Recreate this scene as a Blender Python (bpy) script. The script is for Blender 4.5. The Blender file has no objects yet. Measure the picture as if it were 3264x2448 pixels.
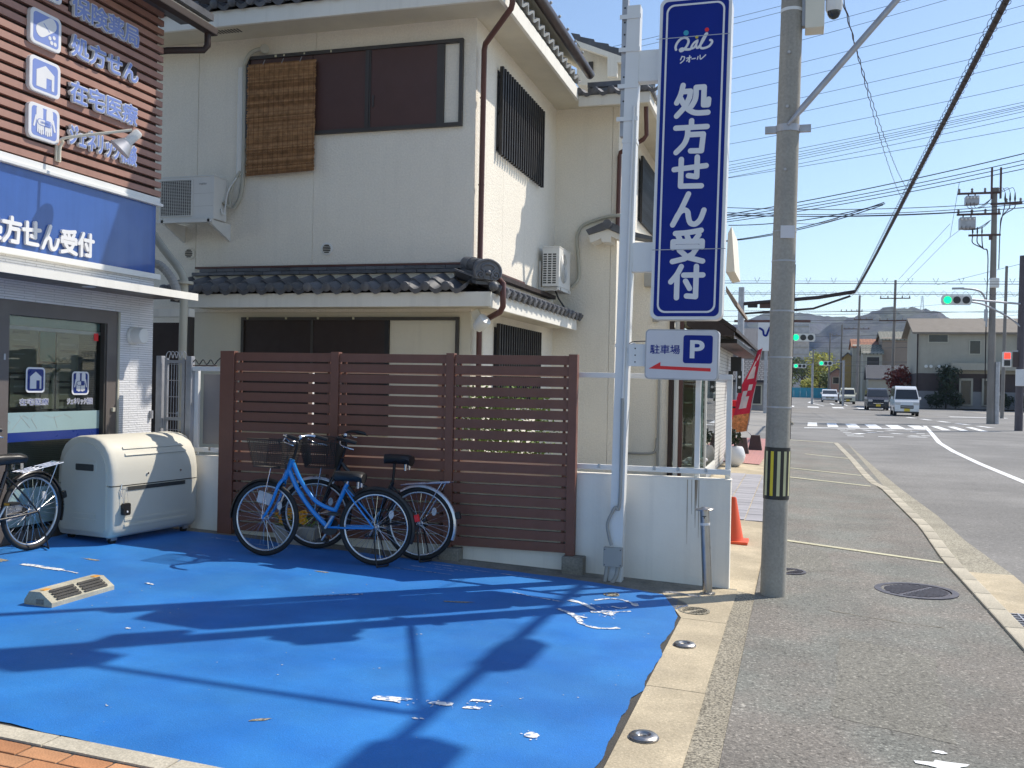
import bpy, bmesh, math, random
from mathutils import Vector, Matrix
random.seed(11)
R = math.radians
sc = bpy.context.scene
COL = sc.collection

# ---------------------------------------------------------------- camera
cam_data = bpy.data.cameras.new('camera')
cam_data.lens = 33.97; cam_data.sensor_width = 36.0
cam_data.clip_start = 0.05; cam_data.clip_end = 6000
cam = bpy.data.objects.new('camera', cam_data); COL.objects.link(cam)
YAW, ROLL = R(16.5), R(1.11)
_f = Vector((-math.sin(YAW), math.cos(YAW), 0))
_r0 = Vector((math.cos(YAW), math.sin(YAW), 0)); _u0 = Vector((0, 0, 1))
_r = _r0 * math.cos(ROLL) + _u0 * math.sin(ROLL)
_u = -_r0 * math.sin(ROLL) + _u0 * math.cos(ROLL)
cam.matrix_world = Matrix(((_r.x, _u.x, -_f.x, 0), (_r.y, _u.y, -_f.y, 0), (_r.z, _u.z, -_f.z, 1.6), (0, 0, 0, 1)))
sc.camera = cam

# ---------------------------------------------------------------- sky and sun
SUN_EL, SUN_AZ = 49.7, 43.5          # azimuth from +X towards +Y
world = bpy.data.worlds.new('World'); sc.world = world
world.use_nodes = True
wn, wl = world.node_tree.nodes, world.node_tree.links
bg = wn['Background']
sky = wn.new('ShaderNodeTexSky'); sky.sky_type = 'NISHITA'; sky.sun_disc = False
sky.sun_elevation = R(SUN_EL); sky.sun_rotation = R(90 - SUN_AZ)
sky.air_density = 1.0; sky.dust_density = 0.5; sky.ozone_density = 1.8; sky.altitude = 20
wl.new(sky.outputs[0], bg.inputs[0]); bg.inputs[1].default_value = 0.120
sun_d = bpy.data.lights.new('sun', 'SUN'); sun_d.energy = 3.5; sun_d.angle = R(0.53); sun_d.color = (1, 0.93, 0.82)
sun = bpy.data.objects.new('sun', sun_d); COL.objects.link(sun)
SD = Vector((math.cos(R(SUN_EL)) * math.cos(R(SUN_AZ)), math.cos(R(SUN_EL)) * math.sin(R(SUN_AZ)), math.sin(R(SUN_EL))))
sun.rotation_euler = SD.to_track_quat('Z', 'Y').to_euler()
sun.location = SD * 40
sc.view_settings.view_transform = 'Standard'; sc.view_settings.look = 'None'
sc.view_settings.exposure = 0.54; sc.view_settings.gamma = 1.0
sc.view_settings.use_curve_mapping = False
sc.cycles.use_denoising = True
sc.cycles.max_bounces = 8; sc.cycles.transparent_max_bounces = 12
sc.cycles.volume_bounces = 0

# ---------------------------------------------------------------- materials
def mat(name, col, rough=0.6, metal=0.0, var=0.12, vs=2.5, bump=0.0, bs=60.0, fine=0.0, fs=180.0, streak=0.0, spec=0.5, coat=0.0, col2=None, patch=0.0, ps=0.6, speck=0.0, ks=60.0, rnd=0.0, sheen=0.0):
    """Procedural surface: two noises vary the colour, optional grain, vertical weather streaks and fine relief."""
    m = bpy.data.materials.new(name); m.use_nodes = True
    n, l = m.node_tree.nodes, m.node_tree.links
    b = n['Principled BSDF']
    b.inputs['Roughness'].default_value = rough; b.inputs['Metallic'].default_value = metal
    b.inputs['Specular IOR Level'].default_value = spec
    b.inputs['Coat Weight'].default_value = coat
    tc = n.new('ShaderNodeTexCoord')
    def noise(scale, detail=4, vec=None, rough_=0.6):
        t = n.new('ShaderNodeTexNoise'); t.inputs['Scale'].default_value = scale; t.inputs['Detail'].default_value = detail
        t.inputs['Roughness'].default_value = rough_
        l.new(vec or tc.outputs['Object'], t.inputs['Vector']); return t.outputs['Fac']
    def ramp(src, lo, hi, a, z):
        r = n.new('ShaderNodeMapRange'); r.inputs[1].default_value = lo; r.inputs[2].default_value = hi
        r.inputs[3].default_value = a; r.inputs[4].default_value = z
        l.new(src, r.inputs[0]); return r.outputs[0]
    def mul(a, b_):
        k = n.new('ShaderNodeMath'); k.operation = 'MULTIPLY'; l.new(a, k.inputs[0]); l.new(b_, k.inputs[1]); return k.outputs[0]
    f = ramp(noise(vs, 5), 0.3, 0.7, 1 - var, 1 + var)
    if fine: f = mul(f, ramp(noise(fs, 2), 0.3, 0.7, 1 - fine, 1 + fine))
    if patch: f = mul(f, ramp(noise(ps, 3), 0.42, 0.6, 1 - patch, 1 + patch * 0.4))
    if speck:
        f = mul(f, ramp(noise(ks, 1), 0.58, 0.70, 1.0, 1 + speck)); f = mul(f, ramp(noise(ks * 0.83, 1), 0.30, 0.44, 1 - speck * 0.55, 1.0))
    if streak:
        mp = n.new('ShaderNodeMapping'); mp.inputs['Scale'].default_value = (9, 9, 0.5); l.new(tc.outputs['Object'], mp.inputs[0])
        f = mul(f, ramp(noise(1.0, 5, mp.outputs[0]), 0.5, 0.75, 1.0, 1 - streak))
    if rnd:
        oi = n.new('ShaderNodeObjectInfo'); f = mul(f, ramp(oi.outputs['Random'], 0, 1, 1 - rnd, 1 + rnd))
    b.inputs['Sheen Weight'].default_value = sheen; b.inputs['Sheen Roughness'].default_value = 0.45
    rgb = n.new('ShaderNodeRGB'); rgb.outputs[0].default_value = (*col, 1)
    src = rgb.outputs[0]
    if col2:
        r2 = n.new('ShaderNodeRGB'); r2.outputs[0].default_value = (*col2, 1)
        mx = n.new('ShaderNodeMix'); mx.data_type = 'RGBA'
        l.new(ramp(noise(ps * 1.7, 4), 0.4, 0.62, 0, 1), mx.inputs[0]); l.new(src, mx.inputs[6]); l.new(r2.outputs[0], mx.inputs[7]); src = mx.outputs[2]
    vm = n.new('ShaderNodeVectorMath'); vm.operation = 'SCALE'; l.new(src, vm.inputs[0]); l.new(f, vm.inputs[3])
    l.new(vm.outputs[0], b.inputs['Base Color'])
    l.new(ramp(noise(vs * 3, 3), 0.3, 0.7, max(0.02, rough - 0.08), min(1, rough + 0.08)), b.inputs['Roughness'])
    if bump:
        bp = n.new('ShaderNodeBump'); bp.inputs['Strength'].default_value = min(1, bump); bp.inputs['Distance'].default_value = 0.004 * max(1, bump)
        l.new(noise(bs, 4), bp.inputs['Height']); l.new(bp.outputs[0], b.inputs['Normal'])
    return m

def glass_mat(name, tint, rough=0.02, through=0.82):
    m = bpy.data.materials.new(name); m.use_nodes = True
    n, l = m.node_tree.nodes, m.node_tree.links
    for x in list(n): n.remove(x)
    out = n.new('ShaderNodeOutputMaterial'); mix = n.new('ShaderNodeMixShader')
    tr = n.new('ShaderNodeBsdfTransparent'); tr.inputs[0].default_value = (*tint, 1)
    gl = n.new('ShaderNodeBsdfGlossy'); gl.inputs['Roughness'].default_value = rough
    lw = n.new('ShaderNodeLayerWeight'); lw.inputs[0].default_value = 0.5
    pw = n.new('ShaderNodeMath'); pw.operation = 'POWER'; pw.inputs[1].default_value = 5.0; l.new(lw.outputs['Facing'], pw.inputs[0])
    sc_ = n.new('ShaderNodeMath'); sc_.operation = 'MULTIPLY'; sc_.inputs[1].default_value = 0.95; l.new(pw.outputs[0], sc_.inputs[0])
    ad = n.new('ShaderNodeMath'); ad.operation = 'ADD'; ad.inputs[1].default_value = 0.03 + (1 - through) * 0.2; ad.use_clamp = True
    l.new(sc_.outputs[0], ad.inputs[0]); l.new(ad.outputs[0], mix.inputs[0]); l.new(tr.outputs[0], mix.inputs[1]); l.new(gl.outputs[0], mix.inputs[2]); l.new(mix.outputs[0], out.inputs[0])
    return m

def lamp_mat(name, col, strength):
    m = bpy.data.materials.new(name); m.use_nodes = True
    b = m.node_tree.nodes['Principled BSDF']
    b.inputs['Base Color'].default_value = (*[c * 0.4 for c in col], 1)
    b.inputs['Emission Color'].default_value = (*col, 1); b.inputs['Emission Strength'].default_value = strength
    return m

MT = {}
def T(name, *a, **k):
    MT[name] = mat(name, *a, **k); return MT[name]

# ---------------------------------------------------------------- mesh builder
class MB:
    def __init__(s): s.v = []; s.f = []; s.m = []
    def add(s, vs, fs, m=0):
        o = len(s.v); s.v += [tuple(p) for p in vs]
        for f in fs: s.f.append(tuple(i + o for i in f)); s.m.append(m)
        return s
    def box(s, x0, x1, y0, y1, z0, z1, m=0, bev=0.0, M=None):
        if bev > 0:
            bm = bmesh.new(); bmesh.ops.create_cube(bm, size=1)
            for v in bm.verts: v.co = ((x0 + x1) / 2 + v.co.x * (x1 - x0), (y0 + y1) / 2 + v.co.y * (y1 - y0), (z0 + z1) / 2 + v.co.z * (z1 - z0))
            bmesh.ops.bevel(bm, geom=bm.edges[:], offset=bev, segments=2, affect='EDGES', profile=0.6)
            bm.verts.ensure_lookup_table()
            vs = [v.co.copy() for v in bm.verts]; fs = [[v.index for v in f.verts] for f in bm.faces]; bm.free()
        else:
            vs = [Vector(p) for p in ((x0, y0, z0), (x1, y0, z0), (x1, y1, z0), (x0, y1, z0), (x0, y0, z1), (x1, y0, z1), (x1, y1, z1), (x0, y1, z1))]
            fs = [(3, 2, 1, 0), (4, 5, 6, 7), (0, 1, 5, 4), (1, 2, 6, 5), (2, 3, 7, 6), (3, 0, 4, 7)]
        if M is not None: vs = [M @ v for v in vs]
        return s.add(vs, fs, m)
    def tube(s, path, r, n=8, m=0, cap=True, flat=None):
        """Tube along a polyline; r is a number or one radius for each point."""
        P = [Vector(p) for p in path]; k = len(P)
        rr = r if isinstance(r, (list, tuple)) else [r] * k
        vs = []; prev = None
        for i in range(k):
            d = (P[min(i + 1, k - 1)] - P[max(i - 1, 0)])
            if d.length < 1e-9: d = Vector((0, 0, 1))
            d.normalize()
            if prev is None:
                a = d.cross(Vector((0, 0, 1)))
                if a.length < 1e-3: a = d.cross(Vector((1, 0, 0)))
            else: a = prev - d * prev.dot(d)
            a.normalize(); b = d.cross(a); prev = a
            for j in range(n):
                t = 2 * math.pi * j / n
                vs.append(P[i] + (a * math.cos(t) + b * math.sin(t)) * rr[i])
        fs = [(i * n + j, i * n + (j + 1) % n, (i + 1) * n + (j + 1) % n, (i + 1) * n + j) for i in range(k - 1) for j in range(n)]
        if cap: fs += [tuple(range(n))[::-1], tuple((k - 1) * n + j for j in range(n))]
        return s.add(vs, fs, m)
    def lathe(s, prof, n=20, m=0, M=None, closed=True):
        """prof: (radius, z) pairs turned about z, then placed with M."""
        vs = []; k = len(prof)
        for r, z in prof:
            for j in range(n):
                t = 2 * math.pi * j / n; vs.append(Vector((r * math.cos(t), r * math.sin(t), z)))
        if M is not None: vs = [M @ v for v in vs]
        fs = [(i * n + j, i * n + (j + 1) % n, (i + 1) * n + (j + 1) % n, (i + 1) * n + j) for i in range(k - 1) for j in range(n)]
        if closed: fs += [tuple(range(n))[::-1], tuple((k - 1) * n + j for j in range(n))]
        return s.add(vs, fs, m)
    def prism(s, poly, ext, m=0):
        """Closed polygon (3-D points in a plane) pushed along ext."""
        e = Vector(ext); a = [Vector(p) for p in poly]; k = len(a)
        vs = a + [p + e for p in a]
        nrm = Vector((0, 0, 0))
        for i in range(k): nrm += a[i].cross(a[(i + 1) % k])
        fl = nrm.dot(e) > 0
        bot, top = tuple(range(k)), tuple(range(k, 2 * k))
        fs = [bot[::-1] if fl else bot, top if fl else top[::-1]]
        for i in range(k):
            j = (i + 1) % k
            fs.append((i, j, k + j, k + i) if fl else (j, i, k + i, k + j))
        return s.add(vs, fs, m)
    def sheet(s, pts, m=0): return s.add(pts, [tuple(range(len(pts)))], m)
    def ball(s, c, r, n=12, k=8, m=0, sc_=(1, 1, 1)):
        prof = [(max(1e-4, r * math.sin(math.pi * i / k)), -r * math.cos(math.pi * i / k)) for i in range(k + 1)]
        return s.lathe(prof, n, m, Matrix.Translation(c) @ Matrix.Diagonal((*sc_, 1)), closed=False)
    def mesh(s, name, mats, smooth=None):
        me = bpy.data.meshes.new(name); me.from_pydata(s.v, [], s.f)
        for q in (mats if isinstance(mats, (list, tuple)) else [mats]): me.materials.append(MT[q] if isinstance(q, str) else q)
        if any(s.m): me.polygons.foreach_set('material_index', s.m)
        if smooth:
            me.shade_smooth(); me.set_sharp_from_angle(angle=R(smooth))
        me.update(); return me
    def build(s, name, mats, parent=None, smooth=None):
        return put(name, s.mesh(name, mats, smooth), parent)

def put(name, me, parent=None, M=None):
    o = bpy.data.objects.new(name, me); COL.objects.link(o)
    if M is not None: o.matrix_basis = M
    if parent: hang(o, parent)
    return o
def hang(o, parent):
    o.parent = parent
    M = Matrix.Identity(4); q = parent
    chain = []
    while q: chain.append(q); q = q.parent
    for q in reversed(chain): M = M @ q.matrix_parent_inverse @ q.matrix_basis
    o.matrix_parent_inverse = M.inverted()
def tag(o, label=None, cat=None, group=None, kind=None):
    if label: o['label'] = label
    if cat: o['category'] = cat
    if group: o['group'] = group
    if kind: o['kind'] = kind
    return o
def thing(name, label, cat, loc, group=None, rz=0.0):
    o = bpy.data.objects.new(name, None); COL.objects.link(o); o.empty_display_size = 0.2
    o.location = loc; o.rotation_euler = (0, 0, rz)
    return tag(o, label, cat, group)
def frame(o, u, v):
    """Matrix with local x along u, y along v, z = u x v at origin o."""
    u, v = Vector(u).normalized(), Vector(v).normalized(); w = u.cross(v)
    return Matrix(((u.x, v.x, w.x, o[0]), (u.y, v.y, w.y, o[1]), (u.z, v.z, w.z, o[2]), (0, 0, 0, 1)))
def smooth_path(pts, n=6):
    P = [Vector(p) for p in pts]; out = []
    for i in range(len(P) - 1):
        a, b, c, d = P[max(i - 1, 0)], P[i], P[i + 1], P[min(i + 2, len(P) - 1)]
        for k in range(n):
            t = k / n
            out.append(0.5 * ((2 * b) + (c - a) * t + (2 * a - 5 * b + 4 * c - d) * t * t + (3 * b - a - 3 * c + d) * t ** 3))
    return out + [P[-1]]
def rrect(w, h, r, n=5):
    out = []
    for cx, cy, a in ((w / 2 - r, h / 2 - r, 0), (-w / 2 + r, h / 2 - r, 90), (-w / 2 + r, -h / 2 + r, 180), (w / 2 - r, -h / 2 + r, 270)):
        for i in range(n + 1):
            t = R(a + 90 * i / n); out.append((cx + r * math.cos(t), cy + r * math.sin(t)))
    return out
def plate(mb, M, pts, d0, d1, m=0):
    """Flat polygon pts in frame M from depth d0 to d1."""
    mb.prism([M @ Vector((x, y, d0)) for x, y in pts], (M.to_3x3() @ Vector((0, 0, d1 - d0))), m)
def text_mesh(txt, w=None, h=None, depth=0.002, offset=0.0):
    """Typeset text as (verts, faces), centred, scaled to fit w and/or h, its back at z = 0."""
    cu = bpy.data.curves.new('type', 'FONT'); cu.body = txt; cu.size = 1; cu.offset = offset; cu.extrude = 0.02; cu.resolution_u = 4
    ob = bpy.data.objects.new('type', cu); COL.objects.link(ob)
    dg = bpy.context.evaluated_depsgraph_get(); me = bpy.data.meshes.new_from_object(ob.evaluated_get(dg))
    vs = [v.co.copy() for v in me.vertices]; fs = [tuple(p.vertices) for p in me.polygons]
    bpy.data.objects.remove(ob); bpy.data.curves.remove(cu); bpy.data.meshes.remove(me)
    x0, x1 = min(v.x for v in vs), max(v.x for v in vs); y0, y1 = min(v.y for v in vs), max(v.y for v in vs)
    sx = w / (x1 - x0) if w else None; sy = h / (y1 - y0) if h else None
    sx = sx or sy; sy = sy or sx
    vs = [Vector(((v.x - (x0 + x1) / 2) * sx, (v.y - (y0 + y1) / 2) * sy, (v.z + 0.02) / 0.04 * depth)) for v in vs]
    return vs, fs
def typeset(mb, txt, M, w=None, h=None, depth=0.002, offset=0.0, m=0):
    vs, fs = text_mesh(txt, w, h, depth, offset)
    mb.add([M @ v for v in vs], fs, m)
def typeset_bold(mb, txt, M, w, h, depth, spread, m=0):
    """Lettering with an even outline: the same text laid down eight times, each nudged outwards."""
    vs, fs = text_mesh(txt, w, h, depth)
    for k in range(8):
        a = k * math.pi / 4; N = M @ Matrix.Translation((spread * math.cos(a), spread * math.sin(a), 0.0002 * k))
        mb.add([N @ v for v in vs], fs, m)
def ribbon(mb, M, pts, wd, d0, d1, m=0, curve=False, taper=None):
    """A brush stroke with round ends: polyline pts (2-D) of width wd in frame M."""
    P = [Vector((x, y)) for x, y in pts]
    if curve: P = [Vector(p[:2]) for p in smooth_path([(*p, 0) for p in P], 6)]
    k = len(P); L = []; Rr = []
    nr = []
    for i in range(k):
        a = (P[i] - P[i - 1]).normalized() if i else (P[1] - P[0]).normalized()
        b = (P[i + 1] - P[i]).normalized() if i < k - 1 else a
        t = (a + b)
        t = t.normalized() if t.length > 1e-4 else a
        c = max(0.6, t.dot(a)); n_ = Vector((-t.y, t.x))
        hw = wd / 2 * (taper[0] + (taper[1] - taper[0]) * i / (k - 1) if taper else 1)
        nr.append((n_, hw / c, hw))
    def ring(i, d): return (M @ Vector((*(P[i] + nr[i][0] * nr[i][1]), d)), M @ Vector((*(P[i] - nr[i][0] * nr[i][1]), d)))
    vs = []; fs = []
    for i in range(k):
        top = d1 + (0.0003 * i / k)
        l1, r1 = ring(i, top); l0, r0 = ring(i, d0); vs += [l0, l1, r1, r0]
    for i in range(k - 1):
        o = i * 4; fs += [(o + 1, o + 2, o + 6, o + 5), (o, o + 1, o + 5, o + 4), (o + 2, o + 3, o + 7, o + 6)]
    mb.add(vs, fs, m)
    for i, a0, dd in ((k - 1, math.atan2(nr[-1][0].y, nr[-1][0].x), .0003), (0, math.atan2(-nr[0][0].y, -nr[0][0].x), 0)):
        hw = nr[i][2]; pts_ = [P[i] + Vector((math.cos(a0 - math.pi * j / 8), math.sin(a0 - math.pi * j / 8))) * hw for j in range(9)]
        plate(mb, M, [(p.x, p.y) for p in pts_][::-1], d0, d1 + dd, m)
GLYPH = {   # rounded sign lettering drawn stroke by stroke in a unit square
 '処': [[(.22,.97),(.16,.70),(.05,.45)], [(.19,.78),(.44,.78),(.42,.60),(.30,.32),(.06,.05)], [(.16,.58),(.30,.33),(.48,.17),(.66,.11),(.96,.11)], [(.60,.88),(.60,.62),(.56,.46),(.48,.32)], [(.60,.88),(.83,.88),(.83,.34),(.96,.34),(.97,.50)]],
 '方': [[(.5,.98),(.5,.80)], [(.05,.78),(.95,.78)], [(.40,.77),(.39,.52),(.30,.28),(.08,.04)], [(.40,.56),(.85,.56),(.81,.06),(.50,.07)]],
 'せ': [[(.04,.62),(.96,.70)], [(.24,.92),(.24,.11),(.84,.10)], [(.70,.97),(.70,.38),(.46,.42)]],
 'ん': [[(.48,.96),(.28,.50),(.05,.04)], [(.09,.12),(.22,.38),(.36,.48),(.47,.42),(.50,.26),(.56,.09),(.70,.05),(.84,.18),(.94,.46)]],
 '受': [[(.88,.95),(.50,.89),(.14,.87)], [(.22,.80),(.28,.68)], [(.48,.80),(.52,.69)], [(.82,.82),(.72,.67)], [(.08,.44),(.08,.62),(.92,.62),(.92,.45)], [(.20,.45),(.79,.45),(.66,.24),(.42,.10),(.08,.02)], [(.27,.36),(.52,.14),(.95,.02)]],
 '付': [[(.34,.96),(.22,.72),(.05,.50)], [(.23,.68),(.23,.02)], [(.42,.70),(.97,.70)], [(.78,.96),(.78,.05),(.52,.07)], [(.48,.52),(.60,.30)]],
}
CURVED = {('処',0),('処',2),('方',2),('ん',0),('ん',1),('付',0),('受',0),('処',3)}
def glyph(mb, ch, M, x, y, w, h, wd, d0, d1, m=0):
    d = 0
    for i, st in enumerate(GLYPH[ch]):
        pts = [(x + a * w, y + b * h) for a, b in st]; cv = (ch, i) in CURVED; runs = [[pts[0]]]
        for k in range(1, len(pts)):      # a stroke is cut where it turns sharply, the round ends overlap there
            runs[-1].append(pts[k])
            if not cv and k < len(pts) - 1:
                u, v = Vector(pts[k]) - Vector(pts[k - 1]), Vector(pts[k + 1]) - Vector(pts[k])
                if u.angle(v) > R(38): runs.append([pts[k]])
        for q in runs:
            ribbon(mb, M, q, wd, d0, d1 + d * 0.0005, m, curve=cv); d += 1
def copy_of(o, parent=None, M=None):
    c = o.copy(); COL.objects.link(c); c.parent = parent
    if M is not None: c.matrix_basis = M
    for ch in o.children: copy_of(ch, c)
    return c
# ground height: the lot falls towards the street, the street climbs a little into the distance
def G(x, y):
    if x < 0: z = -0.037 * (max(x, -9) + 1.75)
    else: z = -0.065 - 0.012 * min(x, 1.4)
    if y > 10: z += 0.0035 * (min(y, 220) - 10)
    return z
def gsheet(name, poly, dz, m, thick=None, label=None):
    """Flat ground patch that follows G: small polygons given as corner lists."""
    mb = MB()
    for q in poly: mb.sheet([(x, y, G(x, y) + dz) for x, y in q])
    return mb.build(name, m)
def ccw(q): return q if sum(q[i][0] * q[(i + 1) % len(q)][1] - q[(i + 1) % len(q)][0] * q[i][1] for i in range(len(q))) > 0 else q[::-1]
# ---------------------------------------------------------------- palette
T('asphalt', (0.222, 0.202, 0.175), 0.93, var=0.10, vs=1.3, fine=0.30, fs=70, bump=1.6, bs=90, patch=0.10, ps=0.7, speck=0.75, ks=48, col2=(0.205, 0.205, 0.180))
T('road_asphalt', (0.225, 0.215, 0.200), 0.93, var=0.07, vs=0.5, fine=0.20, fs=90, bump=0.5, bs=120, patch=0.14, ps=0.25, speck=0.4, ks=26)
T('patched_asphalt', (0.205, 0.195, 0.165), 0.93, var=0.10, vs=1.3, fine=0.30, fs=70, bump=1.6, bs=90, speck=0.75, ks=48)
T('lot_asphalt', (0.07, 0.065, 0.058), 0.95, var=0.25, vs=3, fine=0.35, fs=140, bump=1.0, bs=140)
T('dull_ground', (0.30, 0.28, 0.25), 0.95, var=0.15, vs=0.3)
T('blue_paint', (0.013, 0.160, 0.50), 0.6, var=0.07, vs=0.9, fine=0.10, fs=200, bump=0.5, bs=130, patch=0.10, ps=0.9, spec=0.4, sheen=0.04, speck=0.10, ks=70, col2=(0.022, 0.190, 0.52))
T('white_paint', (0.80, 0.80, 0.78), 0.7, var=0.06, fine=0.12, fs=60, bump=0.2, bs=80)
T('old_white_paint', (0.62, 0.59, 0.50), 0.85, var=0.12, fine=0.22, fs=70)
T('cream_paint', (0.55, 0.52, 0.36), 0.85, var=0.10, fine=0.2, fs=70)
T('concrete', (0.50, 0.42, 0.29), 0.92, var=0.08, vs=2, fine=0.16, fs=90, bump=0.6, bs=90, patch=0.16, ps=1.6, speck=0.22, ks=60)
T('kerb_concrete', (0.50, 0.45, 0.35), 0.92, var=0.10, vs=2, fine=0.15, fs=90, bump=0.5, bs=90, patch=0.15, ps=1.5, rnd=0.10, speck=0.2, ks=60)
T('aggregate', (0.28, 0.25, 0.19), 0.95, var=0.12, vs=3, fine=0.75, fs=75, bump=1.6, bs=80)
T('gutter', (0.33, 0.30, 0.23), 0.95, var=0.15, vs=2, fine=0.55, fs=60, bump=1.0, bs=70)
T('old_concrete', (0.24, 0.22, 0.18), 0.95, var=0.30, vs=3, fine=0.2, fs=60, bump=0.9, bs=60, streak=0.35)
T('brick_red', (0.48, 0.22, 0.10), 0.9, var=0.20, vs=4, fine=0.16, fs=120, bump=0.5, bs=120, rnd=0.15)
T('brick_tan', (0.54, 0.27, 0.13), 0.9, var=0.20, vs=4, fine=0.16, fs=120, bump=0.5, bs=120, rnd=0.15)
T('joint_sand', (0.16, 0.12, 0.08), 0.95)
T('grey_tile', (0.36, 0.35, 0.37), 0.75, var=0.10, fine=0.1, fs=60, rnd=0.12)
T('iron', (0.12, 0.11, 0.12), 0.55, metal=0.5, var=0.2, vs=10)
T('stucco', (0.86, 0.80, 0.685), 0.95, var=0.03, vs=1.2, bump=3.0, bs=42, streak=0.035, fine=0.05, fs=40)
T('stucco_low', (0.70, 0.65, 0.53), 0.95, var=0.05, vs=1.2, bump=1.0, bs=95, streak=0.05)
T('fascia_white', (0.80, 0.77, 0.69), 0.85, var=0.05, vs=1.5, bump=0.3, bs=50, streak=0.10)
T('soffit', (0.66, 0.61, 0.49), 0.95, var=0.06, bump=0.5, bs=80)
T('roof_tile', (0.115, 0.118, 0.130), 0.45, var=0.25, vs=5, bump=0.3, bs=40, rnd=0.30)
T('verge_tile', (0.42, 0.42, 0.40), 0.5, var=0.15, vs=5)
T('brown_metal', (0.085, 0.040, 0.032), 0.5, var=0.08, vs=3)
T('brown_pipe', (0.105, 0.040, 0.032), 0.42, var=0.10, vs=4)
T('dark_frame', (0.055, 0.048, 0.042), 0.5, var=0.1)
T('black_metal', (0.014, 0.012, 0.012), 0.5, var=0.2)
T('dark_glass_frame', (0.06, 0.05, 0.045), 0.4)
T('fence_brown', (0.19, 0.078, 0.050), 0.55, var=0.07, vs=6, streak=0.05, bump=0.05)
T('dark_brown', (0.030, 0.016, 0.012), 0.6, var=0.15)
T('slat_brown', (0.36, 0.195, 0.15), 0.55, var=0.10, vs=5, streak=0.08)
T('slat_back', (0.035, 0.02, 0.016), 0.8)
T('white_wall', (0.84, 0.80, 0.715), 0.9, var=0.05, vs=1.6, bump=0.35, bs=45, streak=0.10)
T('white_metal', (0.74, 0.74, 0.72), 0.38, var=0.04, vs=3)
T('cream_metal', (0.70, 0.66, 0.54), 0.45, var=0.05)
T('ac_white', (0.74, 0.73, 0.69), 0.45, var=0.04, vs=3)
T('ac_dark', (0.05, 0.05, 0.045), 0.6)
T('steel', (0.46, 0.44, 0.42), 0.34, metal=1.0, var=0.10, vs=8)
T('chrome', (0.75, 0.75, 0.76), 0.16, metal=1.0, var=0.05)
T('galv', (0.42, 0.42, 0.44), 0.5, metal=0.6, var=0.15, vs=5)
T('pole_concrete', (0.33, 0.31, 0.27), 0.9, var=0.12, vs=2, fine=0.10, fs=50, bump=0.3, bs=60, streak=0.25)
T('far_pole', (0.24, 0.22, 0.20), 0.9, var=0.12, vs=1)
T('rubber', (0.018, 0.017, 0.016), 0.75, var=0.2)
T('black_plastic', (0.02, 0.019, 0.018), 0.45, var=0.15)
T('bike_blue', (0.015, 0.235, 0.62), 0.22, metal=0.1, var=0.04, coat=0.6)
T('bike_black', (0.016, 0.013, 0.012), 0.3, coat=0.4)
T('saddle_black', (0.022, 0.021, 0.020), 0.42)
T('basket_wire', (0.055, 0.048, 0.040), 0.5, metal=0.4)
T('alloy', (0.70, 0.70, 0.70), 0.32, metal=0.9)
T('bin_beige', (0.62, 0.585, 0.485), 0.6, var=0.04, vs=2, bump=0.1, bs=120)
T('stop_concrete', (0.47, 0.44, 0.34), 0.9, var=0.15, vs=6, fine=0.12, fs=90, bump=0.5, bs=80, patch=0.15, ps=4)
T('sign_blue', (0.004, 0.020, 0.22), 0.5, var=0.05, vs=2, spec=0.2)
T('panel_blue', (0.035, 0.095, 0.33), 0.16, var=0.12, vs=1.2, streak=0.15, coat=0.2)
T('sign_white', (0.72, 0.72, 0.73), 0.45, var=0.03)
T('letter_blue', (0.20, 0.27, 0.58), 0.4, var=0.03)
T('red', (0.75, 0.012, 0.018), 0.45, var=0.05)
T('teal', (0.03, 0.32, 0.45), 0.4); T('yellow', (0.72, 0.56, 0.03), 0.5, var=0.05); T('pale_yellow', (0.58, 0.56, 0.32), 0.5)
T('pale_film', (0.30, 0.42, 0.43), 0.35, var=0.04); T('film_blue', (0.012, 0.035, 0.20), 0.3, var=0.04)
T('window_frame_grey', (0.135, 0.115, 0.105), 0.45, var=0.06)
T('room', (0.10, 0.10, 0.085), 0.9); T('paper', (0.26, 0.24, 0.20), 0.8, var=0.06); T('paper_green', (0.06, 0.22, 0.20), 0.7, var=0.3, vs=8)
T('conduit', (0.36, 0.35, 0.32), 0.6, var=0.1)
T('duct_cream', (0.47, 0.45, 0.37), 0.6, var=0.08)
T('cable_black', (0.030, 0.020, 0.022), 0.6); T('cable_blue', (0.035, 0.045, 0.065), 0.6)
T('orange', (0.75, 0.10, 0.03), 0.5, var=0.08)
T('amber', (0.75, 0.35, 0.05), 0.3)
T('car_white', (0.72, 0.73, 0.74), 0.25, coat=0.6, var=0.02); T('car_black', (0.014, 0.011, 0.013), 0.3, coat=0.25, var=0.02); T('car_cream', (0.62, 0.60, 0.46), 0.25, coat=0.6, var=0.02)
T('car_glass', (0.03, 0.035, 0.04), 0.08, var=0.1); T('plate_yellow', (0.75, 0.55, 0.05), 0.5); T('plate_white', (0.7, 0.7, 0.68), 0.5)
T('lens', (0.55, 0.55, 0.55), 0.15, var=0.05)
T('house_cream', (0.40, 0.375, 0.31), 0.9, var=0.05, streak=0.08); T('house_tan', (0.30, 0.24, 0.19), 0.9, var=0.05); T('house_grey', (0.26, 0.25, 0.25), 0.9, var=0.06); T('house_pink', (0.34, 0.22, 0.19), 0.9, var=0.05); T('house_ochre', (0.36, 0.25, 0.10), 0.9, var=0.06)
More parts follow.
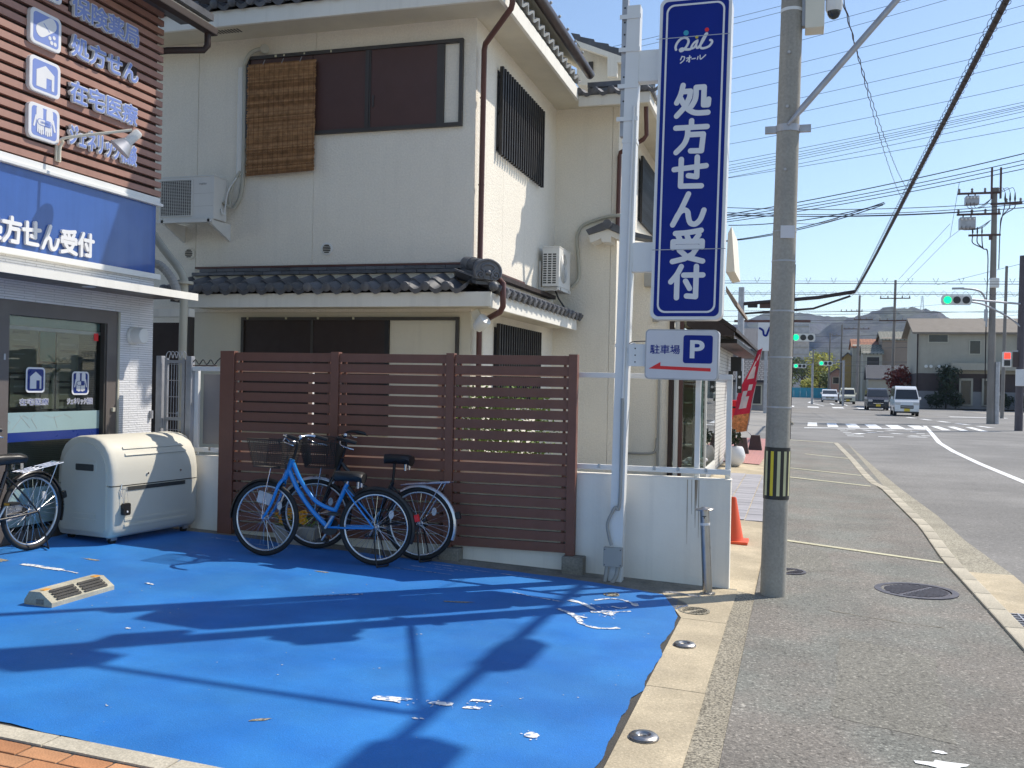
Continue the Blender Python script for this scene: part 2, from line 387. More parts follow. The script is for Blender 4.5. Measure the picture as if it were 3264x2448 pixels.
T('base_brown', (0.085, 0.065, 0.062), 0.9, var=0.08); T('slate_roof', (0.21, 0.18, 0.145), 0.8, var=0.06, vs=1); T('terracotta', (0.50, 0.22, 0.11), 0.8, var=0.15, vs=2); T('grey_green_roof', (0.27, 0.27, 0.21), 0.75, var=0.12, vs=2); T('window_dark', (0.025, 0.028, 0.032), 0.12)
T('foliage', (0.13, 0.16, 0.045), 0.8, var=0.35, vs=1.5); T('foliage_yellow', (0.40, 0.38, 0.06), 0.8, var=0.35, vs=1.2); T('foliage_dark', (0.030, 0.042, 0.018), 0.8, var=0.3, vs=2); T('foliage_red', (0.20, 0.035, 0.02), 0.8, var=0.3); T('bark', (0.07, 0.055, 0.04), 0.9)
T('leaf_bright', (0.14, 0.21, 0.035), 0.6, var=0.3, vs=8)
T('hill_wood', (0.045, 0.042, 0.045), 0.95, var=0.35, vs=0.02, fine=0.45, fs=0.09, col2=(0.055, 0.062, 0.036), ps=0.006)
T('cloth_red', (0.62, 0.03, 0.07), 0.85, var=0.05); T('cloth_gold', (0.62, 0.28, 0.10), 0.85, var=0.45, vs=14); T('cloth_white', (0.75, 0.70, 0.68), 0.85)
T('petal_orange', (0.80, 0.33, 0.01), 0.6); T('petal_yellow', (0.80, 0.60, 0.02), 0.6)
T('terracotta_pot', (0.40, 0.37, 0.32), 0.85, var=0.1)
T('skin_tile', (0.60, 0.61, 0.62), 0.7, var=0.05)
T('rust', (0.42, 0.33, 0.24), 0.9, var=0.3)
MT['window_glass'] = glass_mat('window_glass', (0.72, 0.76, 0.73), 0.02, 0.85)
MT['clear_glass'] = glass_mat('clear_glass', (0.80, 0.86, 0.84), 0.01, 0.9)
MT['basket_mesh'] = None
MT['green_lamp'] = lamp_mat('green_lamp', (0.0, 0.95, 0.30), 1.3)
MT['red_lamp'] = lamp_mat('red_lamp', (1.0, 0.05, 0.03), 1.6)
MT['sign_face'] = T('sign_face', (0.62, 0.61, 0.63), 0.4, var=0.06, vs=2)

def brickwork(name, c1, c2, cm, w, h, axis, mortar=0.02, bump=0.5):
    """Fine coursed cladding too small to build piece by piece; axis gives the two world axes of the face."""
    m = bpy.data.materials.new(name); m.use_nodes = True
    n, l = m.node_tree.nodes, m.node_tree.links; b = n['Principled BSDF']; b.inputs['Roughness'].default_value = 0.75
    tc = n.new('ShaderNodeTexCoord'); sp = n.new('ShaderNodeSeparateXYZ'); cb = n.new('ShaderNodeCombineXYZ')
    l.new(tc.outputs['Object'], sp.inputs[0]); l.new(sp.outputs[axis[0]], cb.inputs[0]); l.new(sp.outputs[axis[1]], cb.inputs[1])
    t = n.new('ShaderNodeTexBrick'); l.new(cb.outputs[0], t.inputs[0])
    t.inputs['Color1'].default_value = (*c1, 1); t.inputs['Color2'].default_value = (*c2, 1); t.inputs['Mortar'].default_value = (*cm, 1)
    t.inputs['Scale'].default_value = 1; t.inputs['Brick Width'].default_value = w; t.inputs['Row Height'].default_value = h; t.inputs['Mortar Size'].default_value = mortar * h
    t.offset = 0.37
    l.new(t.outputs[0], b.inputs['Base Color'])
    nz = n.new('ShaderNodeTexNoise'); nz.inputs['Scale'].default_value = 40; l.new(tc.outputs['Object'], nz.inputs[0])
    ad = n.new('ShaderNodeMath'); ad.operation = 'SUBTRACT'; l.new(nz.outputs[0], ad.inputs[0]); l.new(t.outputs[1], ad.inputs[1])
    bp = n.new('ShaderNodeBump'); bp.inputs['Strength'].default_value = bump; bp.inputs['Distance'].default_value = 0.006; l.new(ad.outputs[0], bp.inputs['Height']); l.new(bp.outputs[0], b.inputs['Normal'])
    MT[name] = m; return m
brickwork('split_tile', (0.82, 0.82, 0.84), (0.74, 0.74, 0.76), (0.50, 0.50, 0.52), 0.34, 0.022, (1, 2), 0.12, 1.0)
brickwork('pink_paving', (0.50, 0.24, 0.21), (0.44, 0.20, 0.18), (0.30, 0.16, 0.14), 0.20, 0.10, (0, 1), 0.05, 0.3)
brickwork('shop_tile', (0.66, 0.63, 0.58), (0.60, 0.58, 0.54), (0.34, 0.32, 0.30), 0.12, 0.07, (1, 2), 0.1, 0.4)
brickwork('roof_courses', (0.16, 0.165, 0.18), (0.12, 0.125, 0.14), (0.03, 0.03, 0.035), 0.27, 0.24, (0, 1), 0.12, 0.9)
brickwork('roof_courses_green', (0.30, 0.30, 0.24), (0.24, 0.24, 0.19), (0.10, 0.10, 0.08), 0.45, 0.30, (0, 1), 0.22, 0.9)
brickwork('roof_courses_red', (0.55, 0.24, 0.12), (0.46, 0.19, 0.09), (0.20, 0.08, 0.05), 0.45, 0.30, (0, 1), 0.22, 0.9)

def worn_white():
    m = mat('worn_white', (0.80, 0.79, 0.76), 0.75, var=0.08, fine=0.12, fs=60); n, l = m.node_tree.nodes, m.node_tree.links; b = n['Principled BSDF']
    src = b.inputs['Base Color'].links[0].from_socket; tc = n.new('ShaderNodeTexCoord'); nz = n.new('ShaderNodeTexNoise'); nz.inputs['Scale'].default_value = 38; nz.inputs['Detail'].default_value = 6; l.new(tc.outputs['Object'], nz.inputs[0])
    mr = n.new('ShaderNodeMapRange'); mr.inputs[1].default_value = 0.50; mr.inputs[2].default_value = 0.60; l.new(nz.outputs[0], mr.inputs[0])
    mx = n.new('ShaderNodeMix'); mx.data_type = 'RGBA'; l.new(mr.outputs[0], mx.inputs[0]); l.new(src, mx.inputs[6]); mx.inputs[7].default_value = (0.10, 0.22, 0.45, 1); l.new(mx.outputs[2], b.inputs['Base Color']); MT['worn_white'] = m
worn_white()
# ---------------------------------------------------------------- ground
def grid(name, xs, ys, dz, m):
    mb = MB(); W = len(xs)
    mb.add([(x, y, G(x, y) + dz) for y in ys for x in xs], [(j * W + i, j * W + i + 1, (j + 1) * W + i + 1, (j + 1) * W + i) for j in range(len(ys) - 1) for i in range(W - 1)])
    return mb.build(name, m)
tag(grid('ground', [-900, -300, -60, -9, -4, 0, 1.4, 14, 60, 300, 900], [-40, 0, 10, 30, 60, 100, 150, 220, 400, 900, 2600], -0.10, 'dull_ground'), kind='structure')
tag(grid('parking_lot', [-6.6, -3, -0.74], [1.0, 3.43, 8.2], 0.0, 'lot_asphalt'), kind='structure')
# painted blue surface with its ragged edge
edge = [(-0.79,3.43),(-0.80,4.1),(-0.80,4.44),(-0.80,4.87),(-0.81,5.03),(-0.77,5.19),(-0.78,5.46),(-0.775,5.67),(-0.77,5.93),(-0.80,6.13),(-0.78,6.44),(-0.79,6.93),(-0.83,7.13),(-0.76,7.30),(-0.80,7.42),(-0.99,7.60),(-1.4,7.70),(-1.84,7.79),(-2.3,7.80),(-3.2,7.84),(-4.4,7.86),(-5.0,7.95),(-5.5,7.93),(-6.0,8.0),(-6.28,7.95),(-6.28,3.44),(-3.35,3.455),(-2.99,3.445),(-2.58,3.415),(-2.33,3.41),(-1.5,3.42)]
def ragged(poly, amp=0.012, step=0.03, seed=0):
    """Resample a polygon and push its outline in and out with noise of several wavelengths, as worn paint ends."""
    rnd = random.Random(seed); out = []; tot = 0.0; ph = [rnd.uniform(0, 6.28) for _ in range(8)]
    c = (sum(p[0] for p in poly) / len(poly), sum(p[1] for p in poly) / len(poly)); drift = 0.0
    for i, a in enumerate(poly):
        b = poly[(i + 1) % len(poly)]; d = math.hypot(b[0] - a[0], b[1] - a[1]); k = max(1, int(d / step)); nx, ny = (b[1] - a[1]) / max(d, 1e-6), -(b[0] - a[0]) / max(d, 1e-6)
        for j in range(k):
            t = j / k; s_ = tot + d * t; drift = drift * 0.7 + rnd.gauss(0, 0.45)
            w = amp * (0.55 * math.sin(s_ / (amp * 14) + ph[0]) + 0.45 * math.sin(s_ / (amp * 6.1) + ph[1]) + 0.55 * drift * 0.6)
            out.append((a[0] + (b[0] - a[0]) * t + nx * w, a[1] + (b[1] - a[1]) * t + ny * w))
        tot += d
    return out
rough = ragged(edge, 0.009, 0.018, 4)
tag(gsheet('blue_painted_lot', [ccw(rough)], 0.006, 'blue_paint'), kind='structure')
def blob(cx, cy, rx, ry, rot=0, n=14, j=0.25):
    return ccw([(cx + math.cos(R(rot)) * rx * math.cos(t) * q - math.sin(R(rot)) * ry * math.sin(t) * q, cy + math.sin(R(rot)) * rx * math.cos(t) * q + math.cos(R(rot)) * ry * math.sin(t) * q)
                for t, q in ((2 * math.pi * i / n, 1 + random.uniform(-j, j)) for i in range(n))])
def band(pts, w, jag=0.15):
    P = [Vector(p) for p in pts]; L, Q = [], []
    for i, p in enumerate(P):
        d = (P[min(i + 1, len(P) - 1)] - P[max(i - 1, 0)]).normalized(); nn = Vector((-d.y, d.x))
        ww = w / 2 * (1 + random.uniform(-jag, jag)); L.append(p + nn * ww); Q.append(p - nn * ww)
    return ccw([tuple(p) for p in L + Q[::-1]])
def arc(cx, cy, rx, ry, a0, a1, n=12): return [(cx + rx * math.cos(R(a0 + (a1 - a0) * i / n)), cy + ry * math.sin(R(a0 + (a1 - a0) * i / n))) for i in range(n + 1)]
worn = tag(gsheet('worn_paint_marking', [ccw(ragged(q, 0.006, 0.008, i)) for i, q in enumerate([
    ccw([(-2.005,4.425),(-2.01,4.472),(-1.93,4.50),(-1.82,4.508),(-1.87,4.47),(-1.85,4.43)]), ccw([(-1.735,4.485),(-1.725,4.515),(-1.62,4.545),(-1.615,4.51),(-1.64,4.49)]),
    ccw([(-1.555,4.495),(-1.55,4.525),(-1.465,4.55),(-1.47,4.515)]), ccw([(-1.555,4.61),(-1.55,4.64),(-1.455,4.665),(-1.46,4.63)]), blob(-1.145,4.29,0.035,0.035,20,9), blob(-1.71,4.27,0.018,0.012), blob(-1.68,4.28,0.015,0.01),
    band([(-1.60,7.02),(-1.50,6.97),(-1.44,6.90),(-1.36,6.80)], 0.035, 0.5), band(arc(-1.28,6.98,0.17,0.25,150,20), 0.028, 0.35), band([(-1.14,7.17),(-1.10,7.08)], 0.03, 0.5),
    band(arc(-1.25,6.52,0.17,0.19,205,320), 0.035, 0.25), band([(-1.62,6.72),(-1.50,6.62),(-1.43,6.52),(-1.39,6.44)], 0.045, 0.5), band([(-1.47,6.60),(-1.37,6.55)], 0.03, 0.4),
    blob(-1.26,6.77,0.05,0.07,15), band([(-1.38,6.74),(-1.28,6.78),(-1.12,6.90)], 0.03, 0.5), band([(-1.28,6.98),(-1.20,6.95),(-1.16,7.02)], 0.02, 0.5), band([(-1.43,6.98),(-1.34,6.90)], 0.018, 0.6),
    band([(-3.28,6.20),(-3.14,6.31),(-3.0,6.42)], 0.012, 0.2), band([(-2.05,7.05),(-1.85,6.97),(-1.62,6.93)], 0.012, 0.3), blob(-3.84,4.93,0.02,0.012), blob(-4.45,5.95,0.05,0.012,-10)] +
    [band([(x, y), (x + random.uniform(.3, .7), y - random.uniform(.0, .05))], 0.006, 0.4) for x, y in ((-3.0,7.72),(-2.9,7.62),(-3.1,7.55),(-5.2,7.75),(-4.9,7.7),(-3.2,7.40),(-2.6,7.66))] +
    [band([(-5.66,6.03),(-5.45,6.01),(-5.27,6.0)], 0.05, 0.6), band([(-5.27,6.0),(-5.1,5.97)], 0.015, 0.5)])] + [blob(x + random.gauss(0, .05), y + random.gauss(0, .035), random.uniform(.002, .008), random.uniform(.002, .006), 0, 7, .4) for x, y in ((-1.9, 4.46), (-1.68, 4.51), (-1.5, 4.58), (-1.5, 6.9), (-1.3, 6.9), (-1.25, 6.7), (-1.4, 6.55), (-5.4, 6.0), (-1.14, 4.3)) for _ in range(9)], 0.010, 'worn_white'), kind='structure')
tag(gsheet('paint_speck', [blob(random.uniform(-4.5, -.9), random.uniform(3.6, 7.2), q, q * .7, 0, 6, .3) for q in [random.uniform(.002, .007) for _ in range(70)]], 0.0095, 'old_white_paint'), kind='structure')
stains = tag(gsheet('dirt_stain', [blob(-5.95,6.05,0.14,0.035,-5,16,0.45), blob(-5.35,6.42,0.09,0.015,-5,12,0.4), blob(-2.35,3.95,0.05,0.015,40), blob(-2.3,6.55,0.10,0.02,20,12,0.4), blob(-3.6,6.95,0.06,0.015,0,12,.4)], 0.009, 'aggregate'), kind='structure')
# concrete strip along the lot's mouth, in slabs with open joints
strip = bpy.data.objects.new('concrete_strip', None); COL.objects.link(strip); tag(strip, kind='structure')
yy = [0.5, 1.9, 3.6, 5.28, 6.9, 7.62]
for a, b in zip(yy, yy[1:]):
    mb = MB(); o = 0.004
    q = [(-0.765 + random.uniform(-.006, .006), a + o), (-0.452, a + o), (-0.452 + random.uniform(-.004, .004), b - o), (-0.765, b - o)]
    if b > 7: q[2] = (-0.44, 8.06); q[3] = (-1.0, 7.66); q.insert(3, (-0.55, 8.06))
    mb.prism([(x, y, G(x, y) - 0.04) for x, y in ccw(q)], (0, 0, 0.046)); hang(mb.build('slab', 'concrete'), strip)
tag(gsheet('exposed_aggregate_strip', [[(-0.458, 0.5), (-0.298, 0.5), (-0.298, 8.0), (-0.45, 8.06)]], 0.001, 'aggregate'), kind='structure')
tag(gsheet('wall_foot_concrete', [ccw([(-6.28,8.12),(-6.28,7.7),(-1.0,7.45),(-0.45,7.9),(-0.45,8.12)])], 0.003, 'old_concrete'), kind='structure')
tag(grid('sidewalk', [-0.30, 0.0, 1.4, 1.46], [-1.0, 4, 10, 18, 31.3], 0.004, 'asphalt'), kind='structure')
tag(gsheet('sidewalk_verge', [ccw([(-3, 8.1), (-0.45, 8.05), (-0.295, 7.9), (-0.295, 31.3), (-3, 31.3)])], -0.012, 'concrete'), kind='structure')
tag(gsheet('pink_pavement', [ccw([(-2.6, 21.4), (-0.75, 21.0), (-0.60, 31.2), (-2.6, 30.6)])], 0.006, 'pink_paving'), kind='structure')
tiles = bpy.data.objects.new('tiled_pavement', None); COL.objects.link(tiles); tag(tiles, kind='structure')
tm = MB().box(-0.145, 0.145, -0.145, 0.145, -0.012, 0.0, bev=0.004).mesh('tile', 'grey_tile')
for j in range(21):
    for i in range(3):
        x, y = -1.06 + i * 0.30, 12.5 + j * 0.30
        hang(put('tile', tm, None, Matrix.Translation((x, y, G(x, y) + 0.002 + random.uniform(0, .003))) @ Matrix.Rotation(random.uniform(-.01, .01), 4, 'Z')), tiles)
tag(gsheet('asphalt_crack', [ccw(ragged(band(p_, w_, .3), .004, .02, i)) for i, (p_, w_) in enumerate((([(0.252, 7.688, -0.068)[:2], (0.496, 7.586, -0.071)[:2], (0.775, 7.492, -0.074)[:2], (1.019, 7.459, -0.077)[:2]], .008),))], .0065, 'aggregate'), kind='structure')
tag(gsheet('asphalt_repair_patch', [ccw(ragged(q_, .012, .04, i)) for i, q_ in enumerate(([(-.26, 8.9), (.35, 9.4), (.3, 10.5), (-.2, 10.8)], [(.2, 5.2), (.75, 5.0), (.85, 6.6), (.3, 6.9)]))], .0055, 'patched_asphalt'), kind='structure')
# kerb stones
kerb = bpy.data.objects.new('kerb', None); COL.objects.link(kerb); tag(kerb, kind='structure')
km = [MB().box(0, 0.14, 0.004, 0.594, -0.11, 0.012, bev=0.012).mesh('kerb_stone', 'kerb_concrete') for _ in range(1)][0]
kl = [(1.44, 1.5), (1.44, 7), (1.42, 9.4), (1.405, 10.5), (1.46, 12.8), (1.43, 14.4), (1.37, 17.5), (1.25, 18.5), (1.21, 20.5), (1.18, 24.4), (1.05, 31.2)]
def along(line, y):
    for a, b in zip(line, line[1:]):
        if a[1] <= y <= b[1]: t = (y - a[1]) / (b[1] - a[1]); return a[0] + (b[0] - a[0]) * t
    return line[-1][0]
y = 1.6
while y < 30.8:
    x0, x1 = along(kl, y), along(kl, y + 0.6)
    hang(put('kerb_stone', km, None, Matrix.Translation((x0, y, G(x0, y) + (0.012 if y < 17.5 else 0.0))) @ Matrix.Rotation(-math.atan2(x1 - x0, 0.6), 4, 'Z')), kerb)
    y += 0.6
gl = [(1.98, 1.5), (2.02, 9.8), (1.96, 11), (1.9, 12.3), (1.89, 14.6), (1.75, 18.3), (1.66, 22.6), (1.51, 31.2)]
gy = [1.5, 6, 7.5, 8.0, 10.2, 12.3, 14.6, 18.3, 22.6, 27, 31.2]
mb = MB()
for a, b in zip(gy, gy[1:]):
    mb.sheet([(along(kl, max(1.5, a)) + 0.13, a, G(1.4, a) - 0.044), (along(gl, a), a, G(1.4, a) - 0.050), (along(gl, b), b, G(1.4, b) - 0.050), (along(kl, b) + 0.13, b, G(1.4, b) - 0.044)], 1 if 7.9 < a < 10 else 0)
tag(mb.build('gutter', ['gutter', 'concrete']), kind='structure')
mb = MB()
def rgrid(xs, ys, dz): 
    W = len(xs); mb.add([(x, y, G(x, y) + dz) for y in ys for x in xs], [(j * W + i, j * W + i + 1, (j + 1) * W + i + 1, (j + 1) * W + i) for j in range(len(ys) - 1) for i in range(W - 1)])
rgrid([1.5, 12.0], [-3, 10, 31.3], -0.056); rgrid([-70, 0, 1.4, 90], [31.3, 50, 76], -0.056); rgrid([-2.0, 0, 1.4, 13.0], [76, 120, 220], -0.056)
rgrid([12.0, 40], [31.3 - 34, 10, 31.3], -0.056)
tag(mb.build('road', 'road_asphalt'), kind='structure')
# ---------------------------------------------------------------- road markings
def marks(name, polys, m='white_paint', dz=-0.050): return tag(gsheet(name, [ccw(q) for q in polys], dz, m), kind='structure')
marks('crosswalk_marking', [[(a, 44.6), (b, 44.8), (b + .06, 49.2), (a + .06, 49.0)] for a, b in ((.42,.84),(1.28,1.73),(2.13,2.63),(3.0,3.53),(3.92,4.5),(4.9,5.45),(5.92,6.27),(6.63,6.97),(7.4,7.72))])
marks('far_crosswalk_marking', [[(a, 84), (a + .9, 84), (a + .9, 88), (a, 88)] for a in (-1.2, 0.8, 2.8, 4.8, 6.8)] + [[(6.2 + i * .5, 63 - i * 3.0), (6.5 + i * .5, 63 - i * 3.0), (6.75 + i * .5, 61.2 - i * 3.0), (6.45 + i * .5, 61.2 - i * 3.0)] for i in range(5)])
marks('stop_line_marking', [[(.28, 42.3), (5.5, 45.0), (5.5, 45.6), (.28, 42.9)]])
marks('centre_line_marking', [band([(5.75,49.2),(5.05,41),(4.45,34.2),(4.24,29.7),(4.17,25),(4.2,20.7),(4.25,14),(4.3,4)], 0.16, 0.03)])
marks('chevron_marking', [band(q, .28, .05) for q in ([(1.6,42.3),(1.9,42.3)],[(1.65,41.0),(1.95,41.0)],[(1.7,39.6),(2.0,39.6)],[(1.73,38.3),(2.03,38.3)],[(1.73,37.0),(2.3,37.0)],[(2.8,37.2),(3.32,37.2)],[(3.83,37.6),(4.5,37.8)],[(4.35,44),(4.65,43.9)],[(4.4,42.2),(4.7,42.2)],[(4.45,40.6),(4.75,40.6)],[(4.45,39),(4.75,39)],[(2.1,38.6),(2.4,39.4)],[(2.6,40.2),(2.95,40.4)],[(2.6,42.6),(2.9,42)],[(3.05,41.2),(3.3,41.2)],[(3.55,42.8),(3.9,43.2)],[(3.5,40.2),(3.85,39.8)],[(4.0,38.7),(4.3,38.4)],[(1.95,42.4),(2.3,42.4)])])
marks('lane_arrow_marking', [[(3.2,100),(3.5,100),(3.5,108),(3.2,108)], [(2.2,92),(2.35,92),(1.2,110),(1.0,110)], [(1.0,110),(1.2,110),(1.9,122),(1.7,122)], [(9.2,66),(12.5,66),(12.5,67),(9.2,67)], [(4.4,96),(4.55,96),(4.55,130),(4.4,130)]])
marks('sidewalk_line_marking', [[(-.12,11.06),(1.40,10.36),(1.40,10.27),(-.12,10.95)], [(-.17,18.72),(1.23,17.86),(1.23,17.72),(-.17,18.58)], [(-.18,20.76),(1.20,19.9),(1.20,19.78),(-.18,20.64)], [(.19,25.4),(1.2,24.44),(1.2,24.3),(.19,25.25)], [(-.29,31.5),(1.05,31.1),(1.05,30.9),(-.29,31.3)]], 'cream_paint', 0.008)
marks('sidewalk_paint_spot', [blob(0.66,4.70,0.10,0.05,10,14,.4), blob(0.66,4.86,.03,.02)], 'white_paint', 0.008)

# ---------------------------------------------------------------- brick paving by the pharmacy door
paving = bpy.data.objects.new('brick_pavement', None); COL.objects.link(paving); tag(paving, kind='structure')
hang(gsheet('bedding', [ccw([(-6.2,1.0),(-1.6,1.0),(-1.6,3.30),(-6.2,3.36)])], -0.006, 'joint_sand'), paving)
bms = [MB().box(-0.097, 0.097, -0.047, 0.047, -0.03, 0.0, bev=0.005).mesh('brick', q) for q in ('brick_red', 'brick_tan')]
for j in range(14):
    for i in range(15):
        x, y = -4.35 + i * 0.203 + (0.10 if j % 2 else 0), 3.255 - j * 0.102
        if x > -1.7: continue
        hang(put('brick', random.choice(bms), None, Matrix.Translation((x, y, G(x, y) + 0.006 + random.uniform(-.002, .002))) @ Matrix.Rotation(random.uniform(-.012, .012), 4, 'Z') @ Matrix.Rotation(0.037, 4, 'Y')), paving)
x = -6.0
while x < -0.9:
    mb = MB().prism([(px, py, G(px, py) - .04) for px, py in ((x + .004, 3.318 - .012 * (x + 3)), (x + .596, 3.318 - .012 * (x + 3.6)), (x + .596, 3.425 - .012 * (x + 3.6) * .5), (x + .004, 3.425 - .012 * (x + 3) * .5))], (0, 0, 0.05))
    hang(mb.build('edging_stone', 'kerb_concrete'), paving); x += 0.6

# ---------------------------------------------------------------- covers and studs let into the ground
def manhole(x, y, r, label, m='iron', ribs=12, name='manhole_cover'):
    z = G(x, y) + 0.006; t = thing(name, label, 'manhole cover', (x, y, z))
    MB().lathe([(0.001, 0), (r * 0.80, 0), (r * 0.80, 0.001), (0.001, 0.001)], 40, 0, Matrix.Translation((x, y, z))).build('lid', m, t)
    MB().lathe([(r * 0.84, -0.01), (r, -0.01), (r, 0.006), (r * 0.84, 0.006), (r * 0.84, -0.01)], 40, 0, Matrix.Translation((x, y, z)), closed=False).build('rim', m, t)
    mb = MB()
    for i in range(ribs):
        o = (i + 0.5) / ribs * 2 - 1; hw = math.sqrt(max(0, 1 - o * o)) * r * 0.74
        if hw < 0.03: continue
        for a, b in ((-hw, -0.02), (0.02, hw)):
            mb.box(a, b, o * r * .76 - r * 0.03, o * r * .76 + r * 0.03, 0.001, 0.006, M=Matrix.Translation((x, y, z)) @ Matrix.Rotation(R(-35), 4, 'Z'))
    mb.build('rib', m, t)
    return t
manhole(0.98, 8.75, 0.33, 'large round ribbed manhole cover in the sidewalk near the kerb')
manhole(-0.05, 9.16, 0.15, 'small round ribbed cover behind the foot of the striped utility pole', ribs=8)
manhole(-0.70, 7.16, 0.115, 'round plain cover in the concrete beside the blue paint', 'aggregate', ribs=7)
manhole(-1.35, 7.36, 0.062, 'small round cover set in the blue paint near the bollard', 'aggregate', ribs=3)
for (x, y, lab) in ((-0.66, 6.18, 'steel socket lid in the concrete strip, the farther of two'), (-0.66, 4.49, 'steel socket lid in the concrete strip, the one closest to the camera')):
    t = thing('bollard_socket_lid', lab, 'socket lid', (x, y, G(x, y)), 'steel lids in the concrete strip')
    M = Matrix.Translation((x, y, G(x, y) + 0.004))
    MB().lathe([(0.001, 0.0), (0.072, 0.0), (0.074, 0.006), (0.062, 0.006)], 28, 0, M, closed=False).build('flange', 'steel', t, 40)
    MB().lathe([(0.066, 0.004), (0.069, 0.014), (0.060, 0.022), (0.036, 0.023), (0.028, 0.012), (0.001, 0.010)], 28, 0, M, closed=False).build('cap', 'steel', t, 40)
    MB().box(-0.016, 0.016, -0.006, 0.006, 0.010, 0.022, M=M, bev=.002).build('key_bar', 'steel', t)
t = thing('drain_grate', 'black iron drain grate in the gutter beside the kerb', 'drain grate', (1.79, 8.1, G(1.4, 8)))
mb = MB(); z = G(1.4, 8) - 0.04
for i in range(9): mb.box(1.60, 1.97, 7.72 + i * .08, 7.735 + i * .08, z - .03, z + .004)
for i in range(6): mb.box(1.60 + i * .07, 1.612 + i * .07, 7.70, 8.38, z - .03, z + .006)
mb.build('bar', 'galv', t); MB().box(1.585, 1.985, 7.68, 8.40, z - .012, z - .001).build('pit', 'black_metal', t)

# ---------------------------------------------------------------- wheel stop
t = thing('wheel_stop', 'low grey concrete wheel stop with grooved top on the blue lot', 'wheel stop', (-4.45, 5.35, G(-4.45, 5.35)))
M = Matrix.Translation((-4.5547, 5.1026, G(-4.4, 5.2))) @ Matrix.Rotation(R(90.1919), 4, 'Z')
L_ = 0.5911; D_ = 0.2072 + 0.01; H_ = 0.105
mb = MB()
sec = [(0, 0), (D_, 0), (D_, H_ * .45), (D_ * .82, H_), (D_ * .42, H_), (0, H_ * .38)]
mb.prism([M @ Vector((0.0, a, b)) for a, b in sec], M.to_3x3() @ Vector((L_, 0, 0))); body = mb.build('body', 'stop_concrete', t)
mb = MB()
for k in range(4):
    f = 0.14 + k * 0.22
    a0, b0 = D_ * .42 * f, H_ * (.38 + .62 * f)
    for s0, s1 in ((.10, .47), (.53, .90)):
        mb.prism([M @ Vector((L_ * s0, a0 - .006, b0 + .0015)), M @ Vector((L_ * s1, a0 - .006, b0 + .0015)), M @ Vector((L_ * s1, a0 + .006, b0 + .013)), M @ Vector((L_ * s0, a0 + .006, b0 + .013))], M.to_3x3() @ Vector((0, -.003, .003)))
mb.build('groove', 'lot_asphalt', t)
for s in (.07, .86): MB().box(L_ * s, L_ * (s + .10), D_ * .44, D_ * .62, H_ - .01, H_ + .004, M=M, bev=.003).build('reflector', 'amber', t)
MB().box(-.004, 0.002, D_ * .3, D_ * .55, H_ * .25, H_ * .55, M=M).build('socket', 'old_concrete', t)

# ---------------------------------------------------------------- boundary wall, rails, brown screen fence
YF = 8.10
def zf(x): return G(x, YF) - 0.03
t = thing('boundary_wall', 'low white rendered boundary wall running beneath the white rails', 'wall', (-3, YF + .1, 0))
MB().prism([(-5.62, YF, zf(-5.62)), (-0.515, YF, zf(-.515)), (-0.515, YF, 0.838), (-5.62, YF, 0.838)], (0, 0.12, 0)).build('wall_body', 'white_wall', t)
MB().box(-5.62, -0.510, YF - .004, YF + .124, 0.838, 0.850, bev=.004).build('coping', 'white_wall', t)
mb = MB()
for x_, z0, z1, w in ((-.865, .30, .836, .007), (-.80, .44, .836, .013), (-.772, .36, .836, .006), (-.83, .55, .836, .005), (-.79, .62, .836, .02)):
    mb.add([(x_ - w / 2, YF - .0012, z1), (x_ + w / 2, YF - .0012, z1), (x_ + w * .15 + .003, YF - .0012, z0 + (z1 - z0) * .4), (x_ + .004, YF - .0012, z0), (x_ + .002, YF - .0012, z0), (x_ - w * .3, YF - .0012, z0 + (z1 - z0) * .5)], [(5, 4, 3, 2, 1, 0)])
st = mb.build('rust_stain', 'rust', t)
t = thing('pipe_rail_fence', 'white metal rails on posts along the top of the low wall', 'railing', (-3, YF + .06, .85))
for z in (0.905, 1.69):
    MB().box(-5.66, -0.52, YF + .035, YF + .075, z - .022, z + .022, bev=.006).build('rail', 'white_metal', t)
for x_ in (-5.64, -4.4, -3.1, -1.85, -0.80, -0.545):
    MB().box(x_ - .022, x_ + .022, YF + .078, YF + .118, .85, 1.71, bev=.005).build('post', 'white_metal', t)
for x_ in (-0.72, -0.95, -1.15, -1.62, -5.45): MB().tube([(x_, YF + .033, .90), (x_, YF + .040, .93)], .012, 6).build('clip', 'steel', t)
# fence
t = thing('slatted_screen_fence', 'tall dark brown slatted screen fence behind the two bicycles', 'fence', (-3.5, YF - .04, .16))
posts = [(-5.27, -5.155), (-3.82, -3.745), (-3.05, -2.965), (-1.885, -1.80)]
posts = [(-5.27, -5.12), (-4.1104, -4.0306), (-2.9850, -2.9108), (-1.875, -1.80)]
for a, b in posts: MB().box(a, b, YF - .085, YF - .012, 0.15 if a > -5 else G(a, 8) - .02, 1.862, bev=.003).build('post', 'fence_brown', t)
pitch = (1.862 - 0.165) / 18
for (a0, a), (b, b0) in zip(posts, posts[1:]):
    me = MB().box(a + .001, b - .001, -.016, .016, 0, pitch - .0165, bev=.0025).mesh('slat', 'fence_brown')
    for i in range(18):
        hang(put('slat', me, None, Matrix.Translation((0, YF - .050, 0.168 + i * pitch))), t)
    MB().box(a + .03, a + .055, YF - .033, YF - .018, .17, 1.85).build('stile', 'fence_brown', t)
    MB().box(b - .055, b - .03, YF - .033, YF - .018, .17, 1.85).build('stile', 'fence_brown', t)
for a, b in posts[2:]:
    MB().box(a - .02, b + .09, YF - .13, YF - .001, G(a, 8) - .02, 0.148, bev=.008).build('footing_block', 'old_concrete', t)
MB().box(-2.9523, -2.9119, YF - .092, YF - .083, 0.1902, 0.2281, bev=.002).build('tag', 'conduit', t)

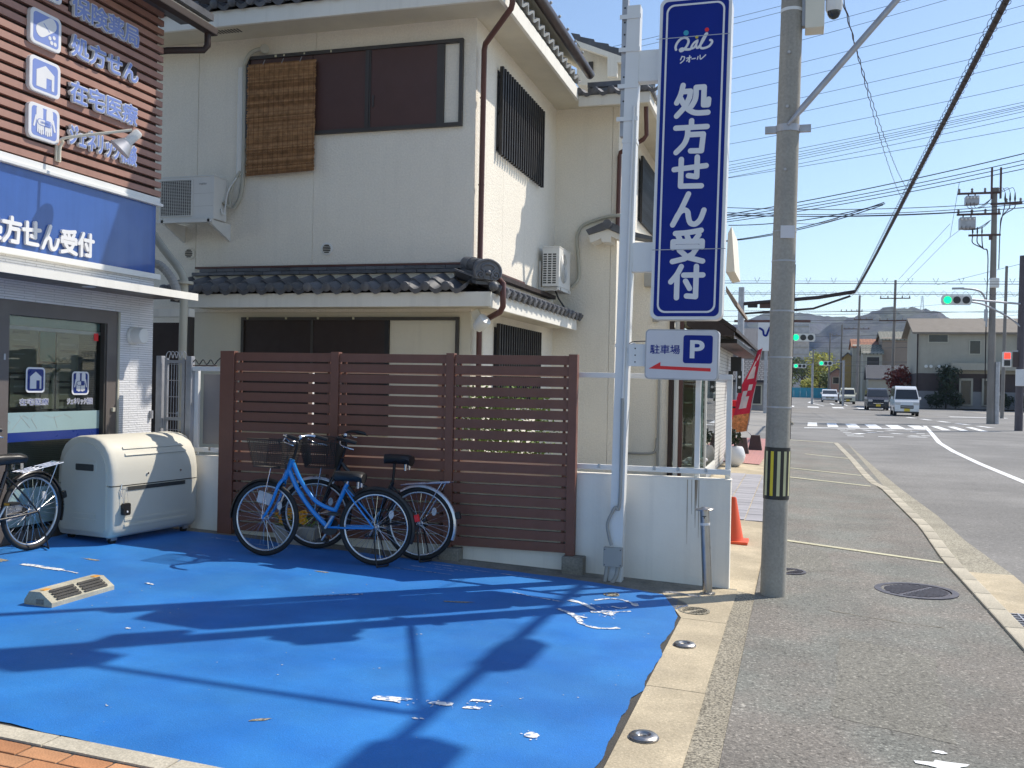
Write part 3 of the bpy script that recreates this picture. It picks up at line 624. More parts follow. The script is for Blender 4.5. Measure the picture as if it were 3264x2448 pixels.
# ---------------------------------------------------------------- tall pharmacy sign on its post
XP0, XP1, YS = -1.475, -1.365, 7.93
t = thing('sign_post', 'tall white square post carrying the blue sign, conduit up its front', 'post', (-1.42, YS, G(-1.4, YS)))
lean = 0.0145
MB().prism([(XP0, YS - .055, -.03), (XP1, YS - .055, -.03), (XP1, YS + .055, -.03), (XP0, YS + .055, -.03)], (lean * 4.75, 0, 4.76)).build('post_shaft', 'white_metal', t)
def px_(z): return -1.42 + lean * z
MB().box(px_(5) - .105, px_(5) - .055, YS - .035, YS + .035, 3.66, 5.6, bev=.004).build('channel', 'galv', t)
for z in (3.78, 4.05, 4.35, 4.62): MB().box(px_(z) - .112, px_(z) + .062, YS - .064, YS - .056, z, z + .035).build('strap', 'white_metal', t)
for z in (3.6, 1.92): MB().box(px_(z) - .060, px_(z) + .060, YS - .060, YS + .060, z, z + .03).build('strap', 'white_metal', t)
for z in (4.72, 4.6, 4.5, 4.4, 4.15, 3.95): MB().tube([(px_(5) - .08, YS - .0365, z), (px_(5) - .08, YS - .0345, z)], .008, 8).build('bolt_hole', 'black_metal', t)
cx_ = px_(.2)
MB().tube(smooth_path([(cx_ + .035, YS - .067, 1.5), (cx_ + .03, YS - .067, .66), (cx_ - .01, YS - .075, .60), (cx_ - .065, YS - .08, .47), (cx_ - .05, YS - .075, .35), (cx_ - .03, YS - .075, .29)]), .013, 8).build('flexible_conduit', 'conduit', t, 60)
MB().tube([(px_(3.9) + .03, YS - .067, 3.9), (cx_ + .035, YS - .067, 1.4)], .011, 8).build('conduit', 'white_metal', t, 60)
MB().box(cx_ - .09, cx_ + .065, YS - .115, YS - .056, .12, .275, bev=.004).build('junction_box', 'conduit', t)
for dx in (-.078, .052):
    for z in (.135, .26): MB().tube([(cx_ + dx, YS - .1165, z), (cx_ + dx, YS - .114, z)], .005, 6).build('screw', 'black_metal', t)
MB().tube(smooth_path([(cx_ - .06, YS - .085, .125), (cx_ - .075, YS - .085, .0), (cx_ - .09, YS - .085, -.06)]), .018, 8).build('flexible_conduit', 'conduit', t, 60)
MB().tube(smooth_path([(cx_ + .03, YS - .085, .125), (cx_ + .01, YS - .085, .03), (cx_ - .05, YS - .10, -.06)]), .018, 8).build('flexible_conduit', 'conduit', t, 60)
MB().ball((px_(2.0) + .075, YS - .03, 1.90), .06, 14, 8, 0, (1, .6, 1)).build('joint_cover', 'white_metal', t, 60)

# board: 0.56 wide, 2.6 tall
SX0, SX1, SZ0, SZ1 = -1.145, -0.575, 2.145, 4.735
t = thing('pharmacy_pole_sign', 'tall blue vertical pharmacy sign with white lettering, edged in white', 'sign', (-.86, YS, SZ0))
W_, H_ = SX1 - SX0, SZ1 - SZ0
M = frame(((SX0 + SX1) / 2, YS - .10, (SZ0 + SZ1) / 2), (1, 0, 0), (-.0, 0, 1))
sh_ = Matrix(((1, lean * .95, 0, 0), (0, 1, 0, 0), (0, 0, 1, 0), (0, 0, 0, 1)))
M = M @ sh_
mb = MB(); plate(mb, M, rrect(W_, H_, .055, 8), -.20, 0.0); mb.build('cabinet', 'white_metal', t, 40)
mb = MB(); plate(mb, M, rrect(W_ - .05, H_ - .05, .045, 8), 0.0, 0.004); mb.build('face', 'sign_blue', t)
mb = MB(); o, i_ = rrect(W_ - .105, H_ - .105, .065, 8), rrect(W_ - .135, H_ - .135, .055, 8)
k = len(o); vs = [M @ Vector((x, y, .0065)) for x, y in o + i_]
mb.add(vs, [(q, (q + 1) % k, k + (q + 1) % k, k + q) for q in range(k)]); mb.build('border_line', 'sign_white', t)
mb = MB(); cw = .275
for q, ch in enumerate('処方せん受付'):
    zc = 3.9013 + (2.4471 - 3.9013) * q / 5 - (SZ0 + SZ1) / 2
    glyph(mb, ch, M, -cw / 2 - .003, zc - .133, cw, .266, .043, .004, .007)
mb.build('lettering', 'sign_white', t)
def lg(x, y):   # logo drawn in its own grid
    return ((x - 1045) * .000585, (y - 420) * -.000600)
zl = 4.3693 - (SZ0 + SZ1) / 2
def lst(pts, w, taper=None, d=.0065): ribbon(mb, M, [(a, b + zl) for a, b in (lg(*p) for p in pts)], w, .004, d, 0, True, taper)
mb = MB()
lst([(795,505),(788,470),(805,420),(850,370),(905,352),(950,372),(962,415),(935,475),(890,520),(860,528),(850,510),(880,496),(930,512),(985,512),(1010,495)], .019, None, .0062)
lst([(1078,405),(1040,430),(1005,480),(1010,505),(1045,490),(1075,440),(1085,405),(1070,450),(1075,500),(1100,500)], .016, None, .0066)
lst([(1100,500),(1150,430),(1195,350),(1210,322),(1190,330),(1150,400),(1125,470),(1135,508),(1185,512),(1245,490),(1280,445),(1275,420),(1255,412)], .018, None, .0070)
mb.build('logo_script', 'sign_white', t)
for (x, y, r, m) in ((925, 290, .021, 'teal'), (1072, 356, .0125, 'yellow'), (1206, 270, .0165, 'red')):
    a, b = lg(x, y); mb = MB(); plate(mb, M, [(a + r * math.cos(q * math.pi / 9), b + zl + r * math.sin(q * math.pi / 9)) for q in range(18)], .004, .0065); mb.build('logo_dot', m, t)
mb = MB()
for pts in ([(880,600),(862,645)], [(880,605),(915,612),(905,655),(862,690)], [(945,630),(1005,622)], [(985,600),(982,680),(970,672)], [(980,635),(945,668)], [(1015,645),(1060,640)], [(1098,620),(1090,655)], [(1125,605),(1130,655),(1160,640),(1200,605)]):
    lst(pts, .0085)
mb.build('logo_caption', 'sign_white', t)
MB().box(px_(4) + .055, SX0 + .05, YS - .05, YS + .05, 4.10, 4.355, bev=.004).build('bracket', 'white_metal', t)
MB().box(px_(2.6) + .055, SX0 + .02, YS - .05, YS + .05, 2.54, 2.78, bev=.004).build('bracket', 'white_metal', t)
for z in (4.40, 2.70): MB().box(SX0 - .004, SX1 + .004, YS - .14, YS - .139, z, z + .006).build('seam', 'galv', t)
# parking sign
t = thing('parking_sign', 'white parking sign with blue P square and red arrow under the tall sign', 'sign', (-.91, YS, 1.66))
M = frame((-.905, YS - .10, 1.862), (1, 0, 0), (0, 0, 1)) @ Matrix.Rotation(R(-.6), 4, 'Z')
mb = MB(); plate(mb, M, rrect(.585, .405, .035, 6), -.15, 0); mb.build('cabinet', 'galv', t, 40)
mb = MB(); plate(mb, M, rrect(.565, .385, .03, 6), 0, .004); mb.build('face', 'sign_face', t)
mb = MB(); plate(mb, M, [(a + .13, b + .045) for a, b in rrect(.232, .225, .02, 5)], .004, .006); mb.build('blue_square', 'sign_blue', t)
mb = MB()
typeset(mb, 'P', M @ Matrix.Translation((.125, .045, .006)), .115, .145, .002, .03); mb.build('letter_p', 'sign_white', t)
mb = MB(); typeset(mb, '駐車場', M @ Matrix.Translation((-.132, .040, .004)), .24, .075, .002, .012); mb.build('lettering', 'sign_blue', t)
mb = MB(); plate(mb, M, [(-.258, -.118), (-.165, -.062), (-.165, -.094), (.235, -.104), (.235, -.130), (-.165, -.120)], .004, .006); mb.build('arrow', 'red', t)
MB().box(px_(1.9) + .055, px_(1.9) + .215, YS - .075, YS - .03, 1.765, 1.945, bev=.003).build('bracket', 'white_metal', t)
for z in (1.80, 1.855, 1.91): MB().tube([(px_(1.9) + .11, YS - .077, z), (px_(1.9) + .11, YS - .0745, z)], .006, 8).build('bolt', 'black_metal', t)
MB().tube(smooth_path([(px_(2) + .06, YS - .08, 1.95), (px_(2) + .10, YS - .085, 1.965), (px_(2) + .2, YS - .08, 1.97)]), .004, 6).build('lead', 'cable_black', t)

# ---------------------------------------------------------------- steel bollard
bx, by = -0.66, 7.81; gz = G(bx, by)
t = thing('steel_bollard', 'slightly tilted stainless bollard with flat flanged cap against the white wall', 'bollard', (bx, by, gz))
M = Matrix.Translation((bx, by, gz + .004)) @ Matrix.Rotation(R(-3.2), 4, 'Y')
MB().lathe([(.062, 0), (.062, .008), (.046, .012), (.0385, .014)], 24, 0, M).build('flange', 'steel', t, 40)
MB().lathe([(.0375, .01), (.0375, .665), (.03, .667)], 28, 0, M).build('tube', 'steel', t, 40)
MB().lathe([(.0395, .545), (.0395, .565)], 24, 0, M).build('white_band', 'sign_white', t, 40)
MB().lathe([(.03, .662), (.074, .666), (.076, .672), (.07, .678), (.03, .681), (.02, .690), (.001, .691)], 28, 0, M).build('cap', 'steel', t, 40)
mb = MB(); Mf = M @ Matrix.Translation((0, -.0385, .615)) @ Matrix.Rotation(R(90), 4, 'X')
plate(mb, Mf, [(-.016, .006), (.016, .006), (.016, 0), (.004, 0), (.004, -.014), (-.004, -.014), (-.004, 0), (-.016, 0)], -.003, .001); mb.build('keyhole', 'black_metal', t)
t = thing('chain', 'loose pale chain lying on the concrete in front of the bollard', 'chain', (-.85, 7.7, gz))
mb = MB()
for i in range(16):
    x_ = -.98 + i * .018; y_ = 7.66 + .02 * math.sin(i * .4); c = Vector((x_, y_, G(x_, y_) + .012)); a = R(15 + 40 * (i % 2))
    mb.tube([c + Vector((math.cos(a + q) * .013, math.sin(a + q) * .009, .003 * math.sin(q))) for q in [k * math.pi / 4 for k in range(9)]], .003, 5, cap=False)
mb.build('link', 'galv', t); 
# ---------------------------------------------------------------- near utility pole
UX, UY = -0.165, 8.06; uz = G(UX, UY)
t = thing('utility_pole', 'grey concrete utility pole with black and yellow striped guard by the sidewalk', 'utility pole', (UX, UY, uz))
pl = 0.013
def pr(z): return 0.100 - 0.0034 * z
def pc(z): return Vector((UX + pl * z, UY + .0, z))
MB().tube([pc(z) for z in (uz - .05, 1, 2, 3, 4, 5, 7, 9.2)], [pr(z) for z in (0, 1, 2, 3, 4, 5, 7, 9.2)], 32).build('shaft', 'pole_concrete', t, 50)
z0, z1 = 0.72, 1.135
MB().tube([pc(z0), pc(z1)], [pr(z0) + .004, pr(z1) + .004], 32).build('guard_sleeve', 'black_plastic', t, 50)
for i in range(12):
    a = R(-112 + i * 30); r = pr(.9) + .0055; mb = MB()
    vs = []
    for z in (z0 + .03, z1 - .03):
        for q in range(4):
            aa = a + R(-6 + q * 4.6); c = pc(z); vs.append(c + Vector((math.cos(aa) * r, math.sin(aa) * r, 0)))
    mb.add(vs, [(q, q + 1, q + 5, q + 4) for q in range(3)]); mb.build('reflective_stripe', 'yellow' if i == 0 else 'pale_yellow', t)
for z in (1.45, 1.85, 2.22, 2.62, z0 + .02, z1 - .05, .93): MB().tube([pc(z), pc(z + .012)], pr(z) + .0035, 28).build('strap', 'galv', t, 50)
MB().box(-.055, .055, -.006, .004, 0, .10, M=Matrix.Translation(pc(2.80) + Vector((.025, -pr(2.8) - .004, 0))) @ Matrix.Rotation(R(12), 4, 'Z')).build('number_plate', 'sign_face', t)
MB().tube([pc(2.86), pc(2.87)], pr(2.86) + .003, 28).build('strap', 'galv', t, 50)
for z in (3.35, 3.85, 4.28): 
    MB().tube([pc(z) + Vector((-.01, -pr(z) + .01, 0)), pc(z) + Vector((-.01, -pr(z) - .025, -.005))], .012, 8).build('step_bolt', 'galv', t)
MB().tube([pc(1.2) + Vector((pr(1) - .005, -.01, 0)), pc(2.6) + Vector((pr(2) - .005, -.01, 0))], .008, 6).build('earth_wire', 'cable_black', t)
# clamp and brace
zc = 3.66
MB().tube([pc(zc), pc(zc + .055)], pr(zc) + .008, 28).build('clamp', 'galv', t, 50)
for s in (-1, 1): MB().box(-.045, .045, -.02, .02, 0, .055, M=Matrix.Translation(pc(zc) + Vector((s * (pr(zc) + .045), -.0, 0)))).build('clamp_lug', 'galv', t)
tip = Vector((2.42, 8.25, 6.72))
b0 = pc(3.70) + Vector((.0, -pr(3.7) - .012, 0)); 
MB().tube([b0, b0 + (tip - b0) * .04, tip], [.012, .026, .026], 10).build('brace', 'galv', t, 50)
MB().tube([pc(6.62), tip], .03, 10).build('arm', 'galv', t, 50)
# camera cabinet and dome
ZC = pc(4.6)
MB().box(ZC.x + pr(4.6) + .02, ZC.x + pr(4.6) + .165, UY - .09, UY + .09, 4.46, 4.95, bev=.006).build('cabinet', 'cream_metal', t)
MB().box(ZC.x + pr(4.6) - .005, ZC.x + pr(4.6) + .022, UY - .03, UY + .03, 4.50, 4.90).build('cabinet_mount', 'galv', t)
MB().tube([pc(4.62), pc(4.645)], pr(4.6) + .003, 28).build('band', 'white_metal', t, 50)
MB().box(ZC.x - .16, ZC.x - .08, UY - .12, UY + .12, 5.4, 5.9, bev=.01).build('meter_box', 'cream_metal', t)
MB().box(ZC.x - .20, ZC.x + .25, UY - .32, UY - .10, 6.0, 6.5, bev=.01).build('control_box', 'galv', t)
t = thing('dome_camera', 'white dome security camera hanging beside the pole cabinet', 'camera', (.215, 8.0, 4.55))
M = Matrix.Translation((.215, 8.0, 4.58))
MB().lathe([(.055, 0), (.064, .02), (.064, .36), (.05, .38)], 20, 0, M).build('housing', 'white_metal', t, 50)
MB().lathe([(.052, .0), (.050, -.02), (.036, -.045), (.012, -.058), (.001, -.06)], 20, 0, M, closed=False).build('dome', 'car_glass', t, 60)
MB().tube([(.05, 8.0, 4.99), (.215, 8.0, 4.96)], .014, 8).build('bracket', 'white_metal', t)

# ---------------------------------------------------------------- house
YH, XC, XR, YW = 11.5, -3.96, -2.90, 15.7
H = thing('tiled_house', 'cream stucco two storey house with grey tiled roofs behind the brown fence', 'house', (-5, 13, 0))
def part(name, m, parent, *boxes, bev=0.0, sm=None):
    mb = MB()
    for b in boxes: mb.box(*b, bev=bev)
    return mb.build(name, m, parent, sm)
part('wall', 'stucco', H, (-9.6, -7.985, YH, 12.0, -.2, 6.40)); part('wall', 'stucco', H, (-7.978, -6.203, YH, 12.0, 2.5, 6.40)); part('wall', 'stucco', H, (-6.197, XC, YH, 12.0, 2.5, 6.40))
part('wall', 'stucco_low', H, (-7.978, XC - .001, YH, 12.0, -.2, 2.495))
part('wall_core', 'soffit', H, (-9.6, XC - .05, YH + .01, 20.0, -.2, 6.35))
part('side_wall', 'stucco', H, (-4.1, XC, 12.002, 12.755, -.2, 6.40)); part('side_wall', 'stucco', H, (-4.1, XC, 12.76, 13.855, -.2, 6.40)); part('side_wall', 'stucco', H, (-4.1, XC, 13.86, YW, -.2, 6.40))
part('wing_wall', 'stucco', H, (XC, -3.006, YW, YW + .3, -.2, 6.4)); part('wing_wall', 'stucco', H, (-3.0, XR, YW, 15.99, -.2, 6.4))
part('wing_side_wall', 'stucco', H, (XR - .15, XR, 15.992, 21.5, 3.6, 6.4))
# upper eaves
part('soffit', 'soffit', H, (-9.6, -3.47, 10.91, YH + .02, 6.20, 6.24)); part('soffit', 'soffit', H, (XC - .02, -3.47, YH + .02, 15.06, 6.20, 6.24)); part('soffit', 'soffit', H, (XC - .02, -2.3, 15.06, YW + .02, 6.20, 6.24)); part('soffit', 'soffit', H, (XR - .02, -2.36, YW + .02, 21.5, 6.20, 6.24))
part('fascia', 'fascia_white', H, (-9.6, -3.44, 10.86, 10.908, 6.14, 6.345), bev=.006)
part('fascia', 'fascia_white', H, (-3.488, -3.44, 10.91, 15.07, 6.14, 6.33), bev=.006)
part('fascia', 'fascia_white', H, (-3.44, -2.30, 15.03, 15.075, 6.04, 6.21), bev=.006)
part('fascia', 'fascia_white', H, (-2.36, -2.31, 15.08, 21.5, 6.06, 6.22), bev=.006)
part('soffit_vent', 'dark_frame', H, *[(-7.62 + i * .045, -7.60 + i * .045, 11.12, 11.24, 6.195, 6.2005) for i in range(11)])
# tile mesh: a wave-section pan tile with a round nose at its lower edge
def tile_mesh(name, w, L, m, nose=True, r=.048, th=.02):
    mb = MB(); n = 10; top = []; bot = []
    def zz(u): return .040 * math.cos(2 * math.pi * (u - .08)) * (1 if u < .6 else .85)
    for j in (0, .5, 1):
        for i in range(n + 1):
            u = i / n; top.append((u * w, j * L, zz(u) + .02)); bot.append((u * w, j * L, zz(u) + .02 - th - .036 * (j == 0) * nose))
    k = n + 1; vs = top + bot; o = len(top); fs = []
    for j in range(2):
        for i in range(n):
            a = j * k + i; fs.append((a, a + 1, a + k + 1, a + k)); fs.append((o + a, o + a + k, o + a + k + 1, o + a + 1))
    for i in range(n): fs.append((i, o + i, o + i + 1, i + 1)); fs.append((2 * k + i, 2 * k + i + 1, o + 2 * k + i + 1, o + 2 * k + i))
    for j in range(2): fs.append((j * k, j * k + k, o + j * k + k, o + j * k)); fs.append((j * k + n, o + j * k + n, o + j * k + k + n, j * k + k + n))
    mb.add(vs, fs)
    if nose:
        mb.lathe([(.001, .022), (r * .7, .020), (r, .010), (r, -.03)], 14, 0, Matrix.Translation((.08 * w, -.006, .022)) @ Matrix.Rotation(R(90), 4, 'X'), closed=False)
    return mb.mesh(name, m, 45)
# lower pent roof, front and side
RF = MB(); RF.prism([(-7.95, 10.92, 2.68), (-7.95, YH, 2.83), (-7.95, YH, 2.60), (-7.95, 10.92, 2.60)], (4.40, 0, 0))
RF.prism([(-3.54, 10.93, 2.68), (XC, 11.35, 2.84), (XC, 11.35, 2.55), (-3.54, 10.93, 2.55)], (0, 4.6, 0))
roof = RF.build('pent_roof', 'dark_brown', H)
sl = math.atan2(.17, .62)
for bx_ in ((-7.94, XC - .2, 11.40, YH, 2.84, 2.982),): part('mortar_bed', 'stucco', H, bx_)
tm1 = tile_mesh('roof_tile', .268, .30, 'roof_tile', r=.056); tm2 = tile_mesh('roof_tile', .268, .42, 'roof_tile', nose=False)
for i in range(17):
    x_ = -8.00 + i * .262
    if x_ > -3.86: break
    for me, y_, z_ in ((tm1, 10.815, 2.735), (tm2, 11.05, 2.825)):
        if me is tm2 and x_ > -4.2: continue
        hang(put('roof_tile', me, None, Matrix.Translation((x_, y_, z_)) @ Matrix.Rotation(sl, 4, 'X') @ Matrix.Rotation(random.uniform(-.008, .008), 4, 'Z')), roof)
ss = math.atan2(.16, .45)
tm3 = tile_mesh('roof_tile', .268, .26, 'roof_tile', r=.042)
for i in range(18):
    y_ = 10.98 + i * .258
    if y_ > 15.4: break
    hang(put('roof_tile', tm3, None, Matrix.Translation((-3.435, y_, 2.715)) @ Matrix.Rotation(R(90), 4, 'Z') @ Matrix.Rotation(ss, 4, 'X')), roof)
    hang(put('roof_tile', tm2, None, Matrix.Translation((-3.63, y_, 2.79)) @ Matrix.Rotation(R(90), 4, 'Z') @ Matrix.Rotation(ss, 4, 'X')), roof)
part('fascia', 'fascia_white', H, (-7.75, -3.505, 10.88, 10.925, 2.515, 2.69), bev=.006); part('fascia', 'fascia_white', H, (-3.55, -3.505, 10.93, 15.5, 2.50, 2.68), bev=.006)
part('soffit', 'soffit', H, (-7.75, -3.56, 10.93, YH, 2.54, 2.56)); part('soffit', 'soffit', H, (XC, -3.56, YH, 15.5, 2.53, 2.55))
x_ = -7.93
while x_ < -4.3:
    w_ = .27
    for k, (y0, z0) in enumerate(((11.34, 2.985), (11.37, 3.035))): hang(MB().box(x_ + .002 + k * .1, x_ + w_ + k * .1, y0, YH, z0, z0 + .043, bev=.004).build('ridge_tile', 'roof_tile'), roof)
    x_ += w_ + .004
part('flashing', 'brown_pipe', H, (-7.92, -4.05, 11.40, YH - .001, 3.085, 3.112)); part('flashing', 'dark_brown', H, (XC + .001, XC + .12, YH + .2, 15.4, 3.0, 3.06)); part('flashing', 'brown_pipe', H, (XC + .001, XC + .10, YH + .1, 13.6, 3.062, 3.09))
# hip ridge with its ornamental end tile
p0 = Vector((-4.02, 11.46, 3.10)); p1 = Vector((-3.60, 10.96, 2.985))
for k in range(3):
    a = p0 + (p1 - p0) * (k / 3); b = p0 + (p1 - p0) * ((k + 1) / 3 + .05)
    hang(MB().tube([a, b], [.088, .098], 18).build('ridge_tile', 'roof_tile', None, 50), roof)
for k, (w_, dz) in enumerate(((.19, -.085), (.22, -.135), (.24, -.185))):
    Mx = frame(p0 + Vector((0, 0, dz)), (p1 - p0), (0, 0, 1)); hang(MB().box(0, (p1 - p0).length * .98, -.022, .022, -w_ / 2, w_ / 2, M=Mx, bev=.004).build('ridge_tile', 'roof_tile'), roof)
Mo = frame(p1 + Vector((.025, -.03, -.055)), Vector((.79, .61, 0)), Vector((0, 0, 1)))
mb = MB(); plate(mb, Mo, [(.17 * math.cos(R(a)) * (1.0 if a < 200 else 1.08), .145 * math.sin(R(a)) if math.sin(R(a)) > -.7 else -.10) for a in range(-48, 230, 14)], -.03, .035)
mb.tube([Mo @ Vector((.165 * math.cos(R(a)), .138 * math.sin(R(a)), .038)) for a in range(-30, 215, 12)], .016, 8)
for s in (-1, 1):
    mb.tube([Mo @ Vector((s * (.095 + .048 * math.cos(q * .55) * (1 - q / 18)), -.045 + .048 * math.sin(q * .55) * (1 - q / 18), .045)) for q in range(17)], .011, 6)
    mb.tube(smooth_path([Mo @ Vector((s * .045, -.085, .042)), Mo @ Vector((s * .05, -.01, .046)), Mo @ Vector((s * .085, .04, .042)), Mo @ Vector((s * .04, .08, .046)), Mo @ Vector((0, .085, .046))], 4), .012, 6)
mb.ball(Mo @ Vector((.0, -.015, .036)), .042, 14, 8, 0, (1, 1, .8))
hang(mb.build('ornamental_end_tile', 'roof_tile', None, 50), roof)
MB().ball((-3.47, 10.87, 2.75), .06, 12, 8).build('corner_tile', 'roof_tile', roof, 60)
# upper roof edges
up = MB(); up.prism([(-9.6, 10.88, 6.36), (-9.6, 11.6, 6.70), (-9.6, 11.6, 6.3), (-9.6, 10.88, 6.3)], (6.1, 0, 0)); uroof = up.build('upper_roof', 'dark_brown', H)
for i in range(22):
    hang(put('roof_tile', tm1, None, Matrix.Translation((-9.4 + i * .262, 10.79, 6.385)) @ Matrix.Rotation(sl, 4, 'X')), uroof)
part('roof_ridge', 'dark_brown', H, (-9.6, -3.7, 11.2, 11.3, 6.60, 6.72))
tmv = tile_mesh('verge_tile', .27, .30, 'verge_tile', nose=False, th=.035)
for i in range(15):
    hang(put('verge_tile', tmv, None, Matrix.Translation((-3.40, 11.0 + i * .268, 6.40)) @ Matrix.Rotation(R(90), 4, 'Z') @ Matrix.Rotation(R(20), 4, 'X')), uroof)
g1z = 6.67
T('gutter_brown', (0.050, 0.028, 0.023), 0.4, var=0.1)
MB().tube([(-3.35, 10.08, g1z), (-3.35, 15.45, g1z)], .075, 14).build('gutter', 'gutter_brown', H, 50)
mr = MB(); mr.prism([(-3.38, 10.1, 6.72), (-6.8, 10.1, 8.84), (-9.7, 10.1, 7.1), (-9.7, 10.1, 7.25), (-6.8, 10.1, 9.00), (-3.38, 10.1, 6.83)], (0, 5.2, 0)); mr.build('main_roof', 'roof_tile', H)
mr = MB(); mr.prism([(-3.42, 10.14, 6.66), (-3.95, 10.14, 6.98), (-3.95, 10.14, 7.04), (-3.42, 10.14, 6.715)], (0, 5.1, 0)); mr.build('main_soffit', 'soffit', H)
part('upper_wall', 'old_concrete', H, (-4.0, -3.76, 11.2, 14.9, 6.33, 7.0)); part('gable_wall', 'stucco', H, (-9.5, -4.0, 11.6, 11.8, 6.41, 7.0))
for i in range(9): MB().ball((-3.29, 10.6 + i * .5, g1z + .075), .022, 8, 6).build('gutter_hook', 'verge_tile', H)
Yg = 18.0
gpts = [('A6',1640,330),('A6',1730,350),('A6',1740,365),('A6',1875,400),('A6',1880,415),('A6',2020,445),('A6',2025,460),('A6',2175,495),('A6',2175,570),('A6',1680,395)]
mb = MB(); mb.prism([-4.2973 and Vector(p) for p in ((-4.297, 18.000, 8.338), (-4.122, 18.000, 8.294), (-4.111, 18.000, 8.250), (-3.840, 18.000, 8.176), (-3.829, 18.000, 8.128), (-3.561, 18.000, 8.069), (-3.551, 18.000, 8.026), (-3.218, 18.000, 7.929), (-3.215, 18.000, 7.779), (-4.217, 18.000, 8.198))], (0, 3, 0)); mb.build('gable_roof', 'roof_tile', H)
mb = MB(); mb.prism([Vector(p) for p in ((-4.197, 18.000, 8.187), (-3.120, 18.000, 7.734), (-3.118, 18.000, 7.641), (-3.383, 18.000, 7.708), (-3.387, 18.000, 7.436), (-3.568, 18.000, 7.449), (-3.575, 18.000, 7.826), (-4.097, 18.000, 8.037))], (0, .1, 0)); mb.build('bargeboard', 'fascia_white', H)
mb = MB(); mb.prism([Vector(p) for p in ((-4.270, 18.400, 8.283), (-3.092, 18.400, 7.787), (-3.082, 18.400, 7.291), (-4.253, 18.400, 7.468))], (0, 2.5, 0)); mb.build('gable_wall', 'stucco', H)
part('gable_vent', 'dark_frame', H, (-4.0173, -3.9289, 18.37, 18.40, 7.6900, 7.8829))
part('wing_roof', 'roof_tile', H, (-3.44, -2.25, 15.0, 15.6, 6.215, 6.24))
for i in range(5): hang(put('roof_tile', tm1, None, Matrix.Translation((-3.45 + i * .262, 14.98, 6.245)) @ Matrix.Rotation(sl, 4, 'X')), uroof)
part('roof_ridge', 'roof_tile', H, (-3.40, -2.3, 15.5, 15.6, 6.48, 6.56), (-3.40, -2.3, 15.52, 15.6, 6.40, 6.47))
for i in range(12): hang(put('verge_tile', tmv, None, Matrix.Translation((-2.27, 15.1 + i * .268, 6.26)) @ Matrix.Rotation(R(90), 4, 'Z') @ Matrix.Rotation(R(20), 4, 'X')), uroof)
# downpipes
DP = [[(-3.36, 11.05, 7.2), (-3.36, 11.05, 6.15), (-3.38, 11.07, 6.10), (-3.84, 11.50, 5.86), (-3.87, 11.55, 5.80), (-3.885, 11.58, 3.12), (-3.80, 11.45, 3.02)],
      [(-3.80, 11.45, 3.02), (-3.48, 11.10, 2.86), (-3.40, 11.02, 2.80), (-3.39, 11.0, 2.52), (-3.43, 11.02, 2.46), (-3.80, 11.42, 2.36), (-3.865, 11.55, 2.28), (-3.865, 11.56, 0.0)]]
for p in DP: MB().tube(p, .036, 12).build('downpipe', 'brown_pipe', H, 50)
for z in (5.2, 4.1): MB().tube([(-3.885, 11.58, z), (-3.885, 11.58, z + .015)], .041, 12).build('pipe_bracket', 'dark_brown', H)
MB().tube([(-2.40, 15.3, 6.05), (-2.40, 15.4, 5.62), (-2.45, 15.42, 5.56), (-2.86, 15.64, 5.42), (-2.875, 15.655, 5.36), (-2.885, 15.655, 4.1)], .036, 10).build('downpipe', 'brown_pipe', H, 50)
# vents
for x_, z_ in ((-5.98, 3.33), (-8.08, 3.31)):
    M = Matrix.Translation((x_, YH - .001, z_)) @ Matrix.Rotation(R(90), 4, 'X')
    v = MB().lathe([(.001, 0), (.085, 0), (.085, .012), (.062, .02), (.058, .010), (.001, .008)], 22, 0, M, closed=False).build('round_vent', 'ac_white' if x_ > -7 else 'stucco', H, 40)
    for k in range(5):
        o = -.045 + k * .0225; hw = math.sqrt(.056 ** 2 - o * o); hang(MB().box(x_ - hw, x_ + hw, YH - .020, YH - .010, z_ + o - .006, z_ + o + .006).build('louvre', 'black_metal'), v)
# shutter window upstairs
WX0, WX1, WZ0, WZ1 = -7.21, -4.12, 4.84, 5.94
win = part('shutter_window', 'dark_frame', H, (WX0, WX1, YH - .055, YH - .002, WZ1 - .045, WZ1), (WX0, WX1, YH - .055, YH - .002, WZ0, WZ0 + .045), (WX0, WX0 + .04, YH - .055, YH - .002, WZ0 + .045, WZ1 - .045), (WX1 - .045, WX1, YH - .055, YH - .002, WZ0 + .045, WZ1 - .045))
def sub(name, m, *b): hang(part(name, m, None, *b), win)
sub('shutter_panel', 'brown_metal', (-6.22, -5.46, YH - .030, YH - .004, WZ0 + .046, WZ1 - .046)); sub('shutter_panel', 'brown_metal', (-5.38, -4.47, YH - .034, YH - .004, WZ0 + .046, WZ1 - .046)); sub('shutter_panel', 'brown_metal', (-7.16, -6.23, YH - .030, YH - .004, WZ0 + .046, WZ1 - .046))
sub('mullion', 'dark_frame', (-5.458, -5.435, YH - .045, YH - .004, WZ0 + .046, WZ1 - .046)); sub('mullion', 'dark_glass_frame', (-5.433, -5.405, YH - .05, YH - .004, WZ0 + .046, WZ1 - .046)); sub('mullion', 'dark_frame', (-5.403, -5.382, YH - .042, YH - .004, WZ0 + .046, WZ1 - .046)); sub('mullion', 'dark_frame', (-4.468, -4.37, YH - .040, YH - .004, WZ0 + .046, WZ1 - .046))
sub('pull', 'dark_glass_frame', (-5.36, -5.33, YH - .045, YH - .034, 5.15, 5.3))
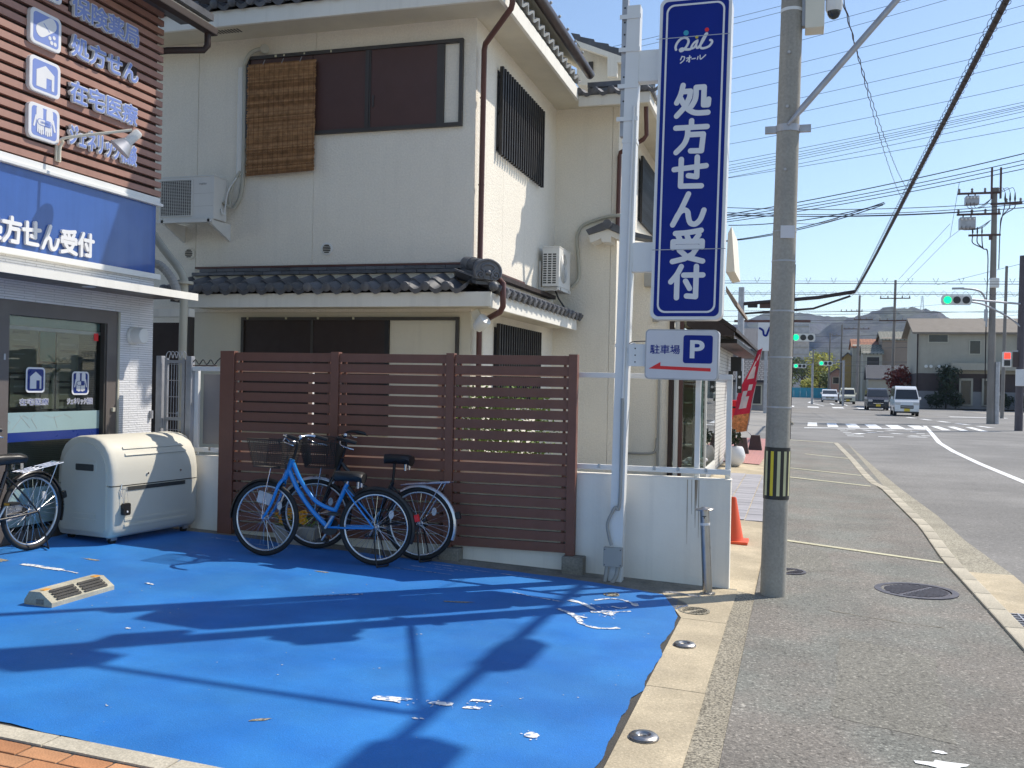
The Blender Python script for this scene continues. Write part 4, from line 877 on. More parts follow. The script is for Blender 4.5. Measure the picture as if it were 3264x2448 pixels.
sub('catch', 'cream_paint', (-6.78, -6.75, YH - .062, YH - .055, WZ1 - .04, WZ1 - .01)); sub('catch', 'cream_paint', (-6.65, -6.63, YH - .062, YH - .055, WZ1 - .035, WZ1 - .012)); sub('catch', 'cream_paint', (-6.35, -6.33, YH - .062, YH - .055, WZ1 - .035, WZ1 - .012)); sub('catch', 'cream_paint', (-5.96, -5.94, YH - .062, YH - .055, WZ1 - .04, WZ1 - .01))
# lower shutter window
win = part('shutter_window', 'dark_frame', H, (-7.22, -4.11, YH - .05, YH - .002, 2.39, 2.43), (-4.15, -4.11, YH - .05, YH - .002, .9, 2.39), (-7.22, -7.18, YH - .05, YH - .002, .9, 2.39))
sub('shutter_panel', 'dark_brown', (-7.18, -6.18, YH - .03, YH - .004, .9, 2.39)); sub('shutter_panel', 'dark_brown', (-6.14, -5.12, YH - .034, YH - .004, .9, 2.39)); sub('mullion', 'dark_frame', (-6.178, -6.142, YH - .042, YH - .004, .9, 2.39)); sub('mullion', 'black_metal', (-5.118, -5.06, YH - .042, YH - .004, .9, 2.39))
for x_ in (-7.13, -6.55, -6.08, -5.57): sub('catch', 'cream_paint', (x_, x_ + .025, YH - .058, YH - .05, 2.40, 2.43))
# lattice windows on the side walls
def lattice(X, y0, y1, z0, z1, n):
    lw = part('lattice_window', 'black_metal', H, (X + .001, X + .012, y0, y1, z0 + .05, z1 - .05))
    me = MB().box(.035, .085, -.024, .024, z0, z1, bev=.004).mesh('bar', 'black_metal')
    for i in range(n):
        hang(put('bar', me, None, Matrix.Translation((X, y0 + .03 + (y1 - y0 - .06) * i / (n - 1), 0))), lw)
    for z in (z0 + .12, (z0 + z1) / 2, z1 - .12): hang(MB().box(X + .012, X + .034, y0, y1, z - .02, z + .02).build('cross_bar', 'black_metal'), lw)
lattice(XC, 12.3894, 14.6338, 4.6824, 5.8709, 20)
lattice(XC, 12.4548, 14.6838, 1.25, 2.4162, 20)
lattice(XR, 17.75, 20.4, 4.62, 5.86, 24)
# small gable hood over the wing
mb = MB(); Yh = 15.25
mb.prism([Vector(p) for p in ((-3.330, 15.250, 4.106), (-3.064, 15.250, 4.218), (-2.903, 15.250, 4.214), (-2.644, 15.250, 4.080), (-2.200, 15.250, 3.958), (-2.199, 15.250, 3.911), (-2.707, 15.250, 4.002), (-2.965, 15.250, 4.120), (-3.288, 15.250, 4.033))], (0, .45, 0)); mb.build('hood_roof', 'roof_tile', H)
mb = MB(); mb.prism([Vector(p) for p in ((-3.290, 15.300, 4.025), (-2.975, 15.300, 4.116), (-2.715, 15.300, 4.002), (-2.714, 15.300, 3.915), (-2.924, 15.300, 4.000), (-2.930, 15.300, 3.904), (-3.076, 15.300, 3.916), (-3.085, 15.300, 3.972), (-3.255, 15.300, 3.904))], (0, .40, 0)); mb.build('hood_fascia', 'fascia_white', H)
MB().tube([Vector((-2.973, 15.200, 4.184)), Vector((-2.973, 15.200, 4.184)) + Vector((0, .5, 0))], .075, 16).build('hood_ridge_tile', 'roof_tile', H, 50)
# pipes on the wing wall
MB().tube(smooth_path([Vector(p) for p in ((-3.635, 15.620, 3.219), (-3.525, 15.640, 3.359), (-3.523, 15.650, 3.574), (-3.554, 15.650, 3.904), (-3.550, 15.650, 4.101), (-3.460, 15.650, 4.247), (-3.212, 15.650, 4.338), (-2.975, 15.620, 4.383), (-2.795, 15.620, 4.386))], 5), .030, 10).build('refrigerant_pipe', 'duct_cream', H, 50)
MB().tube(smooth_path([Vector(p) for p in ((-6.938, 11.450, 6.029), (-7.025, 11.420, 6.012), (-7.145, 11.420, 5.962), (-7.223, 11.440, 5.848), (-7.240, 11.460, 5.694), (-7.230, 11.460, 4.568), (-7.267, 11.460, 4.089), (-7.357, 11.440, 3.901))], 5), .028, 10).build('refrigerant_pipe', 'duct_cream', H, 50)
MB().tube([Vector((-6.969, 11.500, 6.048)), Vector((-6.908, 11.400, 6.010))], .06, 14).build('pipe_collar', 'duct_cream', H, 50)
MB().tube([(-7.30, YH - .04, 4.35), (-7.30, YH - .04, 5.80)], .045, 4).build('pipe_cover', 'ac_white', H)

# ---------------------------------------------------------------- reed blind
t = thing('reed_blind', 'brown reed blind hanging over the upstairs shutter window', 'blind', (-6.65, 11.42, 4.33))
mb = MB(); n = 92
for i in range(n):
    z = 4.345 + 1.475 * i / n; y_ = 11.415 + .006 * math.sin(i * .5) + random.uniform(-.002, .002); dz = -.028 * (1 - i / n)
    o = random.uniform(-.012, .012)
    mb.add([(-7.165 + o, y_, z + dz), (-6.15 + o * .6, y_, z - dz * .3), (-6.15 + o * .6, y_ - .006, z + .008 - dz * .3), (-7.165 + o, y_ - .006, z + .008 + dz), (-6.15 + o * .6, y_, z + .0165 - dz * .3), (-7.165 + o, y_, z + .0165 + dz)], [(0, 1, 2, 3), (3, 2, 4, 5)], random.choice((0, 0, 1, 2)))
T('reed_a', (0.33, 0.175, 0.075), 0.8, var=0.35, vs=12); T('reed_b', (0.40, 0.225, 0.105), 0.8, var=0.35, vs=12); T('reed_c', (0.25, 0.125, 0.05), 0.8, var=0.35, vs=12); T('reed_string', (0.07, 0.03, 0.015), 0.9)
tag(mb.build('reed', ['reed_a', 'reed_b', 'reed_c'], t), kind='stuff')
mb = MB()
for i in range(14): x_ = -7.13 + i * .0735; mb.tube([(x_, 11.404, 4.34), (x_, 11.404, 5.80)], .0018, 4)
mb.build('string', 'reed_string', t)
for x_ in (-6.93, -6.65, -6.38): MB().tube([(x_, 11.40, 5.80), (x_ + .01, 11.43, 5.87)], .006, 5).build('hook', 'galv', t)

# ---------------------------------------------------------------- air conditioners
def aircon(label, M, w=.80, h=.56, d=.28, brand=None, round_grille=False):
    t = thing('air_conditioner', label, 'air conditioner', M.translation)
    def B(name, m, *b, bev=0.0): 
        mb = MB()
        for q in b: mb.box(*q, M=M, bev=bev)
        return mb.build(name, m, t)
    B('casing', 'ac_white', (0, w, 0, d, 0, h), bev=.008); B('top_cover', 'ac_white', (-.008, w + .008, -.006, d + .004, h - .002, h + .014), bev=.004)
    if round_grille:
        mb = MB()
        for r in [.04 + .024 * k for k in range(9)]:
            mb.tube([M @ Vector((w * .40 + r * math.cos(q * math.pi / 12), -.008, h * .5 + r * math.sin(q * math.pi / 12))) for q in range(25)], .0035, 4, cap=False)
        for k in range(8): a = k * math.pi / 4; mb.tube([M @ Vector((w * .40 + .03 * math.cos(a), -.008, h * .5 + .03 * math.sin(a))), M @ Vector((w * .40 + .235 * math.cos(a + .4), -.008, h * .5 + .235 * math.sin(a + .4)))], .003, 4)
        mb.build('fan_guard', 'ac_white', t); mb = MB(); mb.lathe([(.001, 0), (.235, 0), (.235, .002), (.001, .002)], 30, 0, M @ Matrix.Translation((w * .40, -.001, h * .5)) @ Matrix.Rotation(R(90), 4, 'X')); mb.build('fan_opening', 'conduit', t)
        mb = MB()
        for i in range(3):
            for j in range(13): mb.box(-.002, .001, .05 + i * .075, .105 + i * .075, .045 + j * .037, .068 + j * .037, M=M)
        mb.build('side_vent', 'ac_dark', t)
    else:
        B('fan_opening', 'ac_dark', (.03, w * .60, -.003, .001, .05, h - .045))
        mb = MB()
        for k in range(24): mb.box(.03, w * .60, -.012, -.009, .055 + k * (h - .11) / 23, .0595 + k * (h - .11) / 23, M=M)
        for k in range(15): mb.box(.035 + k * (w * .60 - .04) / 14, .0385 + k * (w * .60 - .04) / 14, -.009, -.004, .05, h - .045, M=M)
        mb.build('fan_guard', 'ac_white', t)
        mb = MB(); mb.lathe([(.001, 0), (h * .40, 0), (h * .40, .002), (.001, .002)], 28, 0, M @ Matrix.Translation((w * .31, -.0035, h * .5)) @ Matrix.Rotation(R(90), 4, 'X')); mb.build('fan', 'black_metal', t)
        B('guard_frame', 'ac_white', (.02, .03, -.014, .0, .04, h - .03), (w * .60, w * .60 + .012, -.014, .0, .04, h - .03), (.03, w * .60, -.014, .0, .04, .05), (.03, w * .60, -.014, .0, h - .042, h - .03))
        B('panel_seam', 'conduit', (w * .64, w * .99, -.0008, .001, h * .60, h * .604), (w * .64, w * .99, -.0008, .001, h * .30, h * .304))
    if brand: mb = MB(); typeset(mb, brand, M @ Matrix.Translation((w * .80, -.0015, h * .82)) @ Matrix.Rotation(R(90), 4, 'X'), .105, .03, .0012, .02); mb.build('maker_name', 'galv', t)
    return t
M = Matrix.Translation((-8.25, 11.05, 3.70)); t = aircon('boxy air conditioner unit on a wall bracket beside the pharmacy slats', M, .84, .56, .30, 'FUJITSU')
mb = MB()
for x_ in (-8.18, -7.47):
    mb.box(x_, x_ + .035, 11.0, 11.495, 3.645, 3.69); mb.prism([(x_, 11.02, 3.645), (x_, 11.495, 3.645), (x_, 11.495, 3.46)], (.035, 0, 0))
mb.box(-8.25, -7.40, 11.0, 11.04, 3.65, 3.695); mb.build('bracket', 'ac_white', t)
MB().tube(smooth_path([(-7.40, 11.25, 3.95), (-7.34, 11.3, 3.9), (-7.36, 11.35, 4.05), (-7.33, 11.4, 4.25), (-7.28, 11.45, 4.4)]), .022, 8).build('pipe', 'duct_cream', t, 50)
MB().tube(smooth_path([(-7.40, 11.2, 3.85), (-7.35, 11.2, 3.78), (-7.36, 11.3, 4.1), (-7.30, 11.4, 4.3)]), .010, 8).build('lead', 'ac_white', t, 50)
M = frame((-3.61, 14.65, 3.14), (0, 1, 0), (-1, 0, 0))
t = aircon('white air conditioner with round fan guard mounted on the sunlit side wall', M, .76, .61, .27, None, True)
mb = MB()
for y_ in (14.72, 15.28): mb.box(-3.955, -3.60, y_, y_ + .04, 3.08, 3.135); mb.box(-3.955, -3.92, y_, y_ + .04, 3.137, 3.55)
mb.box(-3.64, -3.60, 14.64, 15.42, 3.082, 3.132); mb.build('bracket', 'ac_white', t)
MB().tube([(-3.75, 15.0, 3.1), (-3.70, 15.02, 2.98), (-3.55, 15.2, 2.72)], .014, 6).build('drain_hose', 'black_plastic', t)
# ---------------------------------------------------------------- pharmacy
XPH, YE = -6.30, 8.38          # wall plane facing the street, and its far corner
PH = thing('pharmacy_building', 'pharmacy with brown slatted upper storey above a white tiled wall', 'pharmacy', (-7, 7, .18))
def P_(name, m, *b, parent=None, bev=0.0):
    mb = MB()
    for q in b: mb.box(*q, bev=bev)
    return mb.build(name, m, parent or PH)
Y0 = 3.6
P_('tiled_wall', 'split_tile', (-6.55, XPH, 7.885, YE, .1, 3.4)); P_('tiled_wall', 'split_tile', (-6.55, XPH, Y0, 7.884, 2.225, 3.4))
P_('end_wall', 'split_tile', (-9.5, -6.551, YE - .2, YE - .002, .1, 3.4))
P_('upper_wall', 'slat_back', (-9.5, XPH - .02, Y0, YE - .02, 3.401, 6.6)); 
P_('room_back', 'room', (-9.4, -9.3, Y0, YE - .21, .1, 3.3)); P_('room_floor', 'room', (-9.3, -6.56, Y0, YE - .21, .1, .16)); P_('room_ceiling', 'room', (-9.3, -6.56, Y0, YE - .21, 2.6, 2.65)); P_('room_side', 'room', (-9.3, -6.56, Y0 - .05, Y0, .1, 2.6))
P_('counter', 'paper', (-8.4, -7.9, 5.0, 7.6, .16, 1.1))
# window wall: frame, glass, film bands, posters
F = P_('shop_window', 'window_frame_grey', (-6.42, XPH - .01, 7.72, 7.86, .14, 2.22), (-6.42, XPH - .01, Y0, 7.72, 2.10, 2.222), (-6.42, XPH - .01, 6.40, 6.53, .14, 2.10), (-6.42, XPH - .01, Y0, 6.40, .14, .30), (-6.42, XPH - .01, 6.53, 7.72, .14, .26))
def W_(name, m, *b, bev=0.0): return P_(name, m, *b, parent=F, bev=bev)
W_('frame_edge', 'duct_cream', (-6.36, XPH + .004, 7.862, 7.884, .14, 2.22)); W_('frame_edge', 'dark_frame', (-6.41, XPH - .02, 7.695, 7.72, .26, 2.10))
W_('pane', 'window_glass', (-6.372, -6.366, 6.53, 7.694, .26, 2.10)); W_('pane', 'window_glass', (-6.372, -6.366, Y0, 6.40, .30, 2.10))
W_('film_band', 'pale_film', (-6.364, -6.362, 6.535, 7.692, 1.105, 1.275)); W_('film_band', 'film_blue', (-6.364, -6.362, 6.535, 7.692, 1.025, 1.104))
W_('film_band', 'pale_film', (-6.366, -6.3645, 6.535, 7.69, .30, .62)); W_('top_rail', 'pale_film', (-6.40, -6.375, 6.53, 7.694, 2.02, 2.10)); W_('top_rail', 'galv', (-6.40, -6.37, 6.53, 7.694, 1.985, 2.015))
for k, (y0, y1, z0, z1, m) in enumerate(((6.60, 6.93, 1.62, 2.0, 'paper'), (6.95, 7.13, 1.72, 1.98, 'paper_green'), (7.15, 7.42, 1.55, 1.98, 'paper'), (6.62, 6.95, 1.32, 1.60, 'paper'), (6.97, 7.13, 1.30, 1.70, 'paper'), (7.15, 7.40, 1.30, 1.53, 'paper'))):
    W_('poster', m, (-6.385, -6.381, y0, y1, z0, z1))
    if m == 'paper':
        for q in range(4): zz_ = z1 - .05 - q * .06; W_('poster_print', 'conduit' if q % 2 else 'dark_frame', (-6.3808, -6.380, y0 + .04, y0 + (y1 - y0) * random.uniform(.5, .9), zz_, zz_ + random.uniform(.008, .025)))
W_('alarm_sticker', 'red', (-6.3645, -6.363, 7.60, 7.66, 1.93, 2.0)); W_('lock', 'duct_cream', (XPH - .012, XPH + .012, 7.79, 7.825, 1.26, 1.30), bev=.003); W_('latch', 'galv', (-6.33, XPH - .004, 6.47, 6.49, 1.72, 1.77))
# twig print on the pale band
mb = MB(); MW = frame((-6.3615, 7.11, 1.19), (0, 1, 0), (0, 0, 1))
for pts in ([(-.55, -.03), (-.5, .0), (-.56, .05)], [(-.48, -.06), (-.36, .06), (-.30, .03)], [(-.40, .06), (-.28, -.05)], [(-.2, -.06), (-.27, .03), (-.22, .07)], [(-.12, .06), (-.02, .03), (.10, .05)], [(.04, -.06), (0, .04)], [(.12, .06), (.22, .02)]):
    ribbon(mb, MW, pts, .003, 0, .0006)
hang(mb.build('twig_print', 'conduit'), F)
def house_icon(mb_w, M, s):
    plate(mb_w, M, [(-.36 * s, -.42 * s), (-.36 * s, .16 * s), (0, .40 * s), (.36 * s, .16 * s), (.36 * s, -.42 * s), (.26 * s, -.42 * s), (.26 * s, -.02 * s), (.04 * s, -.02 * s), (.04 * s, -.42 * s)], .002, .004)
def hands_icon(mb_w, mb_b, M, s):
    for q in (-1, 1):
        ribbon(mb_w, M, [(q * .20 * s, .44 * s), (q * .20 * s, .15 * s), (q * .16 * s, -.15 * s)], .27 * s, .002, .004)
        ribbon(mb_w, M, [(q * .34 * s, .18 * s), (q * .42 * s, -.18 * s)], .07 * s, .002, .0044)
        for k in range(4): ribbon(mb_w, M, [(q * (.05 + k * .075) * s, -.10 * s), (q * (.05 + k * .075) * s, (-.42 + abs(k - 1) * .03) * s)], .055 * s, .002, .0046 + k * .0003)
    ribbon(mb_b, M, [(-.18 * s, .0), (.18 * s, .0)], .24 * s, .005, .0062); ribbon(mb_w, M, [(-.18 * s, .0), (.18 * s, .0)], .19 * s, .006, .0072); plate(mb_b, M, [(0, -.095 * s), (.2 * s, -.095 * s), (.26 * s, 0), (.2 * s, .095 * s), (0, .095 * s)], .007, .0082)
def icon(name, parent, y, z, w, h, kind, X, face='sign_blue'):
    M = frame((X, y, z), (0, 1, 0), (0, 0, 1))
    mb = MB(); plate(mb, M, rrect(w, h, w * .16, 6), 0, .0012); o = mb.build(name, 'sign_white', parent)
    mb = MB(); plate(mb, M, rrect(w * .84, h * .86, w * .10, 6), .0012, .002); hang(mb.build('icon_field', face), o)
    a, b = MB(), MB(); S = Matrix.Diagonal((w, h, 1, 1))
    if kind == 'house': house_icon(a, M @ S, .82); ribbon(b, M, [(.17 * w, -.22 * h), (.172 * w, -.22 * h)], .03 * w, .002, .005)
    elif kind == 'hands': hands_icon(a, b, M @ S, .82)
    elif kind == 'pill':
        ribbon(a, M, [(-.17 * w, -.06 * h), (.17 * w, .22 * h)], .34 * w, .002, .004); ribbon(b, M, [(-.09 * w, .17 * h), (.10 * w, -.01 * h)], .02 * w, .004, .0048)
        for x_, z_ in ((.12, -.18), (.26, -.12), (.18, -.30), (.30, -.30)): ribbon(a, M, [(x_ * w, z_ * h), (x_ * w + .001, z_ * h)], .10 * w, .002, .004)
    else: plate(a, M, rrect(w * .4, h * .5, .02), .002, .004)
    if a.v: hang(a.build('icon_drawing', 'sign_white'), o)
    if b.v: hang(b.build('icon_detail', face), o)
    return o
icon('window_icon', F, 6.88, 1.555, .22, .22, 'house', -6.3605, 'film_blue'); icon('window_icon', F, 7.43, 1.53, .22, .215, 'hands', -6.3605, 'film_blue')
for txt, y_, w_ in (('在宅医療', 6.87, .33), ('ジェネリック相談', 7.43, .33)):
    M = frame((-6.3605, y_, 1.365), (0, 1, 0), (0, 0, 1)); mb = MB(); typeset_bold(mb, txt, M, w_, .056, .0006, .004); hang(mb.build('window_lettering', 'sign_white'), F)
    mb = MB(); typeset(mb, txt, M @ Matrix.Translation((0, 0, .0022)), w_, .056, .0006); hang(mb.build('window_lettering', 'film_blue'), F)
# blue fascia board with white letters
ZB0, ZB1 = 2.645, 3.335
FS = thing('pharmacy_fascia_sign', 'long blue fascia board with white letters above the pharmacy canopy', 'sign', (XPH, 7, ZB0))
P_('board', 'panel_blue', (XPH + .001, XPH + .012, Y0, YE - .005, ZB0, ZB1), parent=FS)
P_('trim', 'white_metal', (XPH + .001, XPH + .06, Y0, YE + .05, ZB1, ZB1 + .03), (XPH + .001, XPH + .035, Y0, YE + .03, ZB1 + .03, ZB1 + .085), parent=FS, bev=.004); P_('trim', 'white_metal', (XPH + .001, XPH + .05, Y0, YE + .04, ZB0 - .055, ZB0), parent=FS, bev=.004)
Lq = [('処', -1), ('方', 0), ('せ', 1), ('ん', 2), ('受', 3), ('付', 4)]
M = frame((XPH + .012, 0, 0), (0, 1, 0), (0, 0, 1))
for ch, i in Lq:
    mb = MB(); glyph(mb, ch, M, 6.392 + i * .217, 2.690, .200, .212, .033, 0, .022); mb.build('letter', 'sign_white', FS)
# wall below the board, canopy
CN = P_('canopy', 'cream_metal', (XPH + .001, -5.82, Y0, 8.4048, 2.395, 2.44)); P_('canopy_edge', 'fascia_white', (-5.82, -5.80, Y0, 8.4048 + .01, 2.375, 2.445), parent=CN)
hang(MB().lathe([(.001, 0), (.055, 0), (.06, .004), (.06, .01)], 20, 0, Matrix.Translation((-6.05, 7.15, 2.386))).build('downlight', 'sign_white'), CN)
P_('canopy_soffit', 'window_frame_grey', (XPH + .001, -5.822, Y0, 8.4048 - .01, 2.391, 2.3945), parent=CN)
# slatted upper front
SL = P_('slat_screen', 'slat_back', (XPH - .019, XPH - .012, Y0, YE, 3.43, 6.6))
sp = 0.0915
me = MB().box(-.011, .030, Y0, YE + .045, 0, sp * .62).mesh('slat', 'slat_brown')
z = 3.435
while z < 6.2: hang(put('slat', me, None, Matrix.Translation((XPH, 0, z))), SL); z += sp
ms = MB().box(-.30, .030, YE, YE + .02, 0, sp * .62).mesh('slat', 'slat_brown')
# eave and gutter at the top corner
ev = 5.1430
EV = MB(); EV.prism([(XPH + .03, Y0, ev + .30), (-5.95, Y0, ev + .06), (-5.95, Y0, ev + .16), (XPH + .03, Y0, ev + .40)], (0, YE - Y0 + .35, 0)); EV = EV.build('eave', 'fascia_white', PH)
P_('gutter', 'dark_brown', (-5.96, -5.86, Y0, YE + .38, ev + .02, ev + .10), parent=EV, bev=.01); P_('roof_edge', 'roof_tile', (-6.3, -5.90, Y0, YE + .36, ev + .17, ev + .24), parent=EV)
MB().tube([(-5.93, YE + .30, ev + .03), (-5.93, YE + .30, ev - .10), (-5.96, YE + .28, ev - .15), (-6.25, YE + .08, ev - .20), (-6.5, YE + .05, ev - .22)], .035, 10).build('downpipe', 'dark_brown', EV, 50)
# round vent on the tiled wall
M = frame((XPH + .001, 8.06, 2.0019), (0, 1, 0), (0, 0, 1))
MB().lathe([(.085, 0), (.09, .01), (.085, .03), (.078, .035), (.078, .13), (.07, .14), (.001, .141)], 26, 0, M).build('round_vent', 'ac_white', PH, 45)
P_('wall_lamp_box', 'galv', (XPH + .001, XPH + .03, YE - .035, YE - .01, 1.18, 1.26))
# icon plates and lettering on the slats
XI = XPH + .035
def zp(z_, X=-7.0): return 1.6 + .9 * (z_ - 1.6)
for (za, zb, k, lab) in ((5.20, 5.50, 'plain', 'topmost blue icon plate on the slats, cut by the picture edge'), (4.73, 5.03, 'pill', 'blue icon plate with white capsule on the slats'), (4.45, 4.15 + .57, 'house', 'blue icon plate with white house on the slats'), (3.84, 4.15, 'hands', 'blue icon plate with two cupped hands on the slats')):
    if k == 'house': za, zb = 4.29, 4.58
    t = thing('icon_sign', lab, 'sign', (XI, 6.79, zp(za)), 'icon plates on the slatted front')
    y_, z_ = 6.79, (zp(za) + zp(zb)) / 2
    M = frame((XI, y_, z_), (0, 1, 0), (0, 0, 1)); mb = MB(); plate(mb, M, rrect(.355, .30, .05, 6), -.01, .028); mb.build('plate_body', 'sign_white', t, 40)
    icon('icon_panel', t, y_, z_, .345, .29, k, XI + .0285, 'letter_blue')
    if k == 'hands':
        mb = MB(); typeset(mb, 'GENERIC', frame((XI + .0375, y_, z_), (0, 1, 0), (0, 0, 1)), .10, .018, .0006, .01); mb.build('caption', 'letter_blue', t)
for txt, zc_, w_ in (('保険薬局', 4.9013, .92), ('処方せん', zp(4.87), .92), ('在宅医療', 4.1365, .92), ('ジェネリック相談', 3.7471, .92)):
    lab = {'保険薬局': 'top row of pale blue characters on the slats', '処方せん': 'row of four pale blue characters beside the capsule icon', '在宅医療': 'row of four pale blue characters beside the house icon', 'ジェネリック相談': 'row of small pale blue characters behind the spotlight arm'}[txt]
    t = thing('slat_lettering', lab, 'lettering', (XI, 7.55, zc_ - .1), 'lettering rows on the slatted front')
    M = frame((XI, 7.545, zc_), (0, 1, 0), (0, 0, 1))
    P_('mount_bar', 'slat_back', (XPH + .031, XPH + .036, 7.08, 8.01, zc_ - .07, zc_ + .07), parent=t)
    vsum = []
    mb = MB(); typeset_bold(mb, txt, M, w_ - .022, .186, .028, .0115); mb.build('letter_body', 'sign_white', t)
    mb = MB(); typeset_bold(mb, txt, M @ Matrix.Translation((0, 0, .0300)), w_ - .022, .186, .0015, .0045); mb.build('letter_face', 'letter_blue', t)
# spotlight arm
t = thing('sign_spotlight', 'cream spotlight on a curved arm lighting the slatted front', 'spotlight', (XPH, 6.9, 3.5))
za_ = 3.5417; ya_ = 6.9807
MB().box(XPH + .03, XPH + .05, ya_ - .03, ya_ + .03, za_ - .07, za_ + .07, bev=.004).build('wall_plate', 'cream_metal', t); 
hd = Vector((-5.75, 7.3035, 3.8032))
MB().tube(smooth_path([(XPH + .06, ya_, za_ - .06), (XPH + .06, ya_, za_ + .04), (XPH + .08, ya_ + .01, za_ + .10), (XPH + .16, ya_ - .02, za_ + .13), hd], 6), .013, 10).build('arm', 'cream_metal', t, 50)
ax = Vector((-.42, -.30, -.55)).normalized()
Ms = frame(hd + Vector((.03, .04, -.02)), ax.orthogonal(), ax.cross(ax.orthogonal()))
MB().lathe([(.03, -.02), (.042, 0), (.042, .11), (.048, .115), (.048, .125)], 20, 0, Ms).build('lamp_body', 'ac_white', t, 45)
mb = MB()
for k in range(14): a = k * math.pi / 7; mb.prism([Ms @ Vector((math.cos(a) * r_, math.sin(a) * r_, z_)) for r_, z_ in ((.045, .125), (.085, .20), (.06, .20), (.035, .13))], Ms.to_3x3() @ Vector((-math.sin(a) * .005, math.cos(a) * .005, 0)))
mb.build('cooling_fin', 'galv', t)
MB().lathe([(.055, .125), (.098, .205), (.104, .215), (.098, .225), (.001, .225)], 24, 0, Ms, closed=False).build('lamp_rim', 'galv', t, 45)
# duct and conduits in the gap
t = thing('wall_duct', 'pale round duct bending down the gap beside the pharmacy', 'duct', (-5.9, 9.4, .2))
MB().tube(smooth_path([Vector(p) for p in ((-7.299, 9.600, 3.332), (-7.140, 9.500, 3.220), (-6.979, 9.450, 3.061), (-6.741, 9.400, 2.835), (-6.673, 9.400, 2.722), (-6.664, 9.400, 2.610), (-6.665, 9.400, 2.339), (-6.668, 9.400, 1.891), (-6.660, 9.400, 0.994))], 5), 0.0254 * 2.0 * .5 + .02, 18).build('duct', 'duct_cream', t, 50)
MB().lathe([(.10, 0), (.10, .03)], 18, 0, Matrix.Translation(Vector((-6.665, 9.400, 2.655)))).build('collar', 'duct_cream', t)
t = thing('corrugated_hose', 'dark corrugated hose curving beside the pale duct', 'hose', (-6.1, 9.3, 2))
MB().tube(smooth_path([Vector(p) for p in ((-6.986, 9.200, 2.871), (-6.856, 9.200, 2.852), (-6.737, 9.200, 2.756), (-6.644, 9.200, 2.623), (-6.603, 9.200, 2.501), (-6.642, 9.200, 2.511))], 8), [.045 + .004 * (i % 2) for i in range(41)], 12).build('hose', 'conduit', t)
# garden gate
t = thing('mesh_gate', 'narrow grey steel mesh gate with looped wire top beside the pharmacy corner', 'gate', (-5.9, 8.16, .15))
for (a, b) in ((-6.06, -6.0), (-5.72, -5.66)): MB().box(a, b, 8.12, 8.18, .1, 1.81, bev=.004).build('gate_post', 'galv', t)
MB().box(-5.97, -5.94, 8.13, 8.16, .25, 1.79).build('gate_frame', 'galv', t); MB().box(-5.77, -5.74, 8.13, 8.16, .25, 1.79).build('gate_frame', 'galv', t); MB().box(-5.94, -5.77, 8.13, 8.16, 1.74, 1.77).build('gate_frame', 'galv', t); MB().box(-5.94, -5.77, 8.13, 8.16, 1.18, 1.21).build('gate_frame', 'galv', t)
mb = MB()
for i in range(6): x_ = -5.93 + i * .03; mb.tube([(x_, 8.145, .3), (x_, 8.145, 1.74)], .0025, 4)
for i in range(9): z_ = .45 + i * .16; mb.tube([(-5.94, 8.145, z_), (-5.77, 8.145, z_)], .0025, 4)
mb.build('wire', 'galv', t)
mb = MB()
for i in range(5):
    x_ = -5.97 + i * .042; mb.tube([(x_ + .055 * (1 - math.cos(q * math.pi / 8)) / 2, 8.145 + .03 * q / 8, 1.79 + .065 * math.sin(q * math.pi / 8)) for q in range(9)], .004, 5)
mb.build('looped_wire', 'galv', t); MB().box(-6.005, -5.97, 8.10, 8.13, 1.10, 1.20, bev=.004).build('lock', 'galv', t)
t = thing('wave_wire_trim', 'black wavy wire trim on the white rail beside the gate', 'wire trim', (-5.5, 8.14, 1.71))
MB().tube([(-5.66 + .0075 * i, 8.155, 1.755 + .022 * math.sin(i * .55)) for i in range(38)] + [(-5.355, 8.155, 1.80)], .005, 6).build('wavy_wire', 'black_metal', t); MB().tube([(-5.66, 8.155, 1.72), (-5.40, 8.155, 1.72)], .006, 6).build('base_wire', 'brown_pipe', t)
t = thing('privacy_screen', 'plain grey sheet panel behind the rails between gate and fence', 'panel', (-5.5, 8.3, .3))
MB().box(-5.64, -5.36, 8.30, 8.32, .95, 1.64, bev=.003).build('sheet_body', 'house_grey', t); MB().tube(smooth_path([(-5.40, 8.26, 1.66), (-5.31, 8.26, 1.60), (-5.29, 8.26, 1.4), (-5.29, 8.26, .9)]), .018, 8).build('bent_pipe', 'dark_brown', t)
t = thing('eave_floodlight', 'white floodlight fixed under the corner of the lower tiled eave', 'floodlight', (-3.7, 11.1, 2.3))
pf = Vector((-3.720, 11.050, 2.395))
MB().box(-.05, .05, -.03, .03, -.09, .09, M=Matrix.Translation(pf) @ Matrix.Rotation(R(-25), 4, 'Y')).build('bracket', 'soffit', t)
ax = Vector((.5, -.2, .45)).normalized(); Ms = frame(pf + Vector((.03, -.02, -.10)), ax.orthogonal(), ax.cross(ax.orthogonal()))
MB().lathe([(.001, -.06), (.06, -.05), (.08, 0), (.085, .10), (.08, .12), (.001, .13)], 20, 0, Ms, closed=False).build('lamp_head', 'ac_white', t, 50)

t = thing('alley_shade_panel', 'added dark panel standing for the shade in the narrow gap behind the mesh gate', 'door', (-7.2, 10.3, .2))  # dark panel with door trim, added to stand for the gap's shade
MB().box(-7.85, -7.26, 10.3, 10.36, .1, 2.28).build('leaf_panel', 'dark_brown', t); MB().box(-7.258, -7.20, 10.28, 10.38, .1, 2.35).build('panel_edge', 'dark_frame', t); MB().box(-7.85, -7.20, 10.27, 10.38, 2.352, 2.45).build('panel_top_board', 'fascia_white', t); MB().ball((-7.34, 10.28, 1.15), .03, 10, 6).build('panel_knob', 'galv', t)
